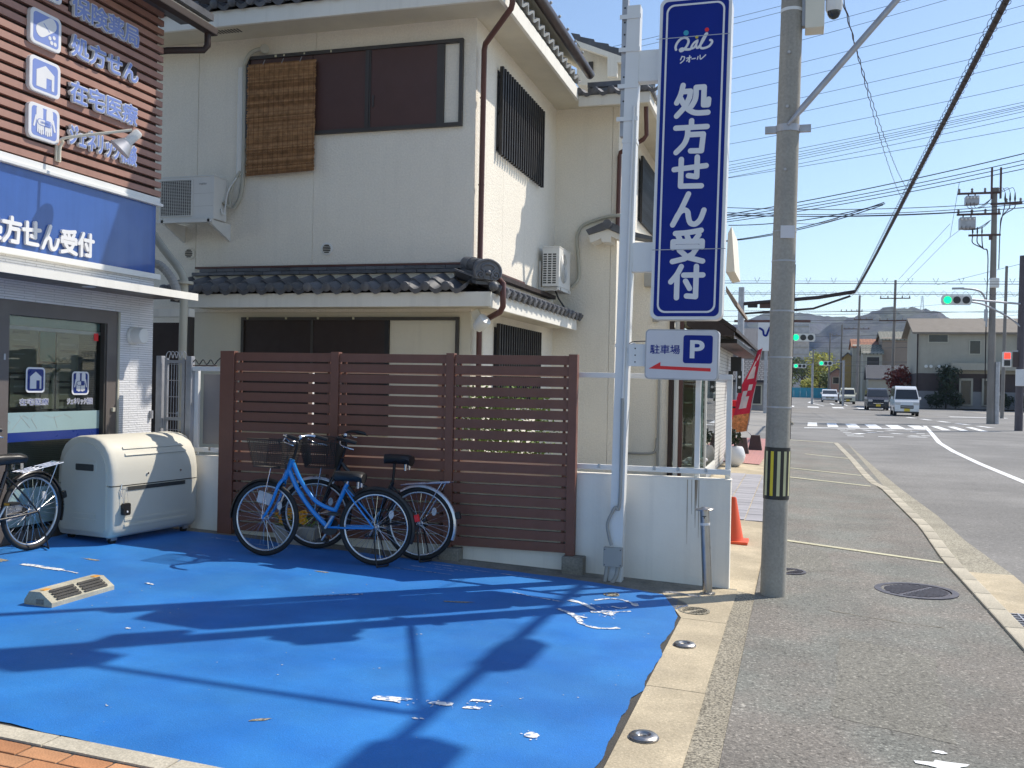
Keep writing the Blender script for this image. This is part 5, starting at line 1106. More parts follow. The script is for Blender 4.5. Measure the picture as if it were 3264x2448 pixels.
# ---------------------------------------------------------------- storage bin
bo = Vector((-5.60, 6.95, G(-5.6, 6.95))); bu = Vector((.135, .99, 0)).normalized(); bs_ = Vector((-bu.y, bu.x, 0))
t = thing('refuse_bin', 'large beige plastic lidded bin with a black lock pouch beside the pharmacy', 'bin', bo)
def bp(u, s, z): return bo + bu * u + bs_ * s + Vector((0, 0, z))
BL, BD = 1.04, .66
low = [(.05, .065), (.02, .09), (.006, .14), (.0, .22), (.0, .505), (.66, .505), (.66, .20), (.652, .12), (.63, .075), (.60, .065)]
top = [(.002, .515), (.006, .62), (.018, .70), (.045, .785), (.09, .855), (.15, .905), (.22, .930), (.33, .940), (.43, .932), (.51, .908), (.58, .86), (.625, .79), (.65, .70), (.658, .60), (.66, .515)]
def loft(sec, name, m):
    mb = MB(); k = len(sec); cs, cz = .33, (.28 if sec is low else .62)
    us = [(0.0, .86), (.008, .93), (.03, .985), (.06, 1.0), (BL - .06, 1.0), (BL - .03, .985), (BL - .008, .93), (BL, .86)]
    vs = []
    for u, f in us:
        for s, z in sec: vs.append(bp(u, cs + (s - cs) * (1 - (1 - f) * .5), z if (z < .52 and z > .49) else cz + (z - cz) * (1 - (1 - f) * .35)))
    fs = [(i * k + j, i * k + (j + 1) % k, (i + 1) * k + (j + 1) % k, (i + 1) * k + j) for i in range(len(us) - 1) for j in range(k)]
    fs += [tuple(range(k))[::-1], tuple((len(us) - 1) * k + j for j in range(k))]
    mb.add(vs, fs)
    return mb.build(name, m, t, 50)
bodyb = loft(low, 'body', 'bin_beige'); lid = loft(top, 'lid', 'bin_beige')
mb = MB(); mb.prism([bp(.02, .02, .50), bp(.02, .64, .50), bp(BL - .02, .64, .50), bp(BL - .02, .02, .50)], (0, 0, .02)); mb.build('seam', 'black_plastic', t)
# end panel with arched top, recess and ribs
Me = frame(bp(-.003, .33, .50), -bs_ * -1 if False else bs_, (0, 0, 1))
arch = [(-.24, -.385), (.24, -.385), (.265, -.36), (.265, .12)] + [(.265 * math.cos(R(a)), .12 + .26 * math.sin(R(a))) for a in range(8, 173, 11)] + [(-.265, .12), (-.265, -.36)]
def end(pts, d0, d1, name, m):
    mb = MB(); mb.prism([bp(d0, .33 + a, .50 + b) for a, b in pts], bu * (d1 - d0)); return mb.build(name, m, t, 40)
end(arch, .03, -.012, 'end_panel', 'bin_beige')
end([(a - .02, b + .17) for a, b in rrect(.26, .10, .02)], -.010, -.018, 'handle_surround', 'bin_beige'); end([(a - .02, b + .165) for a, b in rrect(.215, .058, .012)], -.018, -.0195, 'handle_recess', 'ac_dark')
for z_ in (-.29, -.245): end([(a - .02, b + z_) for a, b in rrect(.28, .020, .008)], -.012, -.017, 'rib', 'bin_beige')
# front trim
for z_ in (.205, .155):
    mb = MB(); mb.prism([bp(.14 + a * .0, .004, z_), bp(.90, .004, z_), bp(.90, .004, z_ + .02), bp(.14, .004, z_ + .02)], bs_ * -.008); mb.build('rib', 'bin_beige', t)
for z_, s_ in ((.765, .036), (.82, .066)):
    mb = MB(); mb.prism([bp(.17, s_, z_), bp(.90, s_, z_), bp(.90, s_ + .012, z_ + .018), bp(.17, s_ + .012, z_ + .018)], bs_ * -.008 + Vector((0, 0, .004))); mb.build('rib', 'bin_beige', lid)
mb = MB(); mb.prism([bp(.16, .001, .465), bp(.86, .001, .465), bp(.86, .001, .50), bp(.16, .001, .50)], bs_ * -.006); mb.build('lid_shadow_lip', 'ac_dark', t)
for u_ in (.40, .80): MB().tube([bp(u_, .012, .60), bp(u_, -.006, .60)], .010, 8).build('stud', 'chrome', t)
MB().tube([bp(.10, -.004, .53), bp(.08, -.008, .47), bp(.09, -.01, .42)], .004, 6).build('chain_loop', 'chrome', t)
q0 = bp(.13, -.025, .31); Mq = frame(q0, bu, (0, 0, 1)); mb = MB(); plate(mb, Mq, rrect(.075, .105, .018), -.018, .018); mb.build('lock_pouch', 'black_plastic', t, 40); mb = MB(); plate(mb, Mq, [(.009 * math.cos(a * .6), -.02 + .009 * math.sin(a * .6)) for a in range(10)], .018, .021); mb.build('button', 'sign_white', t)
MB().tube([bp(.105, -.02, .36), bp(.10, -.01, .50), bp(.155, -.01, .50), bp(.155, -.02, .36)], .002, 5).build('lanyard', 'chrome', t)
for u_, s_ in ((.09, .09), (.09, .57), (BL - .09, .09), (BL - .09, .57)):
    c = bp(u_, s_, .032); c.z = G(c.x, c.y) + .034; w_ = MB().tube([c - bu * .0 - bs_ * .016, c + bs_ * .016], .034, 16).build('caster', 'rubber', t, 50)
    hang(MB().box(-.03, .03, -.03, .03, .03, .075, M=Matrix.Translation((c.x, c.y, c.z - .03))).build('caster_fork', 'galv'), w_)
# ---------------------------------------------------------------- bicycles
def bicycle(label, rear, heading, frame_mat, saddle_z=.74, basket=True, steer=0.0, rack=False, straight=False, fender='black_plastic', lean=0.0, case=False, name='bicycle', stand=True, sadx=.22, tagp=False):
    gz_ = G(rear[0], rear[1]); t = thing(name, label, 'bicycle', (rear[0], rear[1], gz_), 'bicycles parked on the lot')
    fx = Vector((math.cos(heading), math.sin(heading), 0)); fr = (rear[0] + fx.x * .98, rear[1] + fx.y * .98)
    fx = Vector((fx.x * .98, fx.y * .98, G(*fr) - gz_)).normalized(); sd = Vector((0, 0, 1)).cross(fx).normalized(); upv = fx.cross(sd)
    M = Matrix(((fx.x, sd.x, upv.x, rear[0]), (fx.y, sd.y, upv.y, rear[1]), (fx.z, sd.z, upv.z, gz_ + .008), (0, 0, 0, 1))) @ Matrix.Rotation(lean, 4, 'X')
    WB, r = .98, .318
    St = Matrix.Translation((.80, 0, .65)) @ Matrix.Rotation(R(-21), 4, 'Y') @ Matrix.Rotation(steer, 4, 'Z') @ Matrix.Rotation(R(21), 4, 'Y') @ Matrix.Translation((-.80, 0, -.65))
    F_ = M @ St
    def tb(name, m, pts, rr, A=M, n=10, sm=True, parent=None):
        P = smooth_path(pts, 5) if sm and len(pts) > 2 else [Vector(p) for p in pts]
        return MB().tube([A @ Vector(p) for p in P], rr if not isinstance(rr, list) else [rr[0] + (rr[1] - rr[0]) * i / (len(P) - 1) for i in range(len(P))], n).build(name, m, parent or t, 50)
    def wheel(cx, A, nm):
        w = bpy.data.objects.new(nm, None); COL.objects.link(w); w.matrix_basis = A @ Matrix.Translation((cx, 0, r)); hang(w, t)
        C = A @ Matrix.Translation((cx, 0, r)) @ Matrix.Rotation(R(90), 4, 'X')
        def torus(R_, r_, k=40, n=8, fl=1.0):
            mb = MB(); vs = []; 
            for i in range(k):
                a = 2 * math.pi * i / k
                for j in range(n):
                    b = 2 * math.pi * j / n; q = R_ + r_ * math.cos(b); vs.append(C @ Vector((q * math.cos(a), q * math.sin(a), r_ * fl * math.sin(b))))
            mb.add(vs, [(i * n + j, i * n + (j + 1) % n, ((i + 1) % k) * n + (j + 1) % n, ((i + 1) % k) * n + j) for i in range(k) for j in range(n)]); return mb
        torus(r - .021, .021, 48).build('tyre', 'rubber', w, 60); torus(r - .046, .0095, 48, 8, 1.2).build('rim', 'alloy', w, 60)
        mb = MB()
        for k in range(32):
            a = 2 * math.pi * k / 32; b = a + (.42 if (k // 2) % 2 else -.42); z_ = .026 if k % 2 else -.026
            mb.tube([C @ Vector((.018 * math.cos(b), .018 * math.sin(b), z_)), C @ Vector(((r - .050) * math.cos(a), (r - .050) * math.sin(a), 0))], .0013, 4, cap=False)
        mb.build('spoke', 'chrome', w)
        MB().lathe([(.008, -.045), (.019, -.030), (.019, -.024), (.013, -.020), (.013, .020), (.019, .024), (.019, .030), (.008, .045)], 14, 0, C).build('hub', 'alloy', w, 40)
        mb = MB(); a = 2.4; cc = C @ Vector((.17 * math.cos(a), .17 * math.sin(a), 0)); Q = C.to_3x3()
        mb.prism([cc + Q @ Vector((.022 * math.cos(q * .7), .036 * math.sin(q * .7), -.006)) for q in range(9)], Q @ Vector((0, 0, .012))); mb.build('reflector', 'lens', w)
    wheel(0, M, 'rear_wheel'); wheel(WB, F_, 'front_wheel')
    BBp, ST, HT, HB = (.42, 0, .285), (.27, 0, .66), (.765, 0, .83), (.825, 0, .66)
    tb('seat_tube', frame_mat, [BBp, ST], .019)
    if straight: tb('top_tube', frame_mat, [(.775, 0, .79), (.55, 0, .60), (.325, 0, .52)], .018); tb('down_tube', frame_mat, [(.80, 0, .72), (.62, 0, .50), BBp], .0205)
    else: tb('top_tube', frame_mat, [(.755, 0, .80), (.68, 0, .66), (.55, 0, .505), (.42, 0, .445), (.355, 0, .435)], .018); tb('down_tube', frame_mat, [(.79, 0, .745), (.70, 0, .58), (.57, 0, .42), BBp], .0205)
    tb('head_tube', frame_mat, [HT, HB], .024)
    for s in (-1, 1):
        tb('chain_stay', frame_mat, [BBp, (.22, s * .045, .30), (0, s * .058, r)], .0095); tb('seat_stay', frame_mat, [(.285, s * .016, .625), (.16, s * .05, .49), (0, s * .06, r)], .0075)
        tb('fork_blade', frame_mat, [(.835, s * .012, .655), (.855, s * .05, .60), (.90, s * .052, .46), (.945, s * .052, .37), (WB, s * .052, r)], [.0165, .0105], F_)
    tb('seat_post', 'chrome' if frame_mat == 'bike_blue' else 'black_metal', [ST, (.262 - (sadx - .22) * .0, 0, saddle_z - .03)], .012)
    # saddle
    mb = MB(); prof = [(-.115, .075, 0), (-.09, .088, .018), (-.03, .082, .022), (.03, .055, .018), (.09, .030, .014), (.14, .020, .004)]
    vs = []; k = 10
    for x_, w_, z_ in prof:
        for j in range(k):
            a = 2 * math.pi * j / k; vs.append(M @ Vector((sadx + .02 + x_, w_ * math.cos(a), saddle_z + z_ * .6 + (.032 if math.sin(a) > 0 else .055) * math.sin(a))))
    mb.add(vs, [(i * k + j, i * k + (j + 1) % k, (i + 1) * k + (j + 1) % k, (i + 1) * k + j) for i in range(len(prof) - 1) for j in range(k)] + [tuple(range(k)), tuple((len(prof) - 1) * k + j for j in range(k))[::-1]])
    sdl = mb.build('saddle', 'saddle_black', t, 60)
    for s in (-1, 1): hang(MB().tube([M @ Vector((sadx - .06, s * .045, saddle_z - .035)), M @ Vector((sadx - .06, s * .045, saddle_z - .09))], .014, 8).build('saddle_spring', 'chrome'), sdl)
    # handlebar
    tb('stem', 'black_metal', [(.758, 0, .84), (.728, 0, .96), (.745, 0, .985)], .012, F_)
    hb = tb('handlebar', 'chrome' if frame_mat == 'bike_blue' else 'black_metal', [(.60, -.255, 1.015), (.70, -.235, 1.035), (.765, -.17, 1.03), (.765, -.06, .985), (.745, 0, .98), (.765, .06, .985), (.765, .17, 1.03), (.70, .235, 1.035), (.60, .255, 1.015)], .0115, F_)
    for s in (-1, 1):
        hang(tb('grip', 'black_plastic', [(.585, s * .258, 1.012), (.69, s * .238, 1.034)], .0165, F_), hb) if False else tb('grip', 'black_plastic', [(.585, s * .258, 1.012), (.69, s * .238, 1.034)], .0165, F_, parent=hb)
        tb('brake_lever', 'chrome', [(.74, s * .20, 1.01), (.72, s * .245, .985), (.64, s * .285, .968), (.60, s * .29, .96)], .006, F_, parent=hb)
        tb('brake_cable', 'black_plastic', [(.75, s * .19, 1.01), (.84, s * .12, .99), (.84, s * .04, .88), (.80, s * .03, .74)], .0035, F_, parent=hb)
    # fenders
    def fen(cx, a0, a1, A, nm):
        mb = MB(); pr_ = [(-.028, -.012), (-.022, .004), (0, .010), (.022, .004), (.028, -.012)]; vs = []; N = 18
        for i in range(N + 1):
            a = R(a0 + (a1 - a0) * i / N)
            for y_, d in pr_: vs.append(A @ Vector((cx + (r + .012 + d) * math.cos(a), y_, r + (r + .012 + d) * math.sin(a))))
        mb.add(vs, [(i * 5 + j, i * 5 + j + 1, i * 5 + j + 6, i * 5 + j + 5) for i in range(N) for j in range(4)]); mb.build(nm, fender, t, 60)
    fen(0, 55, 200, M, 'rear_fender'); fen(WB, -25 + 20, 118, F_, 'front_fender')
    if basket:
        mb = MB(); b0, b1 = (.80, 1.06), (.775, 1.11); z0, z1 = .755, .985; w0, w1 = .125, .175
        def bpnt(fx_, fy_, fz): return F_ @ Vector((b0[0] + (b0[1] - b0[0]) * fx_ + ((b1[0] - b0[0]) * (1 - fx_) + (b1[1] - b0[1]) * fx_) * fz, (fy_ * 2 - 1) * (w0 + (w1 - w0) * fz), z0 + (z1 - z0) * fz))
        n = 18
        for i in range(n + 1):
            f = i / n
            for (a, b) in (((f, 0), (f, 0)), ((f, 1), (f, 1)), ((0, f), (0, f)), ((1, f), (1, f))): mb.tube([bpnt(*a, 0), bpnt(*b, 1)], .0022, 4, cap=False)
            mb.tube([bpnt(f, 0, 0), bpnt(f, 1, 0)], .0022, 4, cap=False)
        for j in range(15):
            f = j / 14; mb.tube([bpnt(*q, f) for q in ((0, 0), (1, 0), (1, 1), (0, 1), (0, 0))], .004 if j in (0, 14) else .002, 4, cap=False)
        mb.build('basket', 'basket_wire', t); tb('basket_stay', 'chrome', [(.93, .06, .755), (.97, .06, .5), (WB, .06, r)], .005, F_)
    # drive side
    MB().tube([M @ Vector((.42, -.06, .285)), M @ Vector((.42, -.04, .285))], .075, 24).build('chain_ring', 'black_plastic', t, 50)
    if case: MB().prism([M @ Vector((x_, -.075, z_)) for x_, z_ in ((-.05, .28), (-.04, .35), (.10, .375), (.45, .37), (.50, .29), (.45, .205), (.1, .262))], M.to_3x3() @ Vector((0, .02, 0))).build('chain_case', 'alloy', t)
    tb('crank', 'alloy', [(.42, -.085, .285), (.50, -.095, .155)], .010, sm=False); tb('crank', 'alloy', [(.42, .065, .285), (.34, .075, .415)], .010, sm=False)
    for c in ((.51, -.14, .145), (.33, .115, .42)): 
        pd = MB().box(-.045, .045, -.04, .04, -.012, .012, M=M @ Matrix.Translation(c), bev=.004).build('pedal', 'black_plastic', t); hang(MB().box(.045, .048, -.025, .025, -.008, .008, M=M @ Matrix.Translation(c)).build('pedal_reflector', 'amber'), pd)
    MB().tube([M @ Vector((0, -.045, r)), M @ Vector((0, -.075, r))], .05, 18).build('rear_brake', 'black_plastic', t, 50)
    tb('chain_stay', frame_mat, [(.02, -.07, .315), (.42, -.05, .29)], .011)
    if stand: 
        for s in (-1, 1): tb('stand_leg', 'black_metal', [(0, s * .065, r), (-.03, s * .10, .15), (-.06, s * .12, .012)], .007)
        tb('stand_foot', 'black_metal', [(-.06, -.12, .012), (-.12, 0, .012), (-.06, .12, .012)], .007)
    if rack:
        rk = MB()
        for y_ in (-.06, -.02, .02, .06): rk.tube([M @ Vector((.17, y_, .645)), M @ Vector((-.27, y_, .70))], .005, 6)
        for x_ in (.17, -.05, -.27): rk.tube([M @ Vector((x_, -.062, .67 - x_ * .13)), M @ Vector((x_, .062, .67 - x_ * .13))], .005, 6)
        rk.build('rear_rack', 'chrome', t)
        for s in (-1, 1): tb('rack_stay', 'chrome', [(-.20, s * .062, .69), (0, s * .07, r)], .005)
    tl = MB().box(-.02, .02, -.018, .018, -.03, .03, M=M @ Matrix.Translation((-.345, 0, .42)) @ Matrix.Rotation(R(15), 4, 'Y'), bev=.006).build('tail_reflector', 'red' if frame_mat == 'bike_blue' else 'black_plastic', t)
    MB().lathe([(.018, 0), (.026, .03), (.02, .035)], 14, 0, F_ @ Matrix.Translation((.93, -.075, .62)) @ Matrix.Rotation(R(90), 4, 'Y')).build('headlamp', 'black_plastic', t, 50)
    if tagp: MB().box(-.07, .07, -.001, .001, -.05, .05, M=F_ @ Matrix.Translation((1.03, -.05, .48)) @ Matrix.Rotation(R(-12), 4, 'Y')).build('paper_tag', 'sign_face', t)
    MB().ball(F_ @ Vector((.755, -.09, 1.02)), .022, 10, 6).build('bell', 'chrome', hb, 60)
    return t
bicycle('bright blue step-through bicycle with wire basket in front of the brown fence', (-3.36, 7.40), math.atan2(-.12, -.95), 'bike_blue', .725, True, R(-8), tagp=True)
bicycle('dark bicycle with silver fenders parked between blue bicycle and brown fence', (-3.13, 7.80), math.atan2(-.02, -.95), 'bike_black', .86, True, R(14), rack=True, straight=True, fender='alloy', sadx=.20)
bicycle('dark bicycle with rear rack by the pharmacy window, cut off by the picture edge', (-6.00, 6.48), R(-91), 'bike_black', .76, False, 0, rack=True, straight=True, fender='bike_black', case=True)
# flower planter behind the blue bicycle
px0, py0 = -4.36, 7.93; t = thing('flower_planter', 'pale planter of orange and yellow flowers behind the blue front wheel', 'planter', (px0, py0, G(px0, py0)))
M = Matrix.Translation((px0, py0, G(px0, py0) + .004))
mb = MB(); mb.prism([M @ Vector(p) for p in ((-.19, -.07, 0), (.19, -.07, 0), (.19, .07, 0), (-.19, .07, 0))], (0, 0, .01))
vs = [M @ Vector((sx * a, sy * b, z)) for a, b, z in ((.18, .065, .01), (.205, .08, .15), (.215, .09, .15), (.215, .09, .17)) for sx, sy in ((-1, -1), (1, -1), (1, 1), (-1, 1))]
mb.add(vs, [(i * 4 + j, i * 4 + (j + 1) % 4, i * 4 + 4 + (j + 1) % 4, i * 4 + 4 + j) for i in range(3) for j in range(4)] + [(12, 13, 14, 15)]); mb.build('pot', 'terracotta_pot', t)
mb = MB()
for i in range(160):
    c = M @ Vector((random.uniform(-.20, .20), random.uniform(-.09, .08), random.uniform(.17, .27))); a = random.uniform(0, 6.3); d = Vector((math.cos(a), math.sin(a), random.uniform(-.3, .8))).normalized() * .028; e = d.orthogonal().normalized() * .009
    mb.add([c - d, c + e, c + d, c - e], [(0, 1, 2, 3)])
mb.build('foliage', 'leaf_bright', t)
for i in range(14):
    c = M @ Vector((random.uniform(-.20, .12), random.uniform(-.10, -.02), random.uniform(.22, .31))); mb = MB()
    for k in range(5): a = k * 1.257; p = c + Vector((math.cos(a) * .020, -.01, math.sin(a) * .020)); mb.ball(p, .017, 7, 5, 0, (1, .35, 1))
    mb.build('flower', random.choice(('petal_orange', 'petal_yellow', 'petal_orange')), t, 60)
# ---------------------------------------------------------------- shop beyond the house
S_ = thing('corner_shop', 'small shop with glass display window and dark awning beyond the white wall', 'shop', (-2.2, 18, .05))
def Q_(name, m, *b, parent=None, bev=0.0):
    mb = MB()
    for q in b: mb.box(*q, bev=bev)
    return mb.build(name, m, parent or S_)
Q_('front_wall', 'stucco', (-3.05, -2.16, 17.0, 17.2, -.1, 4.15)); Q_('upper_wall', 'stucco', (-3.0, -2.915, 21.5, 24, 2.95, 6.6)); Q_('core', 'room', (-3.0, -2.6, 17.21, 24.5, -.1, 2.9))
Q_('pillar', 'fascia_white', (-2.08, -2.0, 17.0, 17.12, -.1, 2.75)); Q_('pillar', 'brown_pipe', (-1.995, -1.93, 17.0, 17.12, -.1, 2.75)); Q_('downpipe', 'dark_brown', (-2.17, -2.09, 16.94, 16.999, -.1, 2.9))
Q_('display_glass', 'clear_glass', (-1.925, -1.55, 17.03, 17.036, .22, 2.6)); Q_('display_glass', 'clear_glass', (-1.526, -1.520, 17.06, 18.9, .22, 2.6)); Q_('corner_mullion', 'fascia_white', (-1.55, -1.515, 17.0, 17.05, .0, 2.75)); Q_('sill', 'fascia_white', (-1.93, -1.50, 16.98, 18.9, .0, .21))
Q_('display_back', 'house_tan', (-2.58, -1.95, 19.0, 19.1, .1, 2.7)); Q_('display_shelf', 'paper', *[(-2.5, -1.8, 18.2, 18.9, z, z + .03) for z in (.5, .9, 1.3, 1.7, 2.1)]); Q_('display_floor', 'paper', (-2.5, -1.53, 17.06, 19.0, .15, .23)); Q_('curtain_edge', 'pale_film', (-1.66, -1.60, 17.2, 17.25, .25, 2.6)); Q_('leaf_panel', 'window_frame_grey', (-1.76, -1.70, 17.08, 17.12, .22, 2.6))
mb = MB()
for i in range(9): mb.ball((-1.88 + i * .04, 17.16 + .06 * (i % 2), .28 + .03 * (i % 3)), .07, 8, 6, 0, (1, 1, .6))
mb.build('display_cloth', 'cloth_white', S_, 60)
Q_('tiled_wall', 'shop_tile', (-1.9, -1.515, 18.91, 23.8, -.1, 2.7)); Q_('lintel', 'soffit', (-2.155, -1.51, 17.005, 24, 2.761, 2.90))
aw = MB(); aw.prism([(-1.62, 16.7, 2.96), (-1.02, 16.7, 2.56), (-1.02, 16.7, 2.62), (-1.62, 16.7, 3.05)], (0, 10.6, 0)); aw = aw.build('awning', 'dark_brown', S_)
aw2 = MB(); aw2.prism([(-1.85, 16.68, 2.80), (-1.60, 16.68, 2.94), (-1.05, 16.68, 2.55), (-1.05, 16.68, 2.48), (-1.60, 16.68, 2.50), (-1.85, 16.68, 2.66)], (0, .12, 0)); hang(aw2.build('awning_end', 'dark_brown'), aw)
Q_('awning_beam', 'black_metal', (-1.5, -1.08, 18, 27.2, 2.42, 2.50), parent=aw)
Q_('hanging_signboard', 'black_plastic', (-1.45, -1.22, 22.0, 22.1, 1.98, 2.30)); Q_('hanging_signboard', 'black_plastic', (-1.47, -1.37, 21.6, 21.65, 1.55, 1.98)); Q_('hanging_signboard', 'black_plastic', (-1.28, -1.18, 21.6, 21.65, 1.50, 1.98))
for x_ in (-1.42, -1.23):
    for z in (1.62, 1.85): hang(MB().lathe([(.001, 0), (.03, 0), (.03, .004), (.001, .004)], 12, 0, Matrix.Translation((x_, 21.598, z)) @ Matrix.Rotation(R(90), 4, 'X')).build('sign_dot', 'sign_white'), S_)
Q_('meter_box', 'conduit', (-2.62, -2.36, 16.84, 16.998, 3.35, 3.78), bev=.01); Q_('junction_box', 'conduit', (-2.47, -2.37, 16.93, 16.998, 2.74, 2.86), bev=.006); Q_('conduit_pipe', 'conduit', (-2.36, -2.325, 16.95, 16.998, .2, 2.5))
MB().tube(smooth_path([(-2.95, 16.96, .42), (-2.6, 16.96, .42), (-2.42, 16.96, .44), (-2.37, 16.96, .52), (-2.36, 16.96, .7)]), .02, 8).build('drain_pipe', 'conduit', S_)
v = MB(); v.prism([Vector(p) for p in ((-1.370, 19.000, 3.575), (-1.150, 19.000, 3.238), (-1.149, 19.000, 3.180), (-1.206, 19.000, 3.188), (-1.368, 19.000, 3.458))], (0, 4, 0)); v.build('side_roof', 'house_tan', S_)
v = MB(); v.prism([Vector(p) for p in ((-1.422, 20.000, 4.742), (-1.354, 20.000, 4.884), (-1.275, 20.000, 3.964), (-1.449, 20.000, 3.946))], (0, 2, 0)); v.build('upper_gable', 'stucco', S_)
aircon('air conditioner high on the shop side wall, half hidden by the tall sign', frame((-1.60, 20.0, 2.98), (0, 1, 0), (-1, 0, 0)), .7, .55, .26, None, True)
# entrance plant, helmeted scooter glimpsed past the corner
px0, py0 = -1.22, 20.2; t = thing('white_flower_pot', 'white rounded flower pot with a dark clipped plant by the shop corner', 'pot', (px0, py0, G(px0, py0)))
MB().lathe([(.10, 0), (.19, .10), (.22, .22), (.18, .36), (.15, .40), (.13, .40)], 20, 0, Matrix.Translation((px0, py0, G(px0, py0)))).build('pot', 'sign_white', t, 50); MB().tube([(px0, py0, .3), (px0, py0, .7)], .02, 6).build('stem', 'bark', t)
PENDING_LEAF = (t, px0, py0)
# garden plants behind the fence
def leafy(t, c, rx, ry, rz, n, m, ls=.05, name='foliage', seed=0, flat=.3, shell=.5):
    rnd = random.Random(seed); mb = MB()
    for i in range(n):
        th, ph = rnd.uniform(0, 2 * math.pi), math.acos(rnd.uniform(-1, 1)); q = (shell + (1 - shell) * rnd.random()) * (1 + .25 * math.sin(th * 3 + seed) * math.sin(ph * 4))
        p = Vector((c[0] + rx * q * math.sin(ph) * math.cos(th), c[1] + ry * q * math.sin(ph) * math.sin(th), c[2] + rz * q * math.cos(ph)))
        d = Vector((rnd.gauss(0, 1), rnd.gauss(0, 1), rnd.gauss(0, flat + .4))).normalized() * ls * rnd.uniform(.6, 1.3); e = d.cross(Vector((rnd.gauss(0, 1), rnd.gauss(0, 1), rnd.gauss(0, 1)))).normalized() * ls * .45
        mb.add([p - d, p + e, p + d, p - e], [(0, 1, 2, 3)])
    return tag(mb.build(name, m, t), kind=None)
leafy(PENDING_LEAF[0], (px0, py0, .60), .15, .15, .16, 260, 'foliage_dark', .04, seed=77)
for k, (x_, y_, h_, lab) in enumerate(((-3.25, 9.8, .62, 'leafy garden shrub seen through the gaps of the fence, the nearer to its middle post'), (-2.72, 9.5, .55, 'leafy garden shrub seen through the gaps of the fence, near its last post'))):
    t = thing('garden_shrub', lab, 'shrub', (x_, y_, .1), 'shrubs behind the fence')
    MB().tube([(x_, y_, .0), (x_, y_, .8)], [.03, .015], 8).build('stem', 'bark', t); leafy(t, (x_, y_, 1.15), .42, .3, .5, 1100, 'leaf_bright', .035, seed=k)
tag(gsheet('garden_ground', [ccw([(-9, 8.25), (-1.0, 8.25), (-1.0, 17.0), (-9, 17.0)])], -.008, 'old_concrete'), kind='structure')
# traffic cone
cx_, cy_ = -0.6400, 10.6073; t = thing('traffic_cone', 'red traffic cone standing behind the end of the white wall', 'cone', (cx_, cy_, G(cx_, cy_)))
MB().box(cx_ - .16, cx_ + .16, cy_ - .16, cy_ + .16, G(cx_, cy_) - .01, G(cx_, cy_) + .02, bev=.008).build('base', 'orange', t); MB().lathe([(.12, .02), (.105, .05), (.03, .46), (.022, .475), (.001, .476)], 22, 0, Matrix.Translation((cx_, cy_, G(cx_, cy_)))).build('cone_body', 'orange', t, 40)
# banners
def banner(label, base, foot, p0, p1, w, sway):
    t = thing('banner_flag', label, 'banner', base, 'red banners by the shop')
    b = Vector(base); mb = MB(); mb.prism([b + Vector(q) for q in ((-.17, -.15, 0), (.17, -.15, 0), (.17, .15, 0), (-.17, .15, 0))], (0, 0, .02)); 
    mb.add([b + Vector((sx * a, sy * a, z)) for a, z in ((.17, 0), (.11, .38)) for sx, sy in ((-1, -1), (1, -1), (1, 1), (-1, 1))], [(0, 1, 5, 4), (1, 2, 6, 5), (2, 3, 7, 6), (3, 0, 4, 7), (4, 5, 6, 7)]); mb.build('weight', 'base_brown', t)
    MB().tube([b + Vector((0, 0, .3)), Vector(p0), Vector(p1)], .012, 8).build('pole', 'galv', t)
    mb = MB(); P0, P1 = Vector(p0), Vector(p1); k = 14
    for i in range(k):
        for j in range(4):
            def pt(a, c): 
                f = a / k; wv = w * (.15 + .85 * min(1, (1 - f) * 1.6 + .1)); return P0 + (P1 - P0) * f + Vector(sway) * (wv * c / 4) + Vector((.02 * math.sin(a * .9 + c), .04 * math.sin(a * .7 + c * .8), -.06 * c / 4))
            m = 1 if i < 3 else (2 if (j in (1, 2) and i not in (3, 8, 13) and (i * 7 + j * 3) % 5 != 0) else 0)
            mb.add([pt(i, j), pt(i, j + 1), pt(i + 1, j + 1), pt(i + 1, j)], [(0, 1, 2, 3)], m)
    mb.build('cloth', ['cloth_red', 'cloth_gold', 'cloth_white'], t)
banner('red and white banner flag leaning out beside the utility pole', (-1.0297, 25.6096, 0.0280), None, (-1.251, 25.600, 0.503), (-0.899, 25.600, 2.655), .42, (-1, 0, -.02))
banner('red banner flag half hidden behind the white fence post', (-1.2834, 24.0093, 0.0318), None, (-1.681, 24.000, 0.824), (-1.566, 24.000, 2.252), .36, (-1, 0, 0))
t = thing('mail_box', 'red post box on a dark stand beyond the pink pavement', 'post box', (-1.9, 31.5, .1)); bx_ = Vector((-1.909, 31.000, 0.552)); tx_ = Vector((-1.922, 31.000, 1.231))
MB().box(bx_.x - .28, bx_.x + .28, 30.8, 31.3, bx_.z, tx_.z, bev=.03).build('box', 'red', t); MB().box(bx_.x - .22, bx_.x - .02, 30.95, 31.15, G(-2, 31) - .02, bx_.z).build('stand', 'base_brown', t); MB().box(bx_.x - .2, bx_.x + .2, 30.795, 30.80, tx_.z - .25, tx_.z - .2).build('slot', 'black_metal', t)
def delineator(x_, y_, lab):
    t = thing('delineator_post', lab, 'bollard', (x_, y_, G(x_, y_)), 'orange posts at the corner'); z = G(x_, y_) - .03
    MB().lathe([(.16, 0), (.15, .10), (.06, .16), (.045, .18)], 16, 0, Matrix.Translation((x_, y_, z))).build('base', 'old_concrete', t, 40); MB().tube([(x_, y_, z + .15), (x_, y_, z + .95)], .045, 12).build('post_tube', 'base_brown', t, 40)
    for q in (.6, .75): MB().tube([(x_, y_, z + q), (x_, y_, z + q + .07)], .048, 12).build('band', 'orange', t, 40)
delineator(-0.3172, 44.3044, 'orange banded post just beyond the utility pole at the crossing')
for k, (a, b) in enumerate(((570, 1070), (600, 1060))): delineator(-3.3406 + k * 1.6, 82.1749, ('orange banded post left of the far corner barrier', 'orange banded post beside the far corner barrier')[k])

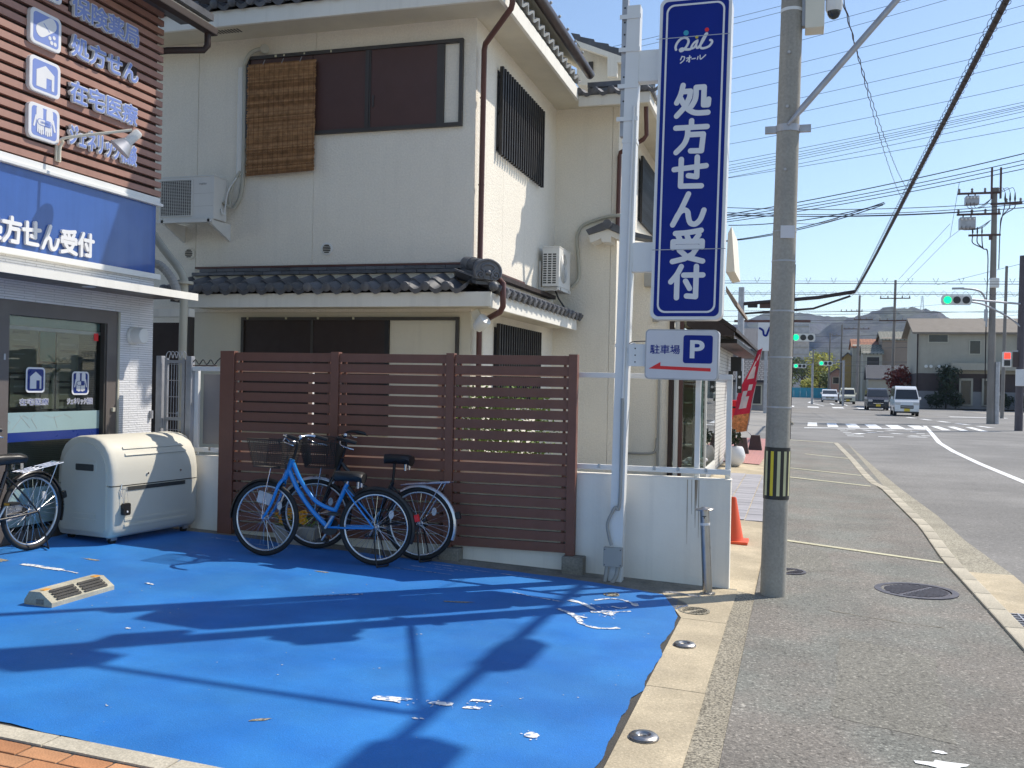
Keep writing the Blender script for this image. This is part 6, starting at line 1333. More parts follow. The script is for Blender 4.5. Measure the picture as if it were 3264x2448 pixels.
# ---------------------------------------------------------------- far poles, signals
def far_pole(label, base, h, r, arms=(), m='far_pole', group=None, lean=0.0):
    t = thing('power_pole', label, 'utility pole', base, group); b = Vector(base)
    MB().tube([b + Vector((0, 0, -.1)), b + Vector((lean * h, 0, h))], [r, r * .68], 14).build('shaft', m, t, 50)
    for (z, x0, x1) in arms:
        c = b + Vector((lean * z, 0, z)); am = MB().box(c.x + x0, c.x + x1, c.y - .16, c.y - .06, z + b.z - .05, z + b.z + .05).build('cross_arm', 'brown_metal' if r > .15 else m, t)
        n = max(2, int((x1 - x0) / .6))
        for i in range(n + 1):
            xx = c.x + x0 + .08 + (x1 - x0 - .16) * i / n; hang(MB().lathe([(.04, 0), (.07, .06), (.04, .10), (.07, .16), (.03, .22)], 8, 0, Matrix.Translation((xx, c.y - .11, b.z + z + .05))).build('insulator', 'far_pole'), am)
    return t
ub = (9.559, 54.979, 0.031)
t = far_pole('tall concrete power pole with transformers and switches beyond the crossing', ub, 12.2, .19, ((11.93, -1.78, .22), (10.84, -1.8, .28), (11.35, -.2, 1.28)))
U = Vector(ub)
def tb_(a, b, z0, z1, name='transformer_box', m='galv'):
    o = MB().box(U.x + a, U.x + b, U.y - .45, U.y + .15, U.z + z0, U.z + z1, bev=.03).build(name, m, t)
    for q in (.25, .75): hang(MB().box(U.x + a + (b - a) * q - .03, U.x + a + (b - a) * q + .03, U.y - .14, U.y - .08, U.z + z1, U.z + z1 + .22).build('hanger', 'brown_metal'), o)
    for q in range(4): hang(MB().lathe([(.035, 0), (.05, .05), (.03, .10)], 8, 0, Matrix.Translation((U.x + a + (b - a) * (q + .5) / 4, U.y - .48, U.z + z1 - .16))).build('bushing', 'ac_white'), o)
tb_(-1.42, -.78, 11.33, 11.76); tb_(-1.68, -.93, 10.08, 10.66)
MB().box(U.x - 1.22, U.x + .3, U.y - .15, U.y - .05, U.z + 9.70, U.z + 9.80).build('cross_arm', 'brown_metal', t); MB().box(U.x - .25, U.x - .1, U.y - .13, U.y - .07, U.z + 9.5, U.z + 9.72).build('arm_brace', 'brown_metal', t)
for x_ in (-.18, .24): MB().box(U.x + x_ - .045, U.x + x_ + .045, U.y - .26, U.y - .16, U.z + 11.6, U.z + 13.2).build('top_iron', 'brown_metal', t)
for i in range(3):
    x_ = U.x - 1.02 + i * .22; MB().lathe([(.02, 0), (.045, .12), (.02, .38)], 8, 0, Matrix.Translation((x_, U.y - .1, U.z + 9.80))).build('cable_head', 'black_metal', t)
    MB().tube(smooth_path([(x_, U.y - .1, U.z + 9.70), (x_ + .02, U.y - .1, U.z + 9.35), (U.x - .5, U.y - .1, U.z + 9.05), (U.x - .28, U.y - .1, U.z + 8.7), (U.x - .30, U.y - .1, U.z + 6.0), (U.x - .30, U.y - .1, U.z + 2.0)]), .028, 6).build('riser_cable', 'cable_black', t)
    x_ = U.x + .48 + i * .23; MB().lathe([(.02, 0), (.05, .18), (.02, .5)], 8, 0, Matrix.Translation((x_, U.y - .1, U.z + 11.40))).build('cable_head', 'black_metal', t); MB().tube(smooth_path([(x_, U.y - .1, U.z + 11.40), (x_ - .04, U.y - .1, U.z + 11.1), (U.x + .36, U.y - .1, U.z + 10.7), (U.x + .27, U.y - .1, U.z + 10.0), (U.x + .26, U.y, U.z + 8.0)]), .026, 6).build('riser_cable', 'cable_black', t); MB().tube(smooth_path([(x_, U.y - .1, U.z + 11.9), (x_ - .1, U.y - .1, U.z + 12.15), (x_ - .3, U.y - .1, U.z + 12.1), (U.x + .2, U.y - .1, U.z + 11.9)]), .014, 5).build('jumper', 'cable_black', t)
    MB().tube(smooth_path([(U.x - 1.4 + i * .18, U.y - .48, U.z + 11.4), (U.x - 1.3 + i * .16, U.y - .5, U.z + 11.12), (U.x - .8 + i * .1, U.y - .4, U.z + 11.15), (U.x - .2, U.y - .2, U.z + 11.6)]), .014, 5).build('jumper', 'cable_black', t)
    MB().tube(smooth_path([(U.x - 1.6 + i * .2, U.y - .48, U.z + 10.2), (U.x - 1.5 + i * .16, U.y - .5, U.z + 9.98), (U.x - .8 + i * .1, U.y - .4, U.z + 10.1), (U.x - .2, U.y - .2, U.z + 10.5)]), .014, 5).build('jumper', 'cable_black', t)
MB().box(U.x - .19, U.x + .24, U.y - .42, U.y - .19, U.z + 7.0, U.z + 7.5, bev=.05).build('speaker_box', 'ac_white', t)
t = thing('street_lamp', 'curved arm street lamp fixed to the far concrete power pole', 'street lamp', (U.x - .4, U.y, U.z))
MB().tube([(U.x + .28, U.y, U.z - .1), (U.x + .28, U.y, U.z + 3.2)], .13, 14).build('lower_sleeve', 'galv', t, 50); MB().tube(smooth_path([(U.x - .30, U.y - .15, U.z + 5.0), (U.x - .33, U.y - .15, U.z + 6.2), (U.x - .55, U.y - .2, U.z + 6.75), (U.x - .95, U.y - .3, U.z + 6.92), (U.x - 1.5, U.y - .4, U.z + 6.95)]), .05, 8).build('arm', 'galv', t, 50); MB().box(U.x - 2.0, U.x - 1.42, U.y - .5, U.y - .3, U.z + 6.92, U.z + 7.02, bev=.03).build('lamp_head', 'galv', t); MB().tube([(U.x - .33, U.y - .15, U.z + 5.3), (U.x - .33, U.y - .15, U.z + 5.9)], .09, 10).build('lamp_sleeve', 'galv', t)
def signal(t, c, s=1.0, lit=0, rx=1):
    """three lens horizontal signal head facing the camera"""
    M = Matrix.Translation(c) @ Matrix.Rotation(R(8), 4, 'Z'); w, h = 1.18 * s, .40 * s
    mb = MB(); mb.prism([M @ Vector((a, .0, b)) for a, b in ((-w / 2 + .06, h / 2), (w / 2 - .06, h / 2), (w / 2, h / 4), (w / 2, -h / 4), (w / 2 - .06, -h / 2), (-w / 2 + .06, -h / 2), (-w / 2, -h / 4), (-w / 2, h / 4))], M.to_3x3() @ Vector((0, .12, 0))); hd_ = mb.build('signal_head', 'ac_white', t)
    for i in range(3):
        mb = MB(); mb.lathe([(.001, 0), (.148 * s, .0), (.148 * s, .02), (.001, .03)], 20, 0, M @ Matrix.Translation(((i - 1) * .365 * s, .0, 0)) @ Matrix.Rotation(R(90), 4, 'X')); hang(mb.build('lens', 'green_lamp' if i == lit else 'ac_dark'), hd_)
SB = Vector((9.212, 46.533, 0.004)); T('dark_mast', (0.085, 0.072, 0.082), 0.6)
t = thing('traffic_signal', 'big green traffic signal on a long arm from the pole at the picture edge', 'traffic signal', SB)
MB().tube([SB + Vector((0, 0, -.1)), SB + Vector((.05, 0, 7.6))], [.17, .13], 16).build('mast', 'dark_mast', t, 50); signal(t, Vector((6.230, 43.563, 5.434)), 1.0)
sgc = Vector((6.230, 43.563, 5.434)); MB().tube([sgc + Vector((.5, .1, .03)), SB + Vector((.04, 0, 5.5))], .045, 8).build('arm', 'galv', t, 50); MB().tube(smooth_path([sgc + Vector((.5, .1, -.07)), sgc + Vector((1.2, .8, -.15)), SB + Vector((-.5, -.2, 4.9)), SB + Vector((.0, -.1, 4.5))]), .04, 8).build('arm_stay', 'galv', t, 50)
t = thing('pedestrian_signal', 'red pedestrian signal on the mast at the picture edge', 'traffic signal', SB + Vector((-1.2, 0, 2)))
pc_ = Vector((8.688, 46.377, 3.085)); MB().box(pc_.x - .17, pc_.x + .17, pc_.y, pc_.y + .2, pc_.z - .33, pc_.z + .33, bev=.02).build('head', 'ac_white', t); MB().box(pc_.x - .12, pc_.x + .12, pc_.y - .012, pc_.y - .002, pc_.z + .03, pc_.z + .28).build('lens', 'red_lamp', t); MB().box(pc_.x - .12, pc_.x + .12, pc_.y - .012, pc_.y - .002, pc_.z - .28, pc_.z - .03).build('lens', 'ac_dark', t); MB().box(pc_.x + .25, pc_.x + .45, pc_.y, pc_.y + .2, pc_.z - .33, pc_.z + .33).build('side_head', 'base_brown', t); MB().box(pc_.x + .2, SB.x - .1, pc_.y, pc_.y + .06, pc_.z + .34, pc_.z + .40).build('arm', 'galv', t); MB().box(pc_.x + .35, pc_.x + .85, pc_.y - .05, pc_.y + .1, pc_.z - 1.15, pc_.z - .42, bev=.02).build('control_cabinet', 'sign_white', t)
# signal over the far side of the crossing with the back of a direction board
GB = Vector((-2.671, 47.185, 0.697))
t = far_pole('grey steel pole beyond the shop holding the thick cable', (GB.x, GB.y, G(GB.x, GB.y) - .05), 6.3, .20, (), 'galv')
MB().box(GB.x + .3, GB.x + .75, GB.y - .1, GB.y + .15, 5.45, 5.72, bev=.03).build('cable_box', 'black_metal', t); MB().box(GB.x + .85, GB.x + 1.35, GB.y - .1, GB.y + .15, 5.42, 5.68, bev=.03).build('cable_box', 'brown_metal', t)
t = thing('signal_with_board', 'green signal in front of the grey back of a road direction board', 'traffic signal', (0.105, 64.694, 4.914))
bd = Vector((-0.119, 65.149, 4.696)); MB().box(bd.x - 1.2, bd.x + .75, bd.y, bd.y + .08, bd.z - 1.0, bd.z + 1.15, bev=.02).build('board_back', 'galv', t)
for i in range(5): MB().box(bd.x - 1.15, bd.x + .7, bd.y - .05, bd.y - .005, bd.z - .85 + i * .45, bd.z - .78 + i * .45).build('board_rib', 'conduit', t)
signal(t, Vector((0.247, 64.214, 4.919)), 1.25); MB().box(bd.x - 4, bd.x + .8, bd.y - .1, bd.y, bd.z + 1.25, bd.z + 1.40).build('gantry_arm', 'brown_pipe', t); MB().tube([(bd.x - 3.6, bd.y, 0), (bd.x - 3.6, bd.y, bd.z + 2)], .13, 12).build('mast', 'galv', t)
for k, (p, lab) in enumerate((((0.121, 99.116, 3.923), 'small green signal far down the road, the lower of two'), ((2.415, 94.581, 4.094), 'small green signal far down the road, nearer the bare poles'))):
    t = thing('traffic_signal', lab, 'traffic signal', (p[0], p[1] + .3, G(p[0], p[1]))); signal(t, Vector(p), 1.05); q = Vector(p); MB().tube([(q.x + (1.2 if k == 0 else 1.6), q.y + .3, G(q.x, q.y) - .2), (q.x + (1.2 if k == 0 else 1.6), q.y + .3, q.z + .3)], .11, 10).build('mast', 'galv', t); MB().tube([(q.x, q.y + .2, q.z + .1), (q.x + (1.2 if k == 0 else 1.6), q.y + .3, q.z + .15)], .05, 6).build('arm', 'galv', t)
def base_of(p): return (p[0], p[1], G(p[0], p[1]) - .1)
for p, h, r, arms, lab in (((8.829, 101.695, 0.571), 12.4, .17, ((10.6, -1.4, 1.4), (8.4, -1.4, 1.5)), 'power pole with two cross arms behind the cars'), ((6.955, 127.214, 0.675), 13.2, .19, ((11.2, -2.2, .4), (10.2, -.6, 1.6)), 'slanting power pole in front of the red roofed house'), ((5.590, 142.454, 0.644), 10.5, .17, ((9.9, .2, 3.6),), 'thin power pole beside the yellow green trees'), ((4.190, 147.254, 0.576), 9.6, .15, ((9.2, .2, 1.6),), 'thin pole farthest down the road before the trees'), ((2.078, 157.058, 0.454), 7.5, .13, (), 'short thin pole among the trees at the end of the road'), ((12.154, 66.177, 3.038), 9.5, .12, (), 'thin dark pole behind the transformer pole')):
    far_pole(lab, base_of(p), h + max(0, p[2]) * .0, r, arms, 'far_pole', None, .012)
# ---------------------------------------------------------------- overhead lines
def wire(a, b, r, label, group, sag=0.0, m='cable_blue', name='power_line', mid=None, n=16):
    a, b = Vector(a), Vector(b); pts = []
    for i in range(n + 1):
        t_ = i / n; p = a + (b - a) * t_; p.z -= sag * 4 * t_ * (1 - t_); pts.append(p)
    return tag(MB().tube(pts, r, 5).build(name, m), label, 'power line', group)
hv = [(105,105,-.262),(105,150,-.262),(103,318,-.268),(98,400,-.270),(90,553,-.245),(87,657,-.238),(80,800,-.219),(78,900,-.212),(72,1030,-.194)]
wire((-14.282, 73.991, 27.935), (14.927, 69.084, 31.256), .016, 'topmost high wire crossing the open sky, counted from the top of nine', 'high wires across the sky', .25)
wire((-14.273, 73.993, 27.458), (14.934, 69.086, 30.861), .016, 'second high wire crossing the open sky, counted from the top of nine', 'high wires across the sky', .25)
wire((-14.259, 73.997, 25.618), (14.959, 69.094, 29.513), .016, 'third high wire crossing the open sky, counted from the top of nine', 'high wires across the sky', .25)
wire((-14.293, 73.987, 24.728), (14.971, 69.098, 28.846), .016, 'fourth high wire crossing the open sky, counted from the top of nine', 'high wires across the sky', .25)
wire((-14.349, 73.971, 23.341), (15.005, 69.108, 27.016), .016, 'fifth high wire crossing the open sky, counted from the top of nine', 'high wires across the sky', .25)
wire((-14.360, 73.967, 22.304), (15.025, 69.113, 25.969), .016, 'sixth high wire crossing the open sky, counted from the top of nine', 'high wires across the sky', .25)
wire((-14.407, 73.954, 20.967), (15.055, 69.122, 24.342), .016, 'seventh high wire crossing the open sky, counted from the top of nine', 'high wires across the sky', .25)
wire((-14.409, 73.953, 19.972), (15.074, 69.128, 23.326), .016, 'eighth high wire crossing the open sky, counted from the top of nine', 'high wires across the sky', .25)
wire((-14.447, 73.942, 18.764), (15.102, 69.136, 21.830), .016, 'lowest high wire crossing the open sky, counted from the top of nine', 'high wires across the sky', .25)
wire((-14.481, 73.932, 17.301), (15.122, 69.142, 20.717), .017, 'topmost wire, from the top, of the close bundle across the middle sky', 'bundle of wires across the sky', .2)
wire((-14.476, 73.933, 17.027), (15.126, 69.143, 20.519), .017, 'second wire, from the top, of the close bundle across the middle sky', 'bundle of wires across the sky', .2)
wire((-14.471, 73.935, 16.741), (15.128, 69.144, 20.438), .017, 'third wire, from the top, of the close bundle across the middle sky', 'bundle of wires across the sky', .2)
wire((-14.467, 73.936, 16.566), (15.130, 69.145, 20.308), .017, 'fourth wire, from the top, of the close bundle across the middle sky', 'bundle of wires across the sky', .2)
wire((-14.464, 73.937, 16.389), (15.133, 69.146, 20.120), .017, 'fifth wire, from the top, of the close bundle across the middle sky', 'bundle of wires across the sky', .2)
wire((-14.499, 73.926, 16.062), (15.140, 69.147, 19.786), .017, 'sixth wire, from the top, of the close bundle across the middle sky', 'bundle of wires across the sky', .2)
wire((-14.504, 73.925, 16.364), (15.154, 69.152, 19.013), .017, 'seventh wire, from the top, of the close bundle across the middle sky', 'bundle of wires across the sky', .2)
wire((-10.035, 59.604, 11.397), (11.999, 54.659, 14.133), 0.028, 'topmost of four cables running to the top of the transformer pole', 'cables at the transformer pole', .35)
wire((-10.034, 59.605, 11.305), (12.006, 54.661, 13.783), 0.022, 'second of four cables running to the top of the transformer pole', 'cables at the transformer pole', .35)
wire((-10.032, 59.605, 11.196), (12.010, 54.662, 13.567), 0.022, 'third of four cables running to the top of the transformer pole', 'cables at the transformer pole', .35)
wire((-10.030, 59.606, 11.108), (12.014, 54.663, 13.326), 0.022, 'fourth of four cables running to the top of the transformer pole', 'cables at the transformer pole', .35)
wire((-9.078, 51.544, 11.566), (12.048, 54.673, 11.511), .02, 'topmost of four near level cables passing beside the transformer boxes', 'level cables below the transformers', 0.5)
wire((-9.074, 51.546, 11.345), (12.050, 54.674, 11.407), .02, 'second of four near level cables passing beside the transformer boxes', 'level cables below the transformers', 0.6)
wire((-9.071, 51.546, 11.235), (12.054, 54.675, 11.199), .02, 'third of four near level cables passing beside the transformer boxes', 'level cables below the transformers', 0.55)
wire((-9.067, 51.547, 11.014), (12.055, 54.675, 11.165), .02, 'fourth of four near level cables passing beside the transformer boxes', 'level cables below the transformers', 0.4)
wire((-6.181, 47.188, 6.775), (11.677, 52.477, 7.081), 0.009, 'topmost of seven thin level cables low in the sky over the crossing', 'level cables over the crossing', .0)
wire((-6.179, 47.188, 6.665), (11.679, 52.478, 6.957), 0.018, 'second of seven thin level cables low in the sky over the crossing', 'level cables over the crossing', .0)
wire((-6.170, 47.191, 6.203), (11.687, 52.480, 6.529), 0.009, 'third of seven thin level cables low in the sky over the crossing', 'level cables over the crossing', .0)
wire((-6.169, 47.191, 6.127), (11.689, 52.481, 6.446), 0.016, 'fourth of seven thin level cables low in the sky over the crossing', 'level cables over the crossing', .0)
wire((-11.784, 90.375, 8.737), (22.413, 100.504, 9.229), 0.02, 'fifth of seven thin level cables low in the sky over the crossing', 'level cables over the crossing', .0)
wire((-11.772, 90.378, 8.076), (22.409, 100.503, 9.427), 0.02, 'sixth of seven thin level cables low in the sky over the crossing', 'level cables over the crossing', .0)
wire((-12.418, 95.402, 8.018), (23.670, 106.091, 9.026), 0.02, 'seventh of seven thin level cables low in the sky over the crossing', 'level cables over the crossing', .0)
# scalloped hanger on the lowest cable
hp0, hp1 = Vector((-6.170, 47.191, 6.161)), Vector((11.688, 52.481, 6.481))
tag(MB().tube([hp0 + (hp1 - hp0) * (i / 400) + Vector((0, 0, .14 * math.sin(i * .55))) for i in range(401)], .006, 4).build('cable_hanger', 'cable_blue'), 'wavy hanger wire wound along the low cable over the crossing', 'cable')
vp0, vp1 = Vector((-6.179, 47.188, 6.665)), Vector((11.679, 52.478, 6.957))
for i in range(15):
    c = vp0 + (vp1 - vp0) * ((i + .5) / 15)
    tag(MB().tube([c + Vector((-.12, 0, .28)), c, c + Vector((.12, 0, .28))], .012, 4).build('cable_clip', 'cable_blue'), 'small v shaped clip between two level cables', 'cable clip', 'clips on the level cables')
for k, (a, b) in enumerate((((8.156, 64.993, 8.267), (12.398, 55.820, 8.737)), ((8.566, 63.028, 10.911), (6.958, 75.067, 9.121)), ((8.550, 63.024, 11.720), (6.848, 75.035, 9.735)), ((8.566, 63.028, 10.911), (8.522, 55.715, 10.593)), ((8.566, 63.028, 10.911), (7.957, 55.547, 12.726)))): wire(a, b, .012, ('guy wire slanting up past the transformer pole towards the picture edge', 'upper of two long thin guy wires below the transformers', 'longest thin guy wire falling away from the transformers', 'short guy wire meeting the pole at the third cross arm', 'nearly upright thin guy wire beside the two transformer boxes')[k], 'guy wires at the transformer pole')
for k, (a, b) in enumerate((((-0.352, 41.614, 8.511), (1.663, 48.468, 9.793)), ((-2.280, 30.613, 6.170), (2.127, 27.747, 6.681)), ((-2.279, 30.613, 6.148), (2.093, 27.737, 6.607)), ((-2.162, 30.648, 6.657), (2.146, 27.752, 6.644)))): wire(a, b, .014, ('short upper service wire beside the plate on the near pole', 'middle service wire from the thick cable to the shop gable', 'lower service wire from the thick cable to the shop gable', 'highest service wire from the thick cable to the shop gable')[k], 'service wires to the shop', .15)
wire((-7.910, 154.099, 13.238), (34.247, 166.587, 17.173), .02, 'topmost of nine distant wires strung in front of the hills', 'distant wires before the hills', .8)
wire((-6.314, 123.284, 10.183), (27.444, 133.283, 11.593), .02, 'second of nine distant wires strung in front of the hills', 'distant wires before the hills', .8)
wire((-6.801, 133.569, 8.761), (29.752, 144.396, 11.281), .02, 'third of nine distant wires strung in front of the hills', 'distant wires before the hills', .8)
wire((-6.269, 123.297, 7.741), (27.490, 133.297, 9.128), .02, 'fourth of nine distant wires strung in front of the hills', 'distant wires before the hills', .8)
wire((-6.518, 128.438, 7.324), (28.649, 138.855, 8.707), .02, 'fifth of nine distant wires strung in front of the hills', 'distant wires before the hills', .8)
wire((-5.714, 113.032, 5.486), (25.245, 122.202, 6.025), .02, 'sixth of nine distant wires strung in front of the hills', 'distant wires before the hills', .8)
wire((-5.966, 118.172, 5.235), (26.390, 127.756, 6.339), .02, 'seventh of nine distant wires strung in front of the hills', 'distant wires before the hills', .8)
wire((-6.115, 121.257, 4.983), (27.087, 131.092, 6.000), .02, 'eighth of nine distant wires strung in front of the hills', 'distant wires before the hills', .8)
wire((-6.306, 125.372, 4.203), (28.019, 135.539, 5.433), .02, 'lowest of nine distant wires strung in front of the hills', 'distant wires before the hills', .8)
# thick telephone cable along the street with its helical hanger
t = thing('telephone_cable', 'thick dark telephone cable slanting down the sky over the street', 'cable', (2.42, 8.25, 6.7))
TP = [Vector(p) for p in ((2.42, -6, 6.95), (2.42, 8.25, 6.66), (2.42, 16, 6.50), (2.43, 25, 6.38), (2.45, 36, 6.22), (2.40, 46.5, 6.10))]
path = smooth_path(TP, 10)
MB().tube(path, .043, 12).build('cable_sheath', 'cable_black', t, 60)
MB().tube([Vector((2.40, 46.5, 6.10)), Vector((0.8, 46.7, 5.86)), Vector((GB.x, GB.y, 5.62))], .085, 8).build('cable_sheath', 'cable_black', t, 60); MB().tube([Vector((2.2, 46.5, 5.9)), Vector((0.6, 46.7, 5.35)), Vector((GB.x, GB.y, 5.15))], .05, 8).build('cable_sheath', 'cable_black', t, 60)
hx = []
for i in range(len(path) - 1):
    a, b = path[i], path[i + 1]; L_ = (b - a).length
    for k in range(12): hx.append((a + (b - a) * k / 12, 0))
s_ = 0; prev = hx[0][0]; pts = []
for p, _ in hx:
    s_ += (p - prev).length; prev = p
mb = MB(); y_ = 9.0
while y_ < 46:
    for k in range(9):
        pass
    zc_ = next((a.z + (b.z - a.z) * (y_ - a.y) / (b.y - a.y)) for a, b in zip(path, path[1:]) if a.y <= y_ <= b.y)
    mb.tube([(2.42 + .075 * math.cos(q), y_ + .30 * q / 6.283, zc_ + .02 + .075 * math.sin(q)) for q in [k * math.pi / 6 for k in range(13)]], .0045, 4, cap=False); y_ += .30
mb.build('helical_hanger', 'cable_black', t)
MB().tube([(2.42, 8.95, 6.52), (2.42, 9.05, 6.52), (2.42, 9.55, 6.52), (2.42, 9.65, 6.52)], [.05, .13, .13, .05], 12).build('splice_closure', 'black_plastic', t, 40); MB().tube([(2.42, 6.6, 6.5), (2.42, 6.7, 6.5), (2.42, 7.75, 6.5), (2.42, 7.85, 6.5)], [.06, .19, .19, .06], 12).build('splice_closure', 'black_plastic', t, 40)
for k in (-1, 1):
    q0, q1 = Vector((.22 + k * .01, 8.0, 4.9)), Vector((2.40, 25 + k * .6, 6.33)); mb = MB()
    mb.tube([q0 + (q1 - q0) * f + Vector((.006 * math.cos(i * 1.3), 0, .006 * math.sin(i * 1.3) - 1.0 * f * (1 - f))) for i, f in ((i, i / 160) for i in range(161))], .0045, 5)
    tag(mb.build('twisted_lead', 'cable_black'), ('twisted lead from the dome camera to the thick cable, the nearer of two' if k < 0 else 'twisted lead from the dome camera to the thick cable, the farther of two'), 'cable', 'twisted leads from the camera')
far_lines = [((-60, 44, 9), (60, 52, 9.5))]

# ---------------------------------------------------------------- cars
def car(label, x_, y_, kind, paint, plate_m='plate_yellow', name='car', cat='car', yaw=0.0):
    z_ = G(x_, y_) - .052; t = thing(name, label, cat, (x_, y_, z_), 'cars on the road')
    M = Matrix.Translation((x_, y_, z_)) @ Matrix.Rotation(yaw, 4, 'Z')
    if kind == 'van': W, prof, ws, belt = 1.475, [(0, .30), (0, .62), (.05, .90), (.18, 1.02), (.72, 1.70), (.95, 1.84), (1.4, 1.89), (3.1, 1.87), (3.32, 1.78), (3.39, 1.0), (3.39, .32)], (3, 4), 1.02
    elif kind == 'mpv': W, prof, ws, belt = 1.60, [(0, .26), (.0, .60), (.08, .84), (.55, 1.02), (1.25, 1.58), (1.55, 1.68), (2.2, 1.72), (3.4, 1.70), (3.75, 1.58), (3.9, 1.0), (3.9, .3)], (3, 4), 1.02
    elif kind == 'kei': W, prof, ws, belt = 1.475, [(0, .26), (.0, .60), (.06, .82), (.45, .98), (.95, 1.52), (1.2, 1.64), (1.8, 1.68), (3.0, 1.66), (3.3, 1.5), (3.39, .95), (3.39, .3)], (3, 4), .98
    else: W, prof, ws, belt = 1.72, [(0, .24), (.0, .50), (.12, .68), (.95, .90), (1.75, 1.36), (2.1, 1.45), (2.6, 1.46), (3.6, 1.30), (4.3, 1.02), (4.5, .85), (4.5, .3)], (3, 4), .92
    def yw(z, x): return W / 2 * (1 - .16 * max(0, (z - belt)) / .8) * (1 if .15 < x < prof[-1][0] - .1 else .96)
    mb = MB(); k = len(prof); vs = [M @ Vector((-yw(z, x), x, z)) for x, z in prof] + [M @ Vector((yw(z, x), x, z)) for x, z in prof]
    mb.add(vs, [tuple(range(k)), tuple(range(2 * k - 1, k - 1, -1))] + [(i, (i + 1) % k, k + (i + 1) % k, k + i)[::-1] for i in range(k)]); mb.build('body', paint, t, 25)
    (a0, b0), (a1, b1) = prof[ws[0]], prof[ws[1]]
    def on(f, s, off=.012): 
        x = a0 + (a1 - a0) * f; z = b0 + (b1 - b0) * f; n_ = Vector((0, -(b1 - b0), (a1 - a0))).normalized() * off; return M @ (Vector((s * yw(z, x) * .93, x, z)) + n_)
    MB().sheet([on(.06, -1), on(.06, 1), on(.95, .98), on(.95, -.98)]).build('windscreen', 'car_glass', t)
    xr = prof[-2][0]; zt = max(z for _, z in prof)
    for s in (-1, 1):
        for f0, f1 in ((.30, .58), (.60, .92)):
            xa, xb = xr * f0, xr * f1; zb_, zt_ = belt + .04, zt - .16
            if kind == 'sedan' and f1 > .8: xb = xr * .78
            q = [M @ Vector((s * (yw(z, x) + .008), x, z)) for x, z in ((xa, zb_), (xb, zb_), (xb - .02, zt_), (xa + (.18 if f0 < .4 else 0), zt_))]
            MB().sheet(q if s > 0 else q[::-1]).build('side_window', 'car_glass', t)
        for xx in (.62 if kind == 'van' else .75, xr - .62):
            c = Vector((s * (W / 2 - .09), xx, .285)); w_ = MB().tube([M @ (c - Vector((.085, 0, 0))), M @ (c + Vector((.085, 0, 0)))], .285, 18).build('wheel', 'rubber', t, 50); hang(MB().tube([M @ (c + Vector((s * .08, 0, 0))), M @ (c + Vector((s * .092, 0, 0)))], .17, 14).build('hubcap', 'alloy'), w_)
        lz = {'van': .78, 'mpv': .74, 'kei': .74, 'sedan': .60}[kind]
        MB().box(s * W * .36 - .16, s * W * .36 + .16, -.02 + (.03 if kind != 'van' else .025), .20, lz - .075, lz + .085, M=M, bev=.03).build('headlight', 'lens', t)
        MB().box(s * (W / 2 + .08) - .075, s * (W / 2 + .08) + .075, xr * .2, xr * .2 + .10, belt + .02, belt + .20, M=M, bev=.03).build('mirror', paint, t)
    gz0 = .48 if kind == 'van' else .44
    MB().box(-W * .26, W * .26, -.018, .05, gz0, gz0 + .20, M=M, bev=.015).build('grille', 'black_plastic', t); MB().box(-W * .24, W * .24, -.022, .0, gz0 + .09, gz0 + .12, M=M).build('grille_bar', 'chrome' if kind != 'van' else paint, t)
    MB().box(-W * .44, W * .44, -.03, .1, .20, .30, M=M, bev=.02).build('bumper', 'black_plastic', t); MB().box(-.165, .165, -.045, -.032, .31, .475, M=M).build('number_plate', plate_m, t)
    return t
car('white kei van driving towards the camera, nearest of the cars', 6.55, 65.0, 'van', 'car_white', name='kei_van', cat='van')
car('black compact car just behind the white van', 5.93, 79.3, 'mpv', 'car_black')
car('cream coloured kei car beside the white sedan', 4.9, 104.5, 'kei', 'car_cream')
car('white low car farthest away on the road', 3.45, 114.5, 'sedan', 'car_white', 'plate_white')

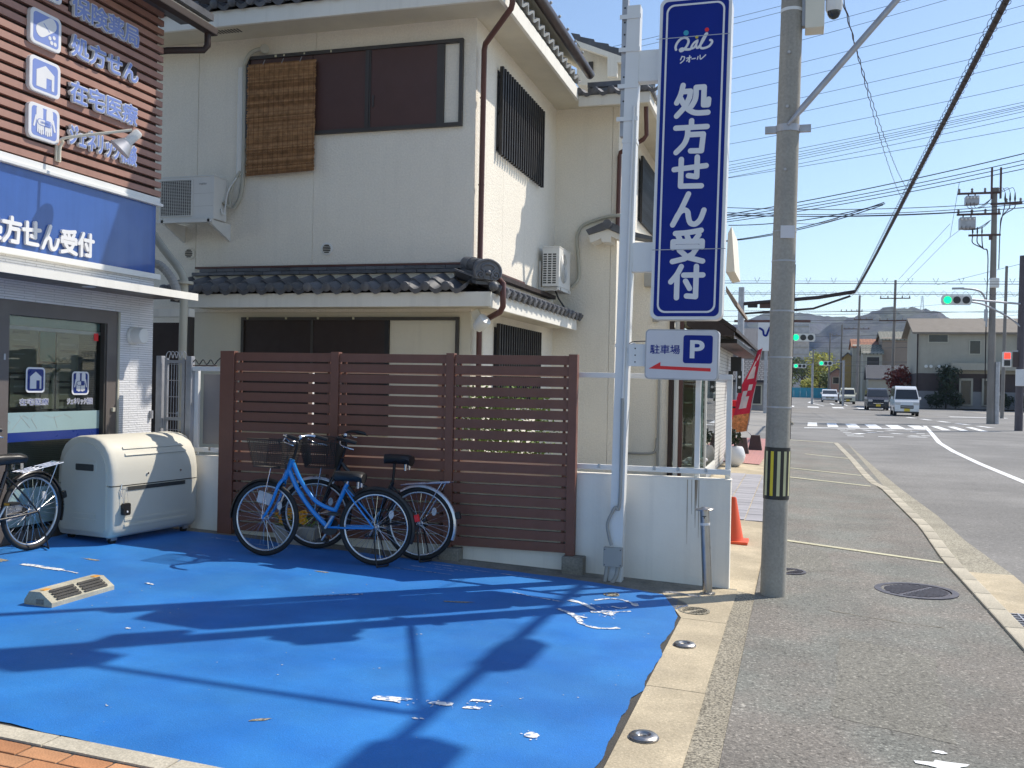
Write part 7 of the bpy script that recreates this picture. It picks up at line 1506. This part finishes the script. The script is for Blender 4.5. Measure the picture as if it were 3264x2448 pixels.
# ---------------------------------------------------------------- far buildings
def building(name, label, x0, x1, y0, y1, z0, z1, wall, roof_m, ridge, axis='x', over=.5, base=None, wins=(), kind='window_dark', gable_m=None, cat='house'):
    t = thing(name, label, cat, ((x0 + x1) / 2, (y0 + y1) / 2, z0), 'far houses' if cat == 'house' else None)
    MB().box(x0, x1, y0, y1, z0 - .6, z1).build('wall', wall, t)
    mb = MB()
    if axis == 'x':   # ridge runs along x
        ym = (y0 + y1) / 2; P = [(x0 - over, y0 - over, z1 - .12), (x1 + over, y0 - over, z1 - .12), (x1 + over, ym, ridge), (x0 - over, ym, ridge), (x1 + over, y1 + over, z1 - .12), (x0 - over, y1 + over, z1 - .12)]
        mb.add(P + [(a, b, c - .16) for a, b, c in P], [(0, 1, 2, 3), (3, 2, 4, 5), (6, 9, 8, 7), (9, 11, 10, 8), (0, 6, 7, 1), (5, 4, 10, 11), (0, 3, 9, 6), (3, 5, 11, 9), (1, 7, 8, 2), (2, 8, 10, 4)])
        gb = MB(); gb.prism([(x0, y0, z1), (x0, ym, ridge - .2), (x0, y1, z1)], (x1 - x0, 0, 0)); gb.build('gable', wall, t)
    else:
        xm = (x0 + x1) / 2; P = [(x0 - over, y0 - over, z1 - .12), (x0 - over, y1 + over, z1 - .12), (xm, y1 + over, ridge), (xm, y0 - over, ridge), (x1 + over, y1 + over, z1 - .12), (x1 + over, y0 - over, z1 - .12)]
        mb.add(P + [(a, b, c - .16) for a, b, c in P], [(0, 3, 2, 1), (3, 5, 4, 2), (6, 7, 8, 9), (9, 8, 10, 11), (0, 1, 7, 6), (5, 11, 10, 4), (0, 6, 9, 3), (3, 9, 11, 5), (1, 2, 8, 7), (2, 4, 10, 8)])
        gb = MB(); gb.prism([(x0, y0, z1), (xm, y0, ridge - .2), (x1, y0, z1)], (0, y1 - y0, 0)); gb.build('gable', wall, t)
    mb.build('roof', roof_m, t)
    if base: MB().box(x0 - .02, x1 + .02, y0 - .02, y1 + .02, z0 - .6, base[0]).build('base_cladding', base[1], t)
    for a, b, c, d in wins:
        w = MB().box(a - .08, b + .08, y0 - .06, y0 - .022, c - .08, d + .08).build('window', 'duct_cream' if kind == 'window_dark' else 'galv', t); hang(MB().box(a, b, y0 - .07, y0 - .061, c, d).build('pane', 'window_dark'), w)
    return t
t = building('apartment_house', 'cream two storey house with brown base and wide low roof, far side of the crossing', 10.0, 24.0, 91.5, 100, .75, 6.95, 'house_cream', 'slate_roof', 8.35, 'x', .5, (3.25, 'base_brown'), ((10.9, 12.4, 6.0, 6.6), (14.2, 15.0, 5.0, 6.1), (18.2, 19.6, 4.7, 5.2)))
MB().box(12.6, 24.0, 90.5, 91.4, 3.55, 4.15).build('balcony', 'house_cream', t); MB().box(9.9, 24, 91.30, 91.46, .2, 1.7).build('low_wall', 'house_grey', t)
for x_ in (13.9, 15.7):
    dd = MB().box(x_ - .55, x_ + .55, 91.15, 91.29, .5, 2.85).build('door', 'house_cream', t); hang(MB().box(x_ - .38, x_ + .38, 91.12, 91.149, .6, 2.65).build('door_pane', 'window_dark'), dd)
for x_ in (10.7, 11.1, 11.75, 12.4): MB().lathe([(.14, 0), (.14, .12), (.001, .13)], 12, 0, Matrix.Translation((x_, 91.49, 3.85)) @ Matrix.Rotation(R(90), 4, 'X')).build('round_vent', 'ac_white', t)
for x_ in (9.98, 18.0): MB().tube([(x_, 91.4, .8), (x_, 91.4, 6.9)], .06, 8).build('downpipe', 'dark_brown', t)
building('grey_roof_house', 'tall tan house with grey green tiled roof behind the vans', 10.4, 13.6, 134.5, 142, .6, 8.5, 'house_tan', 'roof_courses_green', 9.6, 'x', .3, None, ((12.5, 13.3, 3.4, 5.0),))
building('red_roof_house', 'house with terracotta roof rising behind a grey green roof', 7.0, 10.3, 139, 146, .6, 7.7, 'house_cream', 'roof_courses_red', 8.8, 'x', .2)
building('front_wing_house', 'cream house front with dark upstairs window below the terracotta roof', 8.0, 10.36, 133.5, 138.5, .6, 6.6, 'house_cream', 'roof_courses_green', 7.75, 'x', .2, None, ((8.5, 10.0, 4.7, 6.0),))
building('porch_wing', 'low dark roofed porch block behind the black car', 8.4, 12.4, 128.5, 132.5, .6, 3.3, 'house_cream', 'roof_courses', 4.9, 'x', .3, None, ((11.0, 12.1, .8, 2.6),))
building('ochre_house', 'cream house with grey green roof squeezed beside the big cream house', 13.75, 17.0, 137, 144, .6, 6.8, 'house_cream', 'roof_courses_green', 8.8, 'x', .3, None, ((14.3, 15.6, 3.9, 5.6),))
building('pink_house', 'small pink house beside the yellow green trees', 4.6, 6.4, 150, 158, .6, 4.2, 'house_pink', 'roof_courses', 4.9, 'y', .3, None, ((4.9, 5.7, 2.6, 3.5),))
building('ochre_gable_house', 'narrow yellow ochre house wall beside the red roofed house', 6.0, 6.95, 141, 148, .6, 6.4, 'house_ochre', 'roof_courses', 6.9, 'y', .2)
building('grey_gable_house', 'grey house with tiled roofs beyond the red banner', -7.2, -1.8, 72, 80, .2, 4.6, 'house_grey', 'roof_courses', 6.2, 'x', .6, None, ((-5.0, -3.6, 2.6, 3.5), (-3.4, -2.2, .6, 2.0)))
building('grey_annex', 'low grey annex with hipped roof under the banner tip', -5.6, -2.2, 67, 71, .2, 2.3, 'house_grey', 'roof_courses', 3.6, 'x', .5, None, ((-3.8, -2.4, .6, 1.8),))
building('distant_warehouse', 'pale low block seen between the trees and the poles', 2.4, 4.6, 175, 182, .6, 2.4, 'house_cream', 'slate_roof', 2.9, 'x', .1)
t = thing('shop_signboard', 'white signboard with a blue emblem half hidden by the utility pole', 'sign', (-2.110, 61.952, 4.787)); c = Vector((-2.009, 61.982, 4.815)); MB().box(c.x - .45, c.x + .6, c.y, c.y + .2, c.z - .85, c.z + .9).build('board', 'sign_white', t); mb = MB(); ribbon(mb, frame((c.x - .05, c.y - .01, c.z + .35), (1, 0, 0), (0, 0, 1)), [(-.3, .2), (-.1, .05), (-.05, -.2), (.1, -.25), (.2, 0), (.3, .25)], .12, 0, .02, curve=True); mb.build('emblem', 'sign_blue', t); MB().box(c.x - .05, c.x + .15, c.y + .05, c.y + .15, 0, c.z - .85).build('post', 'galv', t)

# ---------------------------------------------------------------- trees
def tree(label, x_, y_, h, rad, m, n=900, ls=.35, seed=1, trunk=.16, name='tree', group=None, low=.35):
    z_ = G(x_, y_) - .1; t = thing(name, label, 'tree', (x_, y_, z_), group); rnd = random.Random(seed); mb = MB()
    mb.tube([(x_, y_, z_), (x_ + .05 * h * .2, y_, z_ + h * .35), (x_, y_, z_ + h * .7)], [trunk, trunk * .7, trunk * .3], 8)
    for k in range(6):
        a = rnd.uniform(0, 6.28); q = rnd.uniform(.3, .55) * h; mb.tube([(x_, y_, z_ + q), (x_ + math.cos(a) * rad * .4, y_ + math.sin(a) * rad * .4, z_ + q + h * .15), (x_ + math.cos(a) * rad * .75, y_ + math.sin(a) * rad * .75, z_ + q + h * .28)], [trunk * .45, trunk * .3, trunk * .1], 6)
    mb.build('trunk', 'bark', t); cr = MB()
    for k in range(9):
        a = rnd.uniform(0, 6.28); q = rnd.uniform(0, .65) * rad; c = Vector((x_ + math.cos(a) * q, y_ + math.sin(a) * q, z_ + h * rnd.uniform(low, .86))); rr = rad * rnd.uniform(.32, .55)
        for i in range(n // 9):
            v_ = Vector((rnd.gauss(0, 1), rnd.gauss(0, 1), rnd.gauss(0, 1))).normalized() * rr * rnd.uniform(.45, 1.1); p = c + v_; d = Vector((rnd.gauss(0, 1), rnd.gauss(0, 1), rnd.gauss(0, 1))).normalized() * ls * rnd.uniform(.5, 1.2); e = d.orthogonal().normalized() * ls * .5
            cr.add([p - d, p + e, p + d, p - e], [(0, 1, 2, 3)])
    cr.build('crown', m, t)
for i, (x_, y_, h, rad, m, lab) in enumerate(((0.6, 168, 6.5, 3.2, 'foliage', 'mixed green tree just past the end of the road, beside the utility pole'), (3.2, 164, 7.6, 3.4, 'foliage_yellow', 'tall yellow green tree at the end of the road'), (6.6, 172, 6.0, 3.0, 'foliage_yellow', 'broad yellow green tree behind the white car'), (5.0, 160, 4.0, 2.2, 'foliage', 'lower green tree in front of the yellow trees'), (-2.8, 175, 6.2, 3.4, 'foliage', 'green tree mostly hidden behind the utility pole'), (1.8, 158, 3.4, 1.9, 'foliage_yellow', 'small yellow green tree close to the far fence'))):
    tree(lab, x_, y_, h, rad, m, 1500, .26, i + 3, .2, group='trees at the end of the road')
tree('dark leafy tree in front of the cream two storey house', 12.2, 90.4, 3.9, 1.5, 'foliage_dark', 900, .16, 21, .08, low=.45)
tree('red leaved bush beside the cream house', 9.1, 96, 4.0, 1.6, 'foliage_red', 900, .18, 22, .1, low=.3)
for i, (x_, w_) in enumerate(((11.4, .9), (12.9, .7), (16.6, .8), (18.6, 1.1), (20.5, .9))):
    t = thing('hedge_bush', ('rounded dark bush under the leafy tree', 'clipped dark bush beside the first door', 'low dark bush right of the second door', 'wide dark bush behind the power pole', 'dark bush near the picture edge')[i], 'bush', (x_, 89.9, .4), 'bushes along the cream house'); MB().tube([(x_, 89.9, .2), (x_, 89.9, .8)], .06, 6).build('stem', 'bark', t); leafy(t, (x_, 89.9, .95), w_, .5, .62, 700, 'foliage_dark', .12, seed=i + 40)
t = thing('green_fence', 'long green mesh fence at the end of the road', 'fence', (0, 150, .5))
for i in range(12): MB().box(-6 + i * .9, -5.12 + i * .9, 152, 152.05, .4, 1.9).build('panel', 'teal', t)
t = thing('tall_pylon', 'tiny lattice pylon on the crest of the nearer hill', 'pylon', (170.021, 1510.491, 123.421))
def pylon(t, b, h, w):
    mb = MB()
    for sx in (-1, 1):
        for sy in (-1, 1): mb.tube([b + Vector((sx * w, sy * w, 0)), b + Vector((sx * w * .2, sy * w * .2, h))], .22, 4)
    for k in range(6):
        f = k / 6; g_ = (k + 1) / 6; wa, wb_ = w * (1 - .8 * f), w * (1 - .8 * g_)
        mb.tube([b + Vector((-wa, -wa, h * f)), b + Vector((wb_, -wb_, h * g_))], .14, 4); mb.tube([b + Vector((wa, -wa, h * f)), b + Vector((-wb_, -wb_, h * g_))], .14, 4)
    for z in (.72, .84, .95): mb.tube([b + Vector((-w * 1.1, 0, h * z)), b + Vector((w * 1.1, 0, h * z))], .2, 4)
    mb.build('lattice', 'galv', t)
pylon(t, Vector((170.033, 1510.495, 122.751)) + Vector((0, 0, -4)), 22, 2.6)
t = thing('tall_pylon', 'tiny lattice pylon on the far ridge beside the utility pole', 'pylon', (-9.916, 1978.666, 152.051)); pylon(t, Vector((-9.899, 1978.671, 151.141)) + Vector((0, 0, -4)), 42, 4.5)

# ---------------------------------------------------------------- hills
def hill(name, crest, front, back, seed, label=None):
    rnd = random.Random(seed); mb = MB(); N, K = 260, 16; vs = []
    xs0, xs1 = crest[0][0], crest[-1][0]
    def at_(f):
        x = xs0 + (xs1 - xs0) * f
        for a, b in zip(crest, crest[1:]):
            if a[0] <= x <= b[0]: q = (x - a[0]) / (b[0] - a[0]); q = q * q * (3 - 2 * q); return x, a[1] + (b[1] - a[1]) * q, a[2] + (b[2] - a[2]) * q
        return crest[-1]
    ph = [rnd.uniform(0, 6) for _ in range(6)]
    for i in range(N + 1):
        x, y, z = at_(i / N)
        for k in range(K + 1):
            f = k / K; s_ = (1 - abs(f - .6) / .6) if f < .6 else (1 - (f - .6) / .4); prof_ = max(0, math.sin(max(0, s_) * math.pi / 2)) ** 1.1
            yy_ = y + (f - .6) * (front if f < .6 else back) / .6; fold = 1 - .16 * abs(math.sin(x * .012 + ph[0] + f * 2)) * math.sin(f * math.pi) * (f < .59) - .10 * abs(math.sin(x * .03 + ph[1])) * (.05 < f < .55)
            vs.append((x + 14 * math.sin(yy_ * .02 + ph[2]), yy_, max(-2, z * prof_ * fold + (rnd.uniform(-1.6, 1.8) if f > .05 else 0))))
    mb.add(vs, [(i * (K + 1) + k, (i + 1) * (K + 1) + k, (i + 1) * (K + 1) + k + 1, i * (K + 1) + k + 1) for i in range(N) for k in range(K)])
    return tag(mb.build(name, 'hill_wood', None, 30), kind='structure')
hill('hill', [(-66.965, 1440.293, -0.108), (-16.174, 1455.338, 35.802), (21.533, 1466.507, 83.524), (46.966, 1474.040, 99.468), (77.012, 1482.940, 109.467), (96.845, 1488.815, 115.234), (109.617, 1492.599, 120.188), (123.070, 1496.584, 123.144), (137.211, 1500.772, 123.698), (155.838, 1506.290, 125.147), (169.983, 1510.480, 125.433), (182.880, 1514.300, 123.681), (202.913, 1520.234, 118.719), (216.534, 1524.269, 112.621), (229.499, 1528.109, 107.181), (259.226, 1536.915, 99.732), (304.447, 1550.310, 89.241), (368.932, 1569.411, 80.481), (497.592, 1607.522, 79.727), (754.662, 1683.669, 91.630), (1011.981, 1759.891, 90.122), (1334.744, 1855.498, 28.217)], 420, 300, 5)
hill('hill', [(-1679.056, 1484.244, -32.812), (-1245.145, 1612.774, 105.239), (-896.265, 1716.117, 121.394), (-634.309, 1793.712, 117.583), (-372.437, 1871.282, 118.323), (-197.794, 1923.014, 115.479), (-119.511, 1946.202, 130.717), (-93.552, 1953.891, 143.077), (-67.543, 1961.596, 152.707), (-32.706, 1971.915, 157.053), (-14.313, 1977.363, 153.783), (13.628, 1985.640, 153.437), (42.509, 1994.195, 149.469), (78.304, 2004.798, 149.282), (104.533, 2012.567, 147.080), (150.884, 2026.297, 142.554), (220.863, 2047.025, 134.864), (325.780, 2078.103, 126.059), (502.503, 2130.451, 11.272)], 600, 400, 9)
# ---------------------------------------------------------------- haze
hz = MB().box(-2400, 2600, -60, 3000, -8, 260)
hm = bpy.data.materials.new('haze'); hm.use_nodes = True; nn = hm.node_tree.nodes
for q in list(nn): nn.remove(q)
ho = nn.new('ShaderNodeOutputMaterial'); pv = nn.new('ShaderNodeVolumePrincipled'); pv.inputs['Color'].default_value = (0.45, 0.64, 1.0, 1); pv.inputs['Density'].default_value = 0.00011; pv.inputs['Anisotropy'].default_value = 0.2
hm.node_tree.links.new(pv.outputs[0], ho.inputs[1])
tag(hz.build('haze', hm), kind='stuff')
